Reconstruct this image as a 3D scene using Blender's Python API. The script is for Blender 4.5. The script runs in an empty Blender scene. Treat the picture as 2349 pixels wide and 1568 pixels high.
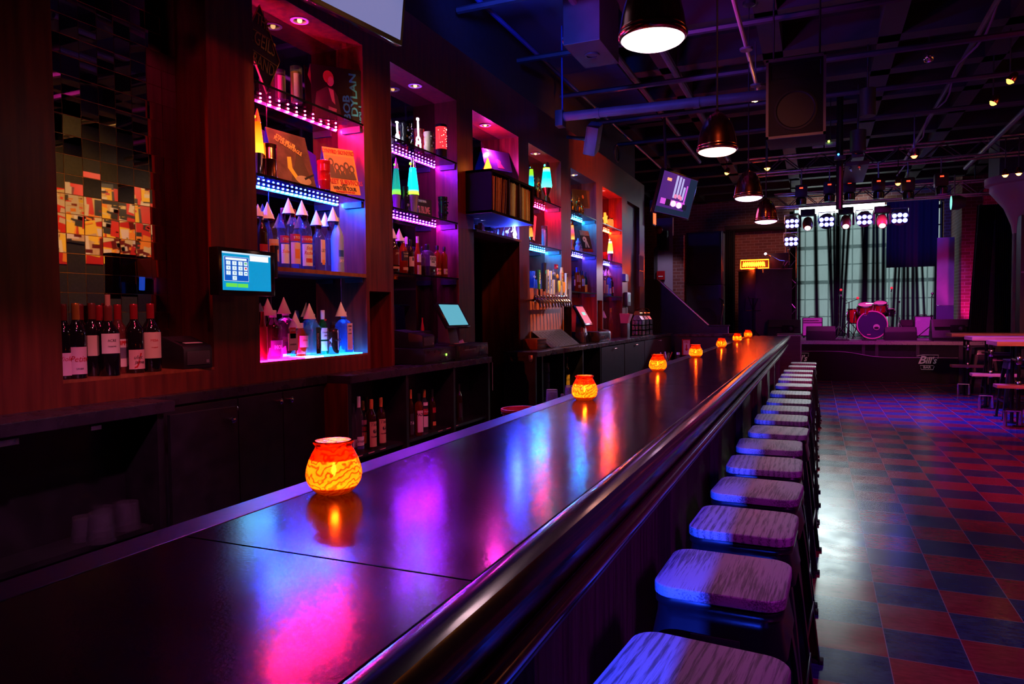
import bpy, bmesh, math, random
from mathutils import Vector as V, Matrix as M4
random.seed(7)
PI=math.pi; R=math.radians
sc=bpy.context.scene; COL=sc.collection
# ------------------------------------------------------------------ camera
FPX=1624.77; CX,CY=1174.5,784.0; YAW,PIT,ROL=-0.4068045,0.0375667,-0.0101306; CH=1.4575
_cy,_sy=math.cos(YAW),math.sin(YAW); _cp,_sp=math.cos(PIT),math.sin(PIT)
FW=V((_sy*_cp,_cy*_cp,-_sp)); _r=V((_cy,-_sy,0)); _u=_r.cross(FW)
_cr,_sr=math.cos(ROL),math.sin(ROL); RT=_cr*_r+_sr*_u; UP=-_sr*_r+_cr*_u
CAM=V((0,0,CH))
def U(px,py,x=None,y=None,z=None):
    d=FW+RT*((px-CX)/FPX)-UP*((py-CY)/FPX)
    t=x/d.x if x is not None else (y/d.y if y is not None else (z-CH)/d.z)
    return CAM+d*t
def S(n,p): return n*((V(p)-CAM).dot(FW))/FPX
cd=bpy.data.cameras.new('camera'); cam=bpy.data.objects.new('camera',cd); COL.objects.link(cam)
cd.sensor_width=36; cd.lens=FPX/2349*36; cd.clip_start=0.02; cd.clip_end=200
cam.matrix_world=M4(((RT.x,UP.x,-FW.x,0),(RT.y,UP.y,-FW.y,0),(RT.z,UP.z,-FW.z,CH),(0,0,0,1)))
sc.camera=cam
sc.view_settings.view_transform='Standard'; sc.view_settings.look='None'
sc.view_settings.exposure=0; sc.view_settings.gamma=1
cy=sc.cycles
cy.max_bounces=5; cy.diffuse_bounces=2; cy.glossy_bounces=3; cy.transmission_bounces=3; cy.transparent_max_bounces=12
cy.use_adaptive_sampling=True; cy.adaptive_threshold=.06; cy.adaptive_min_samples=16
cy.sample_clamp_indirect=2.5; cy.sample_clamp_direct=0; cy.caustics_reflective=False; cy.caustics_refractive=False
cy.use_denoising=True; cy.blur_glossy=0.4
w=bpy.data.worlds.new('world'); sc.world=w; w.use_nodes=True
w.node_tree.nodes['Background'].inputs[0].default_value=(0.25,0.08,0.2,1); w.node_tree.nodes['Background'].inputs[1].default_value=0.002
# ------------------------------------------------------------------ materials
def nm(name):
    m=bpy.data.materials.new(name); m.use_nodes=True
    nt=m.node_tree; return m,nt,nt.nodes['Principled BSDF'],nt.nodes['Material Output']
def mat(name,c=(.5,.5,.5),rough=.5,metal=0,em=None,es=0,spec=.5,coat=0,noise=0,nscale=8,stretch=(1,1,1),c2=None,bump=0,bscale=None,rvar=0,alpha=1):
    m,nt,b,o=nm(name)
    b.inputs['Base Color'].default_value=(*c,1); b.inputs['Roughness'].default_value=rough; b.inputs['Metallic'].default_value=metal
    b.inputs['Specular IOR Level'].default_value=spec; b.inputs['Coat Weight'].default_value=coat; b.inputs['Coat Roughness'].default_value=.08
    if em: b.inputs['Emission Color'].default_value=(*em,1); b.inputs['Emission Strength'].default_value=es
    if alpha<1: b.inputs['Alpha'].default_value=alpha
    if c2 or bump or rvar:
        tc=nt.nodes.new('ShaderNodeTexCoord'); mp=nt.nodes.new('ShaderNodeMapping'); mp.inputs['Scale'].default_value=stretch
        nz=nt.nodes.new('ShaderNodeTexNoise'); nz.inputs['Scale'].default_value=nscale; nz.inputs['Detail'].default_value=5
        nt.links.new(tc.outputs['Object'],mp.inputs[0]); nt.links.new(mp.outputs[0],nz.inputs['Vector'])
        if c2:
            r=nt.nodes.new('ShaderNodeValToRGB'); r.color_ramp.elements[0].position=.35; r.color_ramp.elements[1].position=.68
            r.color_ramp.elements[0].color=(*c,1); r.color_ramp.elements[1].color=(*c2,1)
            nt.links.new(nz.outputs[0],r.inputs[0]); nt.links.new(r.outputs[0],b.inputs['Base Color'])
        if rvar:
            mr=nt.nodes.new('ShaderNodeMapRange'); mr.inputs[3].default_value=max(.02,rough-rvar); mr.inputs[4].default_value=rough+rvar
            nt.links.new(nz.outputs[0],mr.inputs[0]); nt.links.new(mr.outputs[0],b.inputs['Roughness'])
        if bump:
            nb=nz
            if bscale:
                nb=nt.nodes.new('ShaderNodeTexNoise'); nb.inputs['Scale'].default_value=bscale; nb.inputs['Detail'].default_value=3; nt.links.new(mp.outputs[0],nb.inputs['Vector'])
            bp=nt.nodes.new('ShaderNodeBump'); bp.inputs['Strength'].default_value=bump; bp.inputs['Distance'].default_value=.004
            nt.links.new(nb.outputs[0],bp.inputs['Height']); nt.links.new(bp.outputs[0],b.inputs['Normal'])
    return m
def emat(name,c,s): return mat(name,(0,0,0),.5,em=c,es=s)
def thin(name,tint=(1,1,1),gl=.12,rough=.04,diff=0,dcol=(1,1,1),trans=0,edge=.35):
    """thin glass: tinted see-through with facing-dependent reflection, optional diffuse/translucent body"""
    m,nt,b,o=nm(name); nt.nodes.remove(b); N=nt.nodes.new; L=nt.links.new
    tr=N('ShaderNodeBsdfTransparent'); tr.inputs[0].default_value=(*tint,1)
    cur=tr.outputs[0]
    if diff:
        d=N('ShaderNodeBsdfDiffuse'); d.inputs[0].default_value=(*dcol,1); mx=N('ShaderNodeMixShader'); mx.inputs[0].default_value=diff
        L(cur,mx.inputs[1]); L(d.outputs[0],mx.inputs[2]); cur=mx.outputs[0]
    if trans:
        d=N('ShaderNodeBsdfTranslucent'); d.inputs[0].default_value=(*dcol,1); mx=N('ShaderNodeMixShader'); mx.inputs[0].default_value=trans
        L(cur,mx.inputs[1]); L(d.outputs[0],mx.inputs[2]); cur=mx.outputs[0]
    g=N('ShaderNodeBsdfGlossy'); g.inputs['Roughness'].default_value=rough; g.inputs[0].default_value=(1,1,1,1)
    lw=N('ShaderNodeLayerWeight'); lw.inputs[0].default_value=edge
    ma=N('ShaderNodeMath'); ma.operation='MULTIPLY_ADD'; ma.inputs[1].default_value=.6; ma.inputs[2].default_value=gl*.5
    L(lw.outputs['Facing'],ma.inputs[0])
    pw=N('ShaderNodeMath'); pw.operation='POWER'; pw.inputs[1].default_value=1.6; L(ma.outputs[0],pw.inputs[0])
    mx=N('ShaderNodeMixShader'); L(pw.outputs[0],mx.inputs[0]); L(cur,mx.inputs[1]); L(g.outputs[0],mx.inputs[2]); L(mx.outputs[0],o.inputs[0])
    return m
MT={}
def mk(k,*a,**kw):
    MT[k]=mat(k,*a,**kw); return MT[k]
# walls / furniture
def wood(k,c1,c2,rough,scale=3,st=(1,1,.12),coat=.0,bump=.25,spec=.5,rvar=.06):
    return mk(k,c1,rough,c2=c2,nscale=scale,stretch=st,bump=bump,coat=coat,rvar=rvar,spec=spec)
wood('wall wood',(.085,.016,.010),(.19,.038,.018),.36,5,(6,6,.5),bump=.12)
wood('orange wood',(.20,.06,.02),(.36,.12,.045),.35,4,(6,6,.4),bump=.1)
wood('bright wood',(.28,.065,.03),(.40,.11,.055),.38,5,(3,3,3),bump=.1)
mk('black wood',(.010,.009,.012),.35,c2=(.022,.02,.026),nscale=9,bump=.08)
mk('counter black',(.022,.018,.026),.28,c2=(.035,.03,.04),nscale=14,bump=.1,rvar=.08)
mk('void',(.003,.003,.004),.9)
mk('black',(.012,.012,.014),.45)
mk('black gloss',(.010,.010,.012),.15)
mk('black matt',(.009,.008,.010),.8,c2=(.016,.014,.018),nscale=20)
mk('dark grey',(.045,.045,.05),.5)
mk('grey',(.2,.2,.21),.5)
mk('white',(.8,.8,.8),.6)
mk('paper',(.78,.74,.70),.8)
mk('cone paper',(.85,.85,.88),.7)
mk('cream',(.7,.62,.38),.6)
mk('chrome',(.8,.8,.82),.12,1)
mk('steel',(.55,.55,.57),.3,1,bump=.15,nscale=60,rvar=.1)
mk('brass',(.75,.5,.18),.22,1)
mk('gold',(.8,.42,.08),.25,1,bump=.5,nscale=60)
mk('copper',(.85,.28,.13),.18,1,coat=.5,rvar=.04,nscale=4)
mk('red',(.5,.02,.02),.35)
mk('red gloss',(.45,.012,.02),.12,coat=.6)
mk('maroon',(.12,.01,.012),.3)
mk('orange',(.85,.28,.03),.5)
mk('yellow',(.85,.6,.05),.5)
mk('green',(.03,.25,.07),.4)
mk('blue',(.03,.09,.4),.4)
mk('teal',(.02,.32,.36),.5)
mk('pink',(.75,.25,.35),.5)
mk('purple',(.2,.08,.3),.6)
mk('tan',(.48,.34,.2),.7,c2=(.6,.45,.28),nscale=30)
mk('skin',(.5,.22,.1),.6)
mk('brown',(.10,.05,.03),.5)
mk('rubber',(.006,.006,.006),.6)
mk('text dark',(.02,.015,.02),.6)
mk('text red',(.55,.02,.02),.6)
mk('text white',(.85,.85,.85),.6)
mk('text gold',(1,.6,.14),.5)
mk('text teal',(.03,.5,.6),.6)
mk('text green',(.04,.16,.05),.6)
wood('table wood',(.42,.15,.07),(.62,.27,.14),.35,5,(.5,6,6),coat=.2)
wood('podium wood',(.03,.018,.018),(.075,.04,.036),.5,6,(.4,.4,9),bump=.15)
wood('barfront',(.03,.032,.032),(.085,.09,.088),.45,6,(9,9,.5),bump=.3)
mk('rail wood',(.035,.013,.011),.2,c2=(.06,.02,.016),nscale=6,stretch=(4,.3,4),bump=.12,coat=.5,rvar=.05)
mk('mirror',(.72,.72,.76),.015,1)
mk('mirror edge',(.5,.45,.5),.25,1)
mk('niche mirror',(.30,.29,.33),.03,1)
mk('speaker black',(.012,.011,.013),.55,c2=(.02,.018,.022),nscale=60,bump=.3)
mk('grille',(.009,.008,.009),.6,bump=.6,nscale=140)
mk('pipe black',(.02,.018,.02),.32,.6)
mk('pipe paint',(.09,.08,.10),.55,c2=(.12,.11,.13),nscale=6)
mk('duct',(.03,.026,.034),.5,c2=(.045,.04,.05),nscale=5)
mk('ceiling paint',(.022,.018,.024),.75,c2=(.03,.026,.034),nscale=3,bump=.2)
mk('blue ceiling',(.10,.10,.16),.7)
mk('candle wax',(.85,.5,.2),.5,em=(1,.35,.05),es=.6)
MT['flame']=emat('flame',(1,.75,.3),40)
MT['flame orange']=emat('flame orange',(1,.32,.03),9)
MT['glass clear']=thin('glass clear',(.86,.86,.9),.16,.03,.05,(.5,.5,.6))
MT['glass shelf']=thin('glass shelf',(.80,.80,.85),.12,.02,0,edge=.5)
MT['glass green']=thin('glass green',(.12,.5,.2),.16,.03,.1,(.05,.5,.15),.15)
MT['glass teal']=thin('glass teal',(.35,.7,.65),.16,.03,.08,(.2,.6,.5),.1)
MT['glass blue']=thin('glass blue',(.35,.55,.95),.18,.05,.1,(.2,.4,.9),.1)
MT['glass amber']=thin('glass amber',(.75,.28,.06),.15,.03,.1,(.8,.25,.04),.25)
MT['glass rose']=thin('glass rose',(.85,.4,.35),.16,.03,.1,(.8,.3,.25),.1)
mk('glass wine',(.008,.006,.008),.08,coat=.4)
mk('glass brown',(.03,.012,.006),.1,coat=.4)
mk('frost blue',(.30,.42,.85),.45)
mk('liquor red',(.5,.02,.03),.3)
MT['plastic cup']=thin('plastic cup',(.8,.8,.85),.25,.12,.12,(.8,.8,.85))
# ------------------------------------------------------------------ mesh building
class MB:
    def __init__(s): s.v=[]; s.f=[]; s.m=[]; s.i=0
    def mat(s,i): s.i=i; return s
    def add(s,vs,fs,T=None):
        o=len(s.v); s.v+=[tuple(T@V(v)) if T is not None else tuple(v) for v in vs]
        s.f+=[tuple(o+k for k in f) for f in fs]; s.m+=[s.i]*len(fs); return s
    def b(s,x0,y0,z0,x1,y1,z1,T=None):
        x0,x1=sorted((x0,x1)); y0,y1=sorted((y0,y1)); z0,z1=sorted((z0,z1))
        return s.add([(x,y,z) for z in (z0,z1) for x,y in ((x0,y0),(x1,y0),(x1,y1),(x0,y1))],
            [(3,2,1,0),(4,5,6,7),(0,1,5,4),(1,2,6,5),(2,3,7,6),(3,0,4,7)],T)
    def c(s,x,y,z,sx,sy,sz,T=None): return s.b(x-sx/2,y-sy/2,z-sz/2,x+sx/2,y+sy/2,z+sz/2,T)
    def rb(s,x,y,z,sx,sy,sz,r,n=4,T=None):   # box with rounded plan, base centre x,y,z
        return s.prism(rrect(sx,sy,r,n),z,z+sz,T=(T or M4())@M4.Translation((x,y,0)))
    def prism(s,p,z0,z1,T=None,sc1=1):
        n=len(p); vs=[(x,y,z0) for x,y in p]+[(x*sc1,y*sc1,z1) for x,y in p]
        return s.add(vs,[tuple(range(n-1,-1,-1)),tuple(range(n,2*n))]+[(i,(i+1)%n,n+(i+1)%n,n+i) for i in range(n)],T)
    def extY(s,p,y0,y1):  # polygon in x,z
        n=len(p); vs=[(x,y0,z) for x,z in p]+[(x,y1,z) for x,z in p]
        return s.add(vs,[tuple(range(n)),tuple(range(2*n-1,n-1,-1))]+[(i,n+i,n+(i+1)%n,(i+1)%n) for i in range(n)])
    def loft(s,secs,T=None,n=3):   # rounded-square sections (size, z, corner radius[, size y])
        rr=[(rrect(q[0],q[3] if len(q)>3 else q[0],min(q[2],q[0]*.49,(q[3] if len(q)>3 else q[0])*.49),n),q[1]) for q in secs]; k=len(rr[0][0])
        vs=[(x,y,z) for r_,z in rr for x,y in r_]; L=len(rr)
        return s.add(vs,[(j*k+i,j*k+(i+1)%k,(j+1)*k+(i+1)%k,(j+1)*k+i) for j in range(L-1) for i in range(k)]+[tuple(range(k-1,-1,-1)),tuple((L-1)*k+i for i in range(k))],T)
    def lathe(s,pr,n=20,T=None,rot=0,caps=True,ang=2*PI,sx=1,sy=1):
        full=abs(ang-2*PI)<1e-6; k=n if full else n+1; vs=[]; fs=[]
        for r,z in pr: vs+=[(r*sx*math.cos(rot+ang*i/n),r*sy*math.sin(rot+ang*i/n),z) for i in range(k)]
        for j in range(len(pr)-1):
            for i in range(n):
                a=j*k+i; c=j*k+(i+1)%k; fs.append((a,c,c+k,a+k))
        if caps and full:
            if pr[0][0]>1e-4: fs.append(tuple(range(k-1,-1,-1)))
            if pr[-1][0]>1e-4: fs.append(tuple((len(pr)-1)*k+i for i in range(k)))
        return s.add(vs,fs,T)
    def cyl(s,x,y,z,r,h,n=16,T=None): return s.lathe([(r,0),(r,h)],n,(T or M4())@M4.Translation((x,y,z)))
    def tube(s,ps,r,n=8,closed=False):
        ps=[V(p) for p in ps]; L=len(ps); vs=[]; fs=[]; pu=None
        for i,p in enumerate(ps):
            a=ps[i-1] if (i>0 or closed) else p; c=ps[(i+1)%L] if (i<L-1 or closed) else p
            t=(c-a); t=t.normalized() if t.length>1e-9 else V((0,0,1))
            if pu is None: pu=t.orthogonal().normalized()
            pu=(pu-t*pu.dot(t)); pu=pu.normalized() if pu.length>1e-6 else t.orthogonal().normalized()
            q=t.cross(pu); rr=r[i] if isinstance(r,(list,tuple)) else r
            vs+=[p+rr*(pu*math.cos(2*PI*k/n)+q*math.sin(2*PI*k/n)) for k in range(n)]
        for i in range(L if closed else L-1):
            for k in range(n):
                a=i*n+k; c=i*n+(k+1)%n; j=((i+1)%L)*n; fs.append((a,c,j+(k+1)%n,j+k))
        if not closed: fs+=[tuple(range(n-1,-1,-1)),tuple((L-1)*n+k for k in range(n))]
        return s.add(vs,fs)
    def sph(s,x,y,z,r,n=14,m=9,sx=1,sy=1,sz=1,T=None):
        return s.lathe([(r*math.sin(PI*j/m),-r*math.cos(PI*j/m)*sz) for j in range(m+1)],n,(T or M4())@M4.Translation((x,y,z)),sx=sx,sy=sy,caps=False)
    def quad(s,a,b,c,d): return s.add([a,b,c,d],[(0,1,2,3)])
    def build(s,name,mats,parent=None,bev=0,seg=2,smooth=35,T=None,keep=False):
        me=bpy.data.meshes.new(name); me.from_pydata(s.v,[],s.f)
        ms=mats if isinstance(mats,(list,tuple)) else [mats]
        for m in ms: me.materials.append(MT[m] if isinstance(m,str) else m)
        for p,i in zip(me.polygons,s.m): p.material_index=i
        bm=bmesh.new(); bm.from_mesh(me)
        if not keep: bmesh.ops.recalc_face_normals(bm,faces=bm.faces)
        if bev:
            ed=[e for e in bm.edges if len(e.link_faces)==2 and e.calc_face_angle(0)>R(40)]
            bmesh.ops.bevel(bm,geom=ed,offset=bev,segments=seg,affect='EDGES',profile=.6,clamp_overlap=True)
        bm.to_mesh(me); bm.free()
        if smooth:
            me.polygons.foreach_set('use_smooth',[True]*len(me.polygons)); me.set_sharp_from_angle(angle=R(smooth))
        if T is not None: me.transform(T)
        o=bpy.data.objects.new(name,me); COL.objects.link(o)
        if parent: o.parent=parent
        return o
def rrect(sx,sy,r,n=4):
    p=[]
    for cx_,cy_,a in ((sx/2-r,sy/2-r,0),(-sx/2+r,sy/2-r,90),(-sx/2+r,-sy/2+r,180),(sx/2-r,-sy/2+r,270)):
        p+=[(cx_+r*math.cos(R(a+90*i/n)),cy_+r*math.sin(R(a+90*i/n))) for i in range(n+1)]
    return p
def frame(right,up,o):   # matrix whose local x,y,z = right, up, normal
    r=V(right).normalized(); u=V(up); u=(u-r*u.dot(r)).normalized(); n=r.cross(u); o=V(o)
    return M4(((r.x,u.x,n.x,o.x),(r.y,u.y,n.y,o.y),(r.z,u.z,n.z,o.z),(0,0,0,1)))
WX=lambda o: frame((0,1,0),(0,0,1),o)    # faces +X (wall seen from the aisle)
FY=lambda o: frame((1,0,0),(0,0,1),o)    # faces -Y (seen from the bar towards the stage)
def tag(o,label,cat,group=None,kind=None):
    if label: o['label']=label
    if cat: o['category']=cat
    if group: o['group']=group
    if kind: o['kind']=kind
    return o
def thing(name,loc,label,cat,group=None,rz=0):
    o=bpy.data.objects.new(name,None); COL.objects.link(o); o.empty_display_size=.05
    o.location=loc; o.rotation_euler=(0,0,rz); return tag(o,label,cat,group)
def struct(o): o['kind']='structure'; return o
def copy_tree(o,parent=None):
    c=o.copy(); COL.objects.link(c); c.parent=parent
    for ch in list(o.children): copy_tree(ch,c)
    return c
def txt(s,size,m,parent,T,sx=1,bold=0,shear=0,ext=.0006,name='lettering',bend=None,align='CENTER',sp=1):
    cu=bpy.data.curves.new(name,'FONT'); cu.body=s; cu.size=size; cu.offset=bold; cu.shear=shear; cu.extrude=ext
    cu.align_x=align; cu.align_y='CENTER'; cu.resolution_u=2; cu.space_character=sp
    to=bpy.data.objects.new('t',cu); COL.objects.link(to)
    dg=bpy.context.evaluated_depsgraph_get()
    me=bpy.data.meshes.new_from_object(to.evaluated_get(dg)); bpy.data.objects.remove(to); bpy.data.curves.remove(cu)
    me.name=name; me.transform(M4.Diagonal((sx,1,1,1)))
    if bend:
        for v in me.vertices:
            a=v.co.x/bend; rr=bend+v.co.z; v.co=V((rr*math.sin(a),v.co.y,rr*math.cos(a)))
    me.transform(T); me.materials.clear(); me.materials.append(MT[m] if isinstance(m,str) else m)
    o=bpy.data.objects.new(name,me); COL.objects.link(o); o.parent=parent
    return o
ORD=['first','second','third','fourth','fifth','sixth','seventh','eighth','ninth','tenth','eleventh','twelfth','thirteenth','fourteenth','fifteenth','sixteenth','seventeenth','eighteenth','nineteenth','twentieth']
def lamp(name,kind,loc,col,power,size=.1,target=None,angle=60,blend=.3,size_y=None):
    l=bpy.data.lights.new(name,kind); l.color=col; l.energy=power
    if kind=='AREA':
        l.size=size
        if size_y: l.shape='RECTANGLE'; l.size_y=size_y
    else: l.shadow_soft_size=size
    if kind=='SPOT': l.spot_size=R(angle); l.spot_blend=blend
    o=bpy.data.objects.new(name,l); COL.objects.link(o); o.location=loc
    if target is not None: o.rotation_euler=(V(target)-V(loc)).to_track_quat('-Z','Y').to_euler()
    return o
# ------------------------------------------------------------------ room shell
XW,XB=-2.6,-2.8; TOPZ=3.14; CT=1.13; BT=1.07; SILL=1.23; SZ=.84
TILE=.3048; TX=.2859; TY=3.3203
def tilefloor():
    m,nt,b,o=nm('checker vinyl tile'); N=nt.nodes.new; L=nt.links.new
    tc=N('ShaderNodeTexCoord'); mp=N('ShaderNodeMapping'); L(tc.outputs['Object'],mp.inputs[0])
    mp.inputs['Scale'].default_value=(1/TILE,1/TILE,1); mp.inputs['Location'].default_value=(-TX/TILE+40,-TY/TILE+40,.5)
    ck=N('ShaderNodeTexChecker'); ck.inputs['Scale'].default_value=1; L(mp.outputs[0],ck.inputs[0])
    nz=N('ShaderNodeTexNoise'); nz.inputs['Scale'].default_value=14; nz.inputs['Detail'].default_value=8; nz.inputs['Roughness'].default_value=.7
    mp2=N('ShaderNodeMapping'); mp2.inputs['Scale'].default_value=(1,3.2,1); L(tc.outputs['Object'],mp2.inputs[0]); L(mp2.outputs[0],nz.inputs['Vector'])
    a=N('ShaderNodeValToRGB'); a.color_ramp.elements[0].color=(.13,.006,.018,1); a.color_ramp.elements[1].color=(.34,.03,.055,1)
    c=N('ShaderNodeValToRGB'); c.color_ramp.elements[0].color=(.008,.02,.06,1); c.color_ramp.elements[1].color=(.035,.085,.17,1)
    for r in (a,c): r.color_ramp.elements[0].position=.3; r.color_ramp.elements[1].position=.72; L(nz.outputs[0],r.inputs[0])
    mx=N('ShaderNodeMix'); mx.data_type='RGBA'; L(ck.outputs['Fac'],mx.inputs[0]); L(c.outputs[0],mx.inputs[6]); L(a.outputs[0],mx.inputs[7])
    br=N('ShaderNodeTexBrick'); br.offset=0; br.inputs['Scale'].default_value=1; br.inputs['Mortar Size'].default_value=.006; br.inputs['Brick Width'].default_value=1; br.inputs['Row Height'].default_value=1
    br.inputs['Mortar Smooth'].default_value=.1
    L(mp.outputs[0],br.inputs['Vector'])
    m2=N('ShaderNodeMix'); m2.data_type='RGBA'; L(br.outputs['Fac'],m2.inputs[0]); L(mx.outputs[2],m2.inputs[6]); m2.inputs[7].default_value=(.30,.24,.30,1)
    L(m2.outputs[2],b.inputs['Base Color'])
    n2=N('ShaderNodeTexNoise'); n2.inputs['Scale'].default_value=5; n2.inputs['Detail'].default_value=7; L(tc.outputs['Object'],n2.inputs['Vector'])
    mr=N('ShaderNodeMapRange'); mr.inputs[1].default_value=.3; mr.inputs[2].default_value=.75; mr.inputs[3].default_value=.17; mr.inputs[4].default_value=.27; L(n2.outputs[0],mr.inputs[0]); L(mr.outputs[0],b.inputs['Roughness'])
    bp=N('ShaderNodeBump'); bp.inputs['Strength'].default_value=.01; bp.inputs['Distance'].default_value=.002; L(nz.outputs[0],bp.inputs['Height']); L(bp.outputs[0],b.inputs['Normal'])
    return m
MT['floor']=tilefloor()
def brick(k,c1,c2,mortar,T=(1,1,1)):
    m,nt,b,o=nm(k); N=nt.nodes.new; L=nt.links.new
    tc=N('ShaderNodeTexCoord'); sp=N('ShaderNodeSeparateXYZ'); L(tc.outputs['Object'],sp.inputs[0]); cb=N('ShaderNodeCombineXYZ')
    ad=N('ShaderNodeMath'); ad.operation='ADD'; L(sp.outputs[0],ad.inputs[0]); L(sp.outputs[1],ad.inputs[1]); L(ad.outputs[0],cb.inputs[0]); L(sp.outputs[2],cb.inputs[1])
    br=N('ShaderNodeTexBrick'); br.inputs['Scale'].default_value=1; br.inputs['Brick Width'].default_value=.21; br.inputs['Row Height'].default_value=.075; br.inputs['Mortar Size'].default_value=.006
    br.inputs['Color1'].default_value=(*c1,1); br.inputs['Color2'].default_value=(*c2,1); br.inputs['Mortar'].default_value=(*mortar,1); L(cb.outputs[0],br.inputs['Vector'])
    L(br.outputs[0],b.inputs['Base Color']); b.inputs['Roughness'].default_value=.7
    bp=N('ShaderNodeBump'); bp.invert=True; bp.inputs['Strength'].default_value=.6; bp.inputs['Distance'].default_value=.01; L(br.outputs['Fac'],bp.inputs['Height']); L(bp.outputs[0],b.inputs['Normal'])
    MT[k]=m
brick('brick',(.16,.045,.035),(.24,.075,.055),(.34,.22,.20))
struct(MB().b(-5,-4,-.1,6,21,0).build('floor','floor',smooth=0))
CZ=4.75
mb=MB().b(-5,-4,CZ,6,21,CZ+.1)
for i in range(20): mb.b(-5,-3.2+1.2*i,CZ-.3,6,-3.2+1.2*i+.22,CZ)
for i in range(9): mb.b(-4.2+1.2*i,-4,CZ-.3,-4.2+1.2*i+.22,21,CZ)
struct(mb.build('ceiling','ceiling paint',smooth=0))
# right wall carries a collage of pasted flyers (seen only in the mirror tiles)
mb=MB().b(5.4,-4,0,5.5,21,CZ)
cl=['red','orange','cream','black','yellow','tan','red','white','maroon','paper']
mb.mat(1).b(5.38,2.5,2.36,5.4,14,3.62)
for i in range(300):
    y=random.uniform(3.2,13.8); z=random.uniform(2.5,3.5); wv=random.uniform(.16,.34); h=wv*random.uniform(.8,1.5); k=random.randrange(2,12)
    T=M4.Translation((5.378-random.random()*.006,y,z))@M4.Rotation(random.uniform(-.25,.25),4,'X')
    mb.mat(k).b(-.001,-wv/2,-h/2,0,wv/2,h/2,T)
    for j in range(3):
        mb.mat(random.randrange(2,12)).c(-.0015,random.uniform(-.3,.3)*wv,random.uniform(-.38,.38)*h,.001,wv*random.uniform(.2,.6),h*random.uniform(.06,.25),T)
struct(mb.build('wall_right',['black matt','red']+cl,smooth=0))
struct(MB().b(-5,-4.1,0,6,-4,CZ).build('wall_rear','black matt',smooth=0))
struct(MB().b(-5.1,-4,0,-5,21,CZ).build('wall_corridor','black matt',smooth=0))
# back-bar wall with niches (left)
NI={'wine':(1.77,2.497),1:(2.797,3.735),2:(4.045,4.985),3:(5.262,6.235),4:(6.487,7.44),5:(7.78,8.80),6:(9.09,10.10)}
mb=MB()
mb.b(-3.0,-3,TOPZ,XW,11.55,3.55)                        # header
ps=[(-3,1.77),(2.497,2.797),(4.985,5.262),(6.235,6.487),(10.10,10.42),(11.2,11.55)]
for a,c in ps: mb.b(XB,a,0,XW,c,TOPZ)
for a,c,zt in ((3.735,4.045,1.62),(7.44,7.78,1.56),(8.80,9.09,1.64)):   # pillars with a tall recess low down
    mb.b(XB,a,zt,XW,c,TOPZ).b(XB,a,0,XW,a+.03,zt).b(XB,c-.035,0,XW,c,zt)
mb.b(XB,10.42,0,-2.66,11.2,TOPZ)
mb.b(-3.0,-3,0,XB-.002,5.262,TOPZ).b(-3.0,6.235,0,XB-.002,11.55,TOPZ).b(-3.0,5.262,2.16,XB-.002,6.235,TOPZ)
for a,c in ((1.77,2.497),(2.797,3.735)): mb.b(XB,a,0,XW,c,SILL-.012)   # solid below the sill
mb.mat(1)
for a,c in ((1.77,2.497),(2.797,3.735)): mb.b(XB,a,SILL-.012,XW,c,SILL)
mb.mat(0)
for a,c in ((4.045,4.985),(7.78,8.8),(9.09,10.1),(6.487,7.44)): mb.b(XB,a,0,XW,c,CT-.05)
struct(mb.build('wall_left',['wall wood','orange wood'],smooth=0))
# passage behind the door opening
struct(MB().b(-4.3,5.0,0,-4.2,8.4,3).b(-4.2,5.0,0,-3.0,5.05,3).b(-4.2,8.3,0,-3.0,8.4,3).build('wall_passage','void',smooth=0))
# upper dark wall above the header
struct(MB().b(-3.05,-3,3.55,-2.98,12.5,CZ).build('wall_upper','black matt',smooth=0))
# mirrored niche backs
nn={1:'behind the cone-topped liquor bottles',2:'behind the two tall blue lava lamps',3:'above the record box',4:'behind the beer tap handles',5:'behind the framed picture and tilted red screen',6:'behind the glowing orange star'}
for k,t in nn.items():
    a,c=NI[k]; z0={1:SILL,2:CT,3:2.2,4:1.6,5:CT,6:CT}[k]
    o=MB().b(XB-.001,a+.002,z0,XB+.004,c-.002,TOPZ-.002).mat(1).b(XB+.004,a+.30,z0,XB+.006,a+.305,TOPZ-.002).build('wall_mirror',['niche mirror','mirror edge'],smooth=0)
    tag(o,'dark mirrored niche back '+t,'mirror','mirrored niche backs')
# mirror tiles of the wine niche
mb=MB(); p=.0797
for i in range(9):
    for j in range(25):
        y=1.77+i*p+.004; z=SILL+.02+j*p; 
        if z+p>TOPZ: continue
        T=M4.Translation((XB+.006,y+p/2,z+p/2))@M4.Rotation(random.gauss(0,.012),4,'Z')@M4.Rotation(random.gauss(0,.014),4,'Y')
        mb.mat(0).c(0,0,0,.004,p-.003,p-.003,T)
mb.mat(1).b(XB,1.772,SILL,XB+.004,2.495,TOPZ-.002)
tag(mb.build('mirror_tile_panel',['mirror','brass'],smooth=0),'grid of small square mirror tiles behind the wine bottles','mirror')
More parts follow.
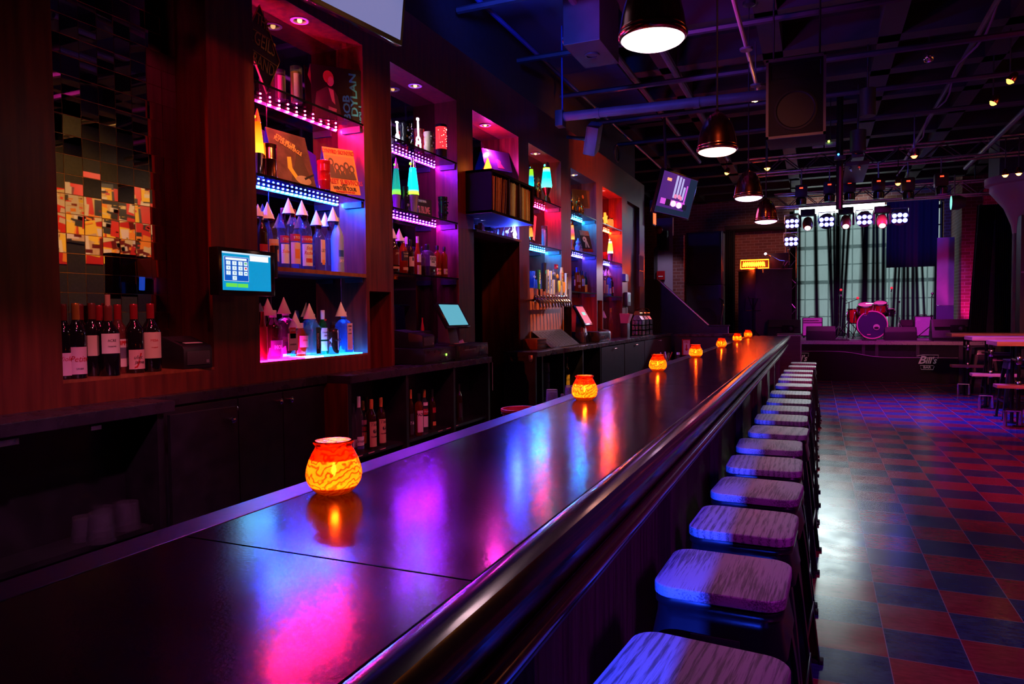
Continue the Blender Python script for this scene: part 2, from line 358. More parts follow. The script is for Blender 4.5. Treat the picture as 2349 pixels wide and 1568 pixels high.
# recessed downlights
for k in (1,2,3,4,5,6):
    a,c=NI[k]; y={1:U(681,47,z=TOPZ).y,2:U(948,196,z=TOPZ).y,3:U(1113,286,z=TOPZ).y,4:U(1229,351,z=TOPZ).y,5:U(1319,400,z=TOPZ).y,6:U(1388,436,z=TOPZ).y}[k]
    nth={1:'red lit niche with the diamond sign',2:'niche with the white guitar lights',3:'niche above the record box',4:'niche above the beer taps',5:'niche with the framed picture',6:'orange lit niche'}[k]
    t=thing('downlight',(XB+.1,y,TOPZ),'pale rimmed round downlight above the '+nth,'downlight','niche downlights')
    MB().lathe([(.036,0),(.05,-.001),(.052,-.005),(.048,-.009),(.037,-.008),(.036,0)],24).build('trim_ring','white',t)
    MB().lathe([(.036,-.001),(.03,.0),(.001,.0)],20).build('reflector','brass',t)
    MB().sph(0,0,-.004,.014,10,6).build('bulb',emat('bulb %d'%k,(1,.55,.2),3),t)
# glass shelves with LED strips
LEDK=34
def shelf(k,z,col,s,nb,label,wooden=False,strip=True):
    a,c=NI[k]; t=thing('glass_shelf',(XB,(a+c)/2,z),label,'shelf','niche shelves')
    L=c-a
    if wooden: MB().b(.008,-L/2+.003,-.022,.2,L/2-.003,0).mat(1).b(.2,-L/2+.003,-.022,.203,L/2-.003,0).build('board',['black wood','orange wood'],t,smooth=0)
    else: MB().b(.008,-L/2+.003,-.012,.2,L/2-.003,0).mat(1).b(.1985,-L/2+.003,-.012,.2,L/2-.003,-.0005).build('panel',['glass shelf','black gloss'],t,smooth=0)
    for q in (-1,1): MB().b(.05,q*(L/2-.001),-.05,.185,q*(L/2-.02),-.024 if wooden else -.013).build('bracket','dark grey',t,smooth=0)
    if strip:
        st=MB().b(.0045,-L/2+.02,-.032,.006,L/2-.02,-.014).build('led_strip','dark grey',t,smooth=0)
        em=emat('led %s %.2f'%(k,z),col,s*LEDK); d0=None
        for i in range(nb):
            y=-L/2+.03+(L-.06)*i/(nb-1)
            if d0 is None: d0=MB().prism(rrect(.008,.010,.0025,1),-.024,-.018,T=M4.Translation((.012,0,0))).build('diode',em,st,smooth=0); d=d0
            else: d=d0.copy(); COL.objects.link(d); d.parent=st
            d.location.y=y
LB='glass shelf with '
for a in ((1,2.655,(1,.008,.13),150,13,LB+'pink lights under it below the diamond sign'),(1,2.19,(.006,.05,1),150,24,LB+'blue lights under it above the cone-topped vodka bottles'),
  (2,2.657,(.30,.012,1),40,20,LB+'violet lights under it holding the white guitar lights'),(2,2.19,(.36,.010,1),36,20,LB+'purple lights under it below the tall blue lava lamps'),
  (4,2.645,(1,.006,.09),60,14,LB+'pink lights under it below the teal lava lamp with gold base'),(4,2.175,(.008,.28,1),60,16,LB+'pale blue lights under it above the beer taps'),
  (5,2.668,(.008,.32,1),60,14,LB+'sky blue lights under it below the framed picture'),(5,2.21,(.04,.04,1),60,14,LB+'deep blue lights under it below the red and black book'),
  (6,2.664,(1,.03,.003),220,12,LB+'orange lights under it below the glowing star'),(6,2.19,(.03,.05,1),55,12,LB+'blue lights under it below the glowing orange bottle lamp')): shelf(*a)
shelf(1,1.725,0,0,0,'dark board shelf with tan edge holding the row of cone-topped vodka bottles',True,False)
shelf(2,1.755,0,0,0,'dark glass shelf holding the whiskey bottles right of the first register screen pillar',False,False)
shelf(5,1.73,0,0,0,'dark glass shelf holding whiskey bottles above the tilted red screen',False,False)
shelf(6,1.711,0,0,0,'dark glass shelf holding two cone-topped bottles in the far niche',False,False)
# light strip lying on the niche sill, magenta turning to cyan
t=thing('light_strip',(XW-.015,3.26,SILL),'flat light strip along the niche sill glowing magenta then cyan under the bottles','light strip')
for n,(y0,y1,c) in enumerate(((-.455,-.10,(1,.006,.42)),(-.10,.06,(.35,.2,1)),(.06,.44,(.006,.2,1)))):
    MB().b(-.12,y0,0,.0,y1,.006).build('diffuser',emat('sill light %d'%n,c,(30,20,32)[n]),t,smooth=0)
# ------------------------------------------------------------------ back counters
def front(name,x,y0,y1,zt,posts,par,doors=(),th=.03,deep=-2.6):
    """counter cabinet: top slab + posts, open bays show the dark inside"""
    MB().b(deep,y0,zt-.045,x,y1,zt).build('worktop','counter black',par,bev=.003,smooth=0)
    mb=MB()
    for p_ in posts: mb.b(deep,p_-th/2,.1,x-.02,p_+th/2,zt-.045)
    mb.b(deep-.0,y0+.01,.1,deep+.02,y1-.01,zt-.045).b(deep,y0+.01,.06,x-.05,y1-.01,.1)
    mb.build('carcass','black wood',par,smooth=0)
def door(par,x,y0,y1,z0,z1,knob=None,name='door',rz=0,handle=None):
    o=MB().b(-.02,0,z0,0,y1-y0,z1).build(name,'black wood',par,bev=.002,smooth=0); o.location=(x,y0,0); o.rotation_euler.z=rz
    if knob: MB().lathe([(.006,0),(.006,.012),(.014,.018),(.014,.026),(.005,.03)],14,M4.Translation((0,knob[0],knob[1]))@M4.Rotation(PI/2,4,'Y')).build('knob','chrome',o)
    if handle: MB().tube([(0,handle[0]-.05,handle[1]),(.025,handle[0]-.05,handle[1]),(.025,handle[0]+.05,handle[1]),(0,handle[0]+.05,handle[1])],.005).build('handle','steel',o)
    return o
A=thing('back_counter',(0,0,0),'black counter with open glass cubby below the mirror tile niche at the left','counter','back bar counters')
yA=U(365,1000,x=-2.40).y
front('c',-2.37,-1.5,2.07,CT,[-1.49,1.28,yA],A)
door(A,-2.38,.2,1.26,.12,1.07,(.98,.78)); MB().b(-2.6,1.3,.62,-2.42,yA-.02,.64).build('inner_shelf','black wood',A,smooth=0)
MB().b(-2.395,1.35,1.055,-2.385,1.47,1.075).b(-2.395,1.72,1.06,-2.385,1.76,1.075).build('catch','steel',A,smooth=0)
d=door(A,-2.36,yA+.02,yA+.34,.12,1.075,(.28,1.02),rz=-.12)
B0=thing('back_counter',(0,0,0),'shallow black counter with three closed doors under the niche of coned bottles','counter','back bar counters')
front('c',-2.54,2.09,3.25,CT,[2.11,3.23],B0)
ys=[2.13,U(545,960,x=-2.54).y,U(648,950,x=-2.54).y,3.22]
for i in range(3): door(B0,-2.535,ys[i]+.003,ys[i+1]-.003,.12,1.075,(((ys[i+1]-ys[i])-.04,1.03) if i<2 else (.04,1.03)))
B=thing('back_counter',(0,0,0),'black counter with three open bottle bays holding the first cash register','counter','back bar counters')
yd=[U(933,900,x=-2.41).y,U(1041,870,x=-2.41).y]
front('c',-2.385,3.255,5.13,CT,[3.275,yd[0],yd[1],5.11],B)
zS=U(860,1024,x=-2.5).z
MB().b(-2.6,3.29,zS-.02,-2.43,5.10,zS).build('inner_shelf','black wood',B,smooth=0)
MB().b(-2.6,3.252,.1,-2.405,3.258,CT-.045).build('side_panel','wall wood',B,smooth=0)
mb=MB()
for i in range(6): mb.b(-2.431,3.36+.12*i+(.6 if i>2 else 0),zS-.008,-2.428,3.42+.12*i+(.6 if i>2 else 0),zS-.003)
mb.build('edge_strip','pink',B,smooth=0)
MB().quad((-2.382,5.135,.86),(-2.37,5.10,.86),(-2.37,5.10,1.085),(-2.382,5.135,1.085)).build('hanging_tape','pink',B,smooth=0)
Cc=thing('back_counter',(0,0,0),'long black counter under the beer taps with open bays then handled doors','counter','back bar counters')
XC=-2.27
yc=[U(q,900,x=XC-.02).y for q in (1245,1294,1338,1378,1432,1478)]
front('c',XC,5.83,12.2,CT,[5.85]+yc[:4]+[12.18],Cc)
for a,c in ((yc[3],yc[4]),(yc[4],yc[5]),(yc[5],12.17)): door(Cc,XC-.015,a+.02,c-.01,.12,1.075,handle=((c-a)/2,1.04))
MB().b(-2.6,5.87,.62,XC-.05,yc[3],.64).build('inner_shelf','black wood',Cc,smooth=0)
t=thing('bottle_opener',U(1218,822,y=5.83)-V((0,.001,0)),'wall mounted bottle opener on the end of the long black counter','bottle opener')
MB().prism([(-.02,.03),(.02,.03),(.022,0),(.012,-.03),(-.012,-.03),(-.022,0)],0,.012,FY((0,0,0))).build('plate','steel',t,bev=.002)
MB().tube([(-.014,-.014,-.005),(0,-.026,-.012),(.014,-.014,-.005)],.003).build('hook','steel',t)
E0=thing('end_counter',(0,0,0),'black return counter joining the back counter to the far end of the bar','counter')
MB().b(-2.25,12.2,1.07,-1.18,12.75,1.11).build('worktop','counter black',E0,bev=.003,smooth=0)
MB().b(-2.24,12.24,0,-1.2,12.72,1.07).build('carcass','black wood',E0,smooth=0)
# light switch & sign in the passage
zsw=U(1128,775,x=-4.19)
t=thing('light_switch',(-4.19,zsw.y,zsw.z),'cream light switch plate on the dark passage wall','light switch')
MB().rb(0,0,0,.085,.2,.008,.008,T=WX((0,0,0))).build('plate','cream',t,smooth=0); MB().c(0,0,.012,.012,.03,.016,T=WX((0,0,0))).build('toggle','maroon',t,smooth=0)
pS=U(1101,640,x=-4.17)
t=thing('hanging_sign',(-4.18,pS.y,pS.z),'yellow sign with palm trees hanging in the dark doorway','sign')
hw,hh=S(15,pS),S(39,pS)
MB().b(0,-hw-.16,-hh,.015,hw,hh).build('border',mat('sign border',(.33,.28,.10),.6),t,smooth=0)
MB().b(.015,-hw-.15,-hh+.05,.018,hw-.035,hh-.06).mat(1).b(.0175,-hw-.16,-hh+.07,.019,hw-.05,-hh+.085).b(.0175,-hw-.16,hh-.085,.019,hw-.05,hh-.07).build('face',['sign orange','red'] if 0 else [mat('sign face',(.85,.36,.02),.6,em=(1,.35,.02),es=.12),'red'],t,smooth=0)
txt('BE NICE...',.085,'text red',t,WX((.02,-.09,-.02)),sx=.8,bold=.001); txt('OR LEAVE',.085,'text red',t,WX((.02,-.09,-.17)),sx=.8,bold=.001)
mb=MB()
for (yy,zz,hgt) in ((-.02,.10,.16),(.07,.02,.09)):
    mb.b(.0185,yy-.006,zz-hgt*.6,.02,yy+.006,zz+hgt*.3)
    for q in range(7):
        a=R(q*52); mb.add([(.02,yy,zz+hgt*.3),(.02,yy+.055*math.cos(a),zz+hgt*.3+.05*math.sin(a)-.01),(.02,yy+.05*math.cos(a+.4),zz+hgt*.3+.045*math.sin(a+.4)-.02)],[(0,1,2)])
mb.build('palm_print','text dark',t,smooth=0,keep=True)
pD=U(1100,730,x=-4.2)
t=thing('passage_door',(-4.2,0,0),'narrow cream door leaf below the yellow palm sign','door')
MB().b(0,U(1080,730,x=-4.17).y,.0,.025,U(1111,730,x=-4.17).y,pS.z-hh).build('leaf','cream',t,smooth=0)
MB().c(.05,U(1108,735,x=-4.15).y+.03,pD.z+.05,.04,.02,.14).build('push_plate','white',t,smooth=0)
# ------------------------------------------------------------------ the bar
def bartop():
    m,nt,b,o=nm('bar vinyl'); N=nt.nodes.new; L=nt.links.new
    b.inputs['Base Color'].default_value=(.028,.005,.009,1); b.inputs['Specular IOR Level'].default_value=.47
    tc=N('ShaderNodeTexCoord'); nz=N('ShaderNodeTexNoise'); nz.inputs['Scale'].default_value=160; L(tc.outputs['Object'],nz.inputs['Vector'])
    n2=N('ShaderNodeTexNoise'); n2.inputs['Scale'].default_value=3.0; n2.inputs['Detail'].default_value=4; mp=N('ShaderNodeMapping'); mp.inputs['Scale'].default_value=(1,2.2,1); L(tc.outputs['Object'],mp.inputs[0]); L(mp.outputs[0],n2.inputs['Vector'])
    mr=N('ShaderNodeMapRange'); mr.inputs[1].default_value=.3; mr.inputs[2].default_value=.7; mr.inputs[3].default_value=.145; mr.inputs[4].default_value=.19; L(n2.outputs[0],mr.inputs[0]); L(mr.outputs[0],b.inputs['Roughness'])
    b1=N('ShaderNodeBump'); b1.inputs['Strength'].default_value=.10; b1.inputs['Distance'].default_value=.001; L(nz.outputs[0],b1.inputs['Height'])
    b2=N('ShaderNodeBump'); b2.inputs['Strength'].default_value=.035; b2.inputs['Distance'].default_value=.012; L(n2.outputs[0],b2.inputs['Height']); L(b1.outputs[0],b2.inputs['Normal']); L(b2.outputs[0],b.inputs['Normal'])
    b.inputs['Coat Weight'].default_value=.0
    return m
MT['bar vinyl']=bartop()
BAR=thing('bar_counter',(0,0,0),'long dark glossy bar counter with rounded arm rail running to the stage','bar counter')
YE=12.73
mb=MB(); yb=[-1.4,.915,3.9,6.85,9.8,YE]
for i in range(5): mb.b(-1.032,yb[i]+.0007,BT-.04,-.462,yb[i+1]-.0007,BT)
mb.build('counter_top','bar vinyl',BAR,bev=.002,smooth=0)
MB().b(-1.112,-1.4,BT-.06,-1.035,YE,BT).build('back_ledge',mat('ledge vinyl',(.03,.022,.026),.33,spec=.7,bump=.1,nscale=40),BAR,bev=.003,smooth=0)
pr=[(-.462,BT-.05),(-.462,BT-.002),(-.455,BT+.004),(-.442,BT+.006),(-.428,BT+.004),(-.412,BT-.002),(-.402,BT-.02),(-.400,BT-.036),(-.406,BT-.050),(-.418,BT-.058),(-.43,BT-.058),(-.432,BT-.066),(-.44,BT-.10),(-.455,BT-.135),(-.47,BT-.16),(-.50,BT-.16)]
MB().extY(pr,-1.4,YE).build('arm_rail','rail wood',BAR,smooth=25)
MB().extY([(-.448+.019*math.cos(R(a)),.903+.021*math.sin(R(a))) for a in range(0,360,24)],-1.4,YE).build('lower_rail',mat('lower rail',(.11,.06,.05),.2,coat=.5,bump=.1,nscale=10,stretch=(4,.5,4),metal=.4),BAR,smooth=60)
MB().b(-.60,-1.4,.86,-.452,YE,.9).b(-1.03,-1.4,0,-.60,YE,BT-.041).build('body','barfront',BAR,smooth=0)
for y in [-.08+1.527*i for i in range(9)]: MB().b(-.6,y-.075,0,-.546,y+.075,.86).build('pilaster','barfront',BAR,bev=.002,smooth=0)
MB().tube([(-.47,-1.4,.18),(-.47,YE,.18)],.02,10).build('foot_rail','brass',BAR)
# ------------------------------------------------------------------ votive candles
def waxglass():
    m,nt,b,o=nm('amber wave glass'); nt.nodes.remove(b); N=nt.nodes.new; L=nt.links.new
    tc=N('ShaderNodeTexCoord'); nz=N('ShaderNodeTexNoise'); nz.inputs['Scale'].default_value=9; nz.inputs['Detail'].default_value=1
    wv=N('ShaderNodeTexWave'); wv.wave_type='RINGS'; wv.inputs['Scale'].default_value=26; wv.inputs['Distortion'].default_value=9; wv.inputs['Detail'].default_value=1; wv.inputs['Detail Scale'].default_value=2.0
    L(tc.outputs['Object'],wv.inputs['Vector'])
    cr=N('ShaderNodeValToRGB'); cr.color_ramp.elements[0].color=(.75,.02,.001,1); cr.color_ramp.elements[1].color=(1,.15,.007,1); cr.color_ramp.elements[0].position=.0; cr.color_ramp.elements[1].position=.5
    L(wv.outputs[0],cr.inputs[0])
    t=N('ShaderNodeBsdfTranslucent'); L(cr.outputs[0],t.inputs[0])
    tr=N('ShaderNodeBsdfTransparent'); tr.inputs[0].default_value=(.9,.12,.01,1)
    mx=N('ShaderNodeMixShader'); mx.inputs[0].default_value=.3; L(t.outputs[0],mx.inputs[1]); L(tr.outputs[0],mx.inputs[2])
    g=N('ShaderNodeBsdfGlossy'); g.inputs['Roughness'].default_value=.06; bp=N('ShaderNodeBump'); bp.inputs['Strength'].default_value=.7; bp.inputs['Distance'].default_value=.004; L(wv.outputs[0],bp.inputs['Height']); L(bp.outputs[0],g.inputs['Normal']); L(bp.outputs[0],t.inputs['Normal'])
    fr=N('ShaderNodeFresnel'); fr.inputs[0].default_value=1.35
    m2=N('ShaderNodeMixShader'); L(fr.outputs[0],m2.inputs[0]); L(mx.outputs[0],m2.inputs[1]); L(g.outputs[0],m2.inputs[2]); L(m2.outputs[0],o.inputs[0])
    return m
MT['amber wave glass']=waxglass()
def candle(loc,label,sc_=1,power=1.0):
    t=thing('votive_candle',loc,label,'candle','lit candle jars along the bar'); t.scale=(sc_,)*3
    pr=[(.036,0),(.040,.003),(.05,.012),(.059,.027),(.062,.042),(.060,.058),(.053,.078),(.045,.094),(.0405,.101),(.040,.106),(.043,.109),(.045,.113),(.043,.117),(.039,.117),(.037,.113),(.038,.104),(.043,.093),(.051,.077),(.058,.058),(.06,.042),(.057,.028),(.048,.013),(.038,.005),(.001,.004)]
    MB().lathe(pr[:13],36).lathe(pr[12:18],36,caps=False).build('glass_jar','amber wave glass',t,smooth=60)
    MB().lathe([(.001,.006),(.040,.007),(.049,.014),(.051,.019),(.012,.017),(.001,.016)],24).build('wax','candle wax',t)
    MB().tube([(0,0,.015),(.001,0,.036)],.001,5).build('wick','black',t)
    MB().lathe([(.0005,.036),(.0045,.043),(.0055,.05),(.0035,.06),(.0005,.07)],10).build('flame','flame',t)
    l=lamp('candle_light','POINT',(loc[0],loc[1],loc[2]+.058*sc_),(1,.42,.10),power*6.5,.006)
    return t
cps=[(767,1128),(1341,917),(1509,851),(1596,819),(1655,797),(1691,783),(1716,774)]
for i,p in enumerate(cps):
    q=U(*p,z=BT); lab=['large nearest amber glass candle jar glowing at the front of the bar']+['amber glass candle jar on the bar, %s from the camera'%ORD[i] for i in range(1,7)]
    w_=S([130,60,41,31,24,21,19][i],q)/.124
    candle((q.x,q.y,BT),lab[i],min(1.06,w_ if i else w_*.98),.9)
# ------------------------------------------------------------------ bar stools
def seatwood(name,rot):
    m,nt,b,o=nm(name); N=nt.nodes.new; L=nt.links.new
    tc=N('ShaderNodeTexCoord'); mp=N('ShaderNodeMapping'); mp.inputs['Rotation'].default_value=(0,0,rot); mp.inputs['Location'].default_value=(rot*1.7,rot*.6+.13,rot); L(tc.outputs['Object'],mp.inputs[0])
    mp.inputs['Scale'].default_value=(1,.045,1)
    wv=N('ShaderNodeTexNoise'); wv.inputs['Scale'].default_value=230; wv.inputs['Detail'].default_value=4; wv.inputs['Distortion'].default_value=.35; wv.inputs['Roughness'].default_value=.6; L(mp.outputs[0],wv.inputs['Vector'])
    w2=N('ShaderNodeTexWave'); w2.inputs['Scale'].default_value=14; w2.inputs['Distortion'].default_value=7; w2.inputs['Detail'].default_value=1; w2.inputs['Detail Scale'].default_value=.35; L(mp.outputs[0],w2.inputs['Vector'])
    mm=N('ShaderNodeMath'); mm.operation='MULTIPLY_ADD'; mm.inputs[1].default_value=.18; L(w2.outputs[0],mm.inputs[0]); L(wv.outputs[0],mm.inputs[2])
    cr=N('ShaderNodeValToRGB'); cr.color_ramp.elements[0].color=(.10,.09,.10,1); cr.color_ramp.elements[1].color=(.34,.31,.33,1); cr.color_ramp.elements[0].position=.44; cr.color_ramp.elements[1].position=.62; L(mm.outputs[0],cr.inputs[0]); L(cr.outputs[0],b.inputs['Base Color'])
    b.inputs['Roughness'].default_value=.42
    bp=N('ShaderNodeBump'); bp.inputs['Strength'].default_value=.3; bp.inputs['Distance'].default_value=.0015; L(mm.outputs[0],bp.inputs['Height']); L(bp.outputs[0],b.inputs['Normal'])
    return m
SEAT=[seatwood('seat wood %d'%i,r) for i,r in enumerate((.15,1.5,2.9,1.2,.5))]
MT['stool metal']=mat('stool metal',(.006,.006,.009),.3,.0,coat=.2,spec=.5)
def stool_proto(name,label,cat,group,H=.76,wood_seat=True,color='stool metal'):
    t=thing(name,(0,0,0),label,cat,group)
    W=.325
    if wood_seat: MB().rb(0,0,H-.03,W,W,.03,.055,6).build('seat',SEAT[0],t,bev=.006,seg=3)
    # pressed top pan with rolled rim
    zt=H-.03 if wood_seat else H
    mb=MB(); hs=[(W-.012,zt),(W-.006,zt-.006),(W-.006,zt-.020),(W-.016,zt-.026),(W-.014,zt-.05),(W+.012,zt-.12)]
    rr=[rrect(s_,s_,.05,6) for s_,_ in hs]; n=len(rr[0]); o=0
    vs=[(x,y,hs[k][1]) for k,r_ in enumerate(rr) for x,y in r_]
    fs=[(k*n+i,k*n+(i+1)%n,(k+1)*n+(i+1)%n,(k+1)*n+i) for k in range(len(hs)-1) for i in range(n)]
    mb.add(vs,fs).add([(x,y,zt) for x,y in rr[0]],[tuple(range(n))])
    mb.build('seat_pan',color,t,smooth=50)
    for s_ in (-1,1): MB().c(0,s_*.1655,zt-.09,.12,.006,.024).build('hand_slot','void',t,bev=.002)
    for sx in (-1,1):
        for sy in (-1,1):
            a=W/2-.02; c=.215; mb=MB(); zs=[(zt-.1,a,.030),(zt-.25,a+(c-a)*.30,.025),(.03,c-.002,.018),(0,c,.019)]
            vs=[];fs=[]
            for z,q,wd in zs: vs+=[(sx*(q+wd*.4),sy*(q-wd*1.6),z),(sx*(q+wd*.4),sy*(q+wd*.1),z),(sx*(q+wd*.1),sy*(q+wd*.4),z),(sx*(q-wd*1.6),sy*(q+wd*.4),z),(sx*(q-wd*1.4),sy*(q+wd*.1),z),(sx*(q-wd*.3),sy*(q-wd*.3),z),(sx*(q+wd*.1),sy*(q-wd*1.4),z)]
            for k in range(3): fs+=[(k*7+i,k*7+(i+1)%7,(k+1)*7+(i+1)%7,(k+1)*7+i) for i in range(7)]
            fs+=[tuple(range(6,-1,-1)),tuple(range(21,28))]
            l=mb.add(vs,fs).build('leg',color,t,smooth=30)
            MB().c(sx*c*.985,sy*c*.985,.008,.045,.045,.016).build('foot_cap','rubber',l,bev=.004)
    q=.155+(.215-.155)*.68
    for s_ in (-1,1):
        MB().b(-q,s_*q-.004,.235,q,s_*q+.004,.262).build('footrest_bar',color,t,bev=.002)
        MB().b(s_*q-.004,-q,.235,s_*q+.004,q,.262).build('footrest_bar',color,t,bev=.002)
    MB().tube([(-.14,-.14,.5),(.14,.14,.5)],.006).tube([(-.14,.14,.5),(.14,-.14,.5)],.006).build('cross_brace',color,t)
    return t
sy=[1.36,1.955,2.475,2.966,3.473,3.975,4.475,5.02,5.516,5.99,6.614,7.337,7.942,8.495,9.13,9.91,10.58]
sx=[-.215,-.225,-.22,-.215,-.22,-.228,-.206,-.214,-.211,-.2,-.209,-.203,-.207,-.207,-.203,-.175,-.168]
pro=stool_proto('bar_stool','nearest wooden seat metal bar stool, cut off by the bottom of the picture','bar stool','row of bar stools along the bar')
seats={}
for i in range(17):
    s_=pro if i==0 else copy_tree(pro)
    s_.location=(sx[i],sy[i],0); s_.rotation_euler.z=[-.10,-.03,-.04,-.06,0,.02,-.03,0,.01,0,0,0,.02,0,0,0,0][i]
    if i: s_['label']='square wooden seat metal bar stool, %s from the camera in the row at the bar'%ORD[i]
    k=[0,1,0,1,2,1,3,4,0,0,0,1,2,0,4,0,0][i]
    for ch in s_.children:
        if ch.name.startswith('seat') and not ch.name.startswith('seat_pan'):
            if k not in seats:
                me=ch.data.copy(); me.materials[0]=SEAT[k]; seats[k]=me
            ch.data=seats[k]
# ------------------------------------------------------------------ pendants
PM=MT['copper']
def pendant(p,X,wpx,label,col,es):
    q=U(*p,x=X); r=S(wpx,q)/2; z=q.z
    t=thing('pendant_lamp',(q.x,q.y,z),label,'pendant lamp','metal dome pendants above the bar')
    k=r/.18
    def P(l): return [(a*k,b_*k) for a,b_ in l]
    MB().lathe(P([(.165,-.012),(.176,-.004),(.182,.008),(.180,.022),(.172,.03),(.174,.036),(.172,.044),(.165,.095),(.148,.17),(.12,.24),(.085,.293),(.05,.322),(.025,.334),(.02,.345),(.012,.36),(.001,.362)]),40).build('dome_shade','copper',t,smooth=60)
    MB().lathe(P([(.166,-.010),(.155,-.022),(.125,-.036),(.08,-.046),(.001,-.050)]),36).build('diffuser',emat('pendant glow '+label[:12],col,es),t,smooth=60)
    MB().tube([(0,0,.36*k),(0,0,CZ-.3-z)],.006,8).build('cord','black',t)
    MB().lathe([(.06,CZ-.3-z),(.06,CZ-.33-z),(.02,CZ-.35-z)],16).build('canopy','black',t)
    lamp('pendant_light','SPOT',(q.x,q.y,z-.06),col,10,.12,(q.x,q.y,0),150,.8)
pendant((1497,86),-.62,157,'largest nearest copper dome pendant lamp, cut off by the top of the picture',(1,.62,.72),7)
pendant((1645,344),-.62,92,'red tinted dome pendant lamp, second from the camera above the bar',(1,.42,.34),6)
pendant((1717,452),-.62,65,'bronze dome pendant lamp with violet rimmed light, third from the camera',(1,.6,1),5)
pendant((1757,506),-.62,53,'dark bronze dome pendant lamp, farthest from the camera',(1,.42,.72),5)
# ------------------------------------------------------------------ bottles
PROF={'wine':[(.9,0),(1,.02),(1,.58),(.95,.63),(.72,.69),(.45,.745),(.37,.79),(.35,.96)],
 'spirit':[(.92,0),(1,.02),(1,.60),(.97,.65),(.80,.71),(.52,.77),(.39,.82),(.37,.93)],
 'vodka':[(.95,0),(1,.02),(1,.60),(.96,.66),(.78,.74),(.5,.81),(.36,.87),(.34,.95)],
 'slim':[(.92,0),(1,.02),(1,.5),(.9,.57),(.55,.68),(.42,.76),(.38,.94)],
 'stout':[(.92,0),(1,.02),(1,.66),(.94,.74),(.7,.79),(.38,.82),(.36,.94)],
 'flask':[(.5,0),(.62,.03),(.86,.2),(1,.42),(.95,.6),(.7,.74),(.36,.82),(.33,.93)],
 'bell':[(.9,0),(1,.02),(.92,.12),(.8,.35),(.86,.55),(1,.66),(.86,.74),(.45,.9),(.36,.93)]}
CONES=[]
def cone(px,apex,base,x,label,wpx=None):
    b=U(px,base,x=x); a=U(px,apex,x=x); h=a.z-b.z; r=S(wpx,b)/2 if wpx else .4*h
    o=MB().lathe([(r,0),(r+.001,-.001),(.0012,h)],28,caps=False).build('paper_cone','cone paper',smooth=60)
    o.location=(b.x,b.y,b.z); tag(o,label,'paper cone','white paper cones on bottles')
    return b.z
def bottle(px,top,x,z,wpx,prof,glass,label,cap='black',capf=(.40,.08),liq=None,lab=(),txts=(),py=None,phi=-.22,name='liquor_bottle',grp='liquor bottles on the back bar',sq=0,topz=None):
    c=U(px,py or top+60,x=x); hz=(topz if topz else U(px,top,x=x).z)-z; r=S(wpx,c)/2
    t=thing(name,(x,c.y,z),label,'bottle',grp)
    pr=PROF[prof]; cz=pr[-1][1]
    if sq:
        MB().loft([(2*a*r,q*hz,.25*r if q<.72 else a*r*.95,2*a*r*(sq if q<.72 else 1)) for a,q in pr],n=4).build('glass_body',glass,t,smooth=40)
    else: MB().lathe([(.001,.004)]+[(a*r,q*hz) for a,q in pr],22).build('glass_body',glass,t,smooth=50)
    if liq:
        m,lv=liq
        if sq: MB().loft([(1.86*r,.02*hz,.2*r,1.86*r*sq),(1.86*r,lv*hz,.2*r,1.86*r*sq)],n=3).build('liquid',m,t)
        else: MB().lathe([(.001,.02*hz),(.88*r,.025*hz)]+[(a*r*.93,q*hz) for a,q in pr[1:] if q<lv]+[((pr[3][0] if lv>.6 else 1)*r*.9,lv*hz),(.001,lv*hz)],18).build('liquid',m,t)
    a,ch=capf; MB().lathe([(a*r,hz*(cz-ch)),(a*r*1.02,hz*cz),(a*r*1.02,hz*.985),(a*r*.9,hz),(.001,hz)],18).build('cap',cap,t)
    par=t
    for i,(m,z0,z1,wd) in enumerate(lab):
        if sq: o=MB().b(r+.0004,-r*sq*wd,z0*hz,r+.0012,r*sq*wd,z1*hz).build('label',m,t,smooth=0); 
        else: o=MB().lathe([(r+.0006,z0*hz),(r+.0006,z1*hz)],14,rot=phi-wd/2,ang=wd,caps=False).build('label',m,t)
        par=o
    for (s,m,zc,size,*kw) in txts:
        k=kw[0] if kw else {}
        T=(M4() if sq else M4.Rotation(phi,4,'Z'))@WX((0,0,0)); 
        if k.get('vert'): T2=M4.Rotation(PI/2,4,'Z')
        else: T2=M4()
        if sq: txt(s,size*hz,m,par,M4.Translation((r+.0014,k.get('dy',0),zc*hz))@WX((0,0,0))@T2,sx=k.get('sx',.9),shear=k.get('sh',0),bold=k.get('b',0))
        else: txt(s,size*hz,m,par,M4.Translation((0,0,zc*hz))@T,sx=k.get('sx',.9),shear=k.get('sh',0),bold=k.get('b',0),bend=r+.0009)
    return t
mk('label white',(.80,.76,.74),.7); mk('label pink',(.8,.55,.55),.7); mk('label cream',(.75,.66,.5),.7)
mk('label orange',(.8,.35,.08),.6); mk('label black',(.03,.025,.03),.6); mk('label red',(.5,.03,.04),.5); mk('label blue',(.08,.08,.35),.6); mk('label tan',(.6,.36,.2),.7); mk('label green',(.03,.12,.08),.6)
mk('cap red',(.4,.02,.03),.25,.4); mk('cap gold',(.7,.35,.06),.3,.6); mk('cap white',(.75,.7,.72),.4); mk('cork',(.5,.3,.18),.8); mk('cap maroon',(.16,.03,.02),.35); mk('cap orange',(.6,.22,.05),.35)
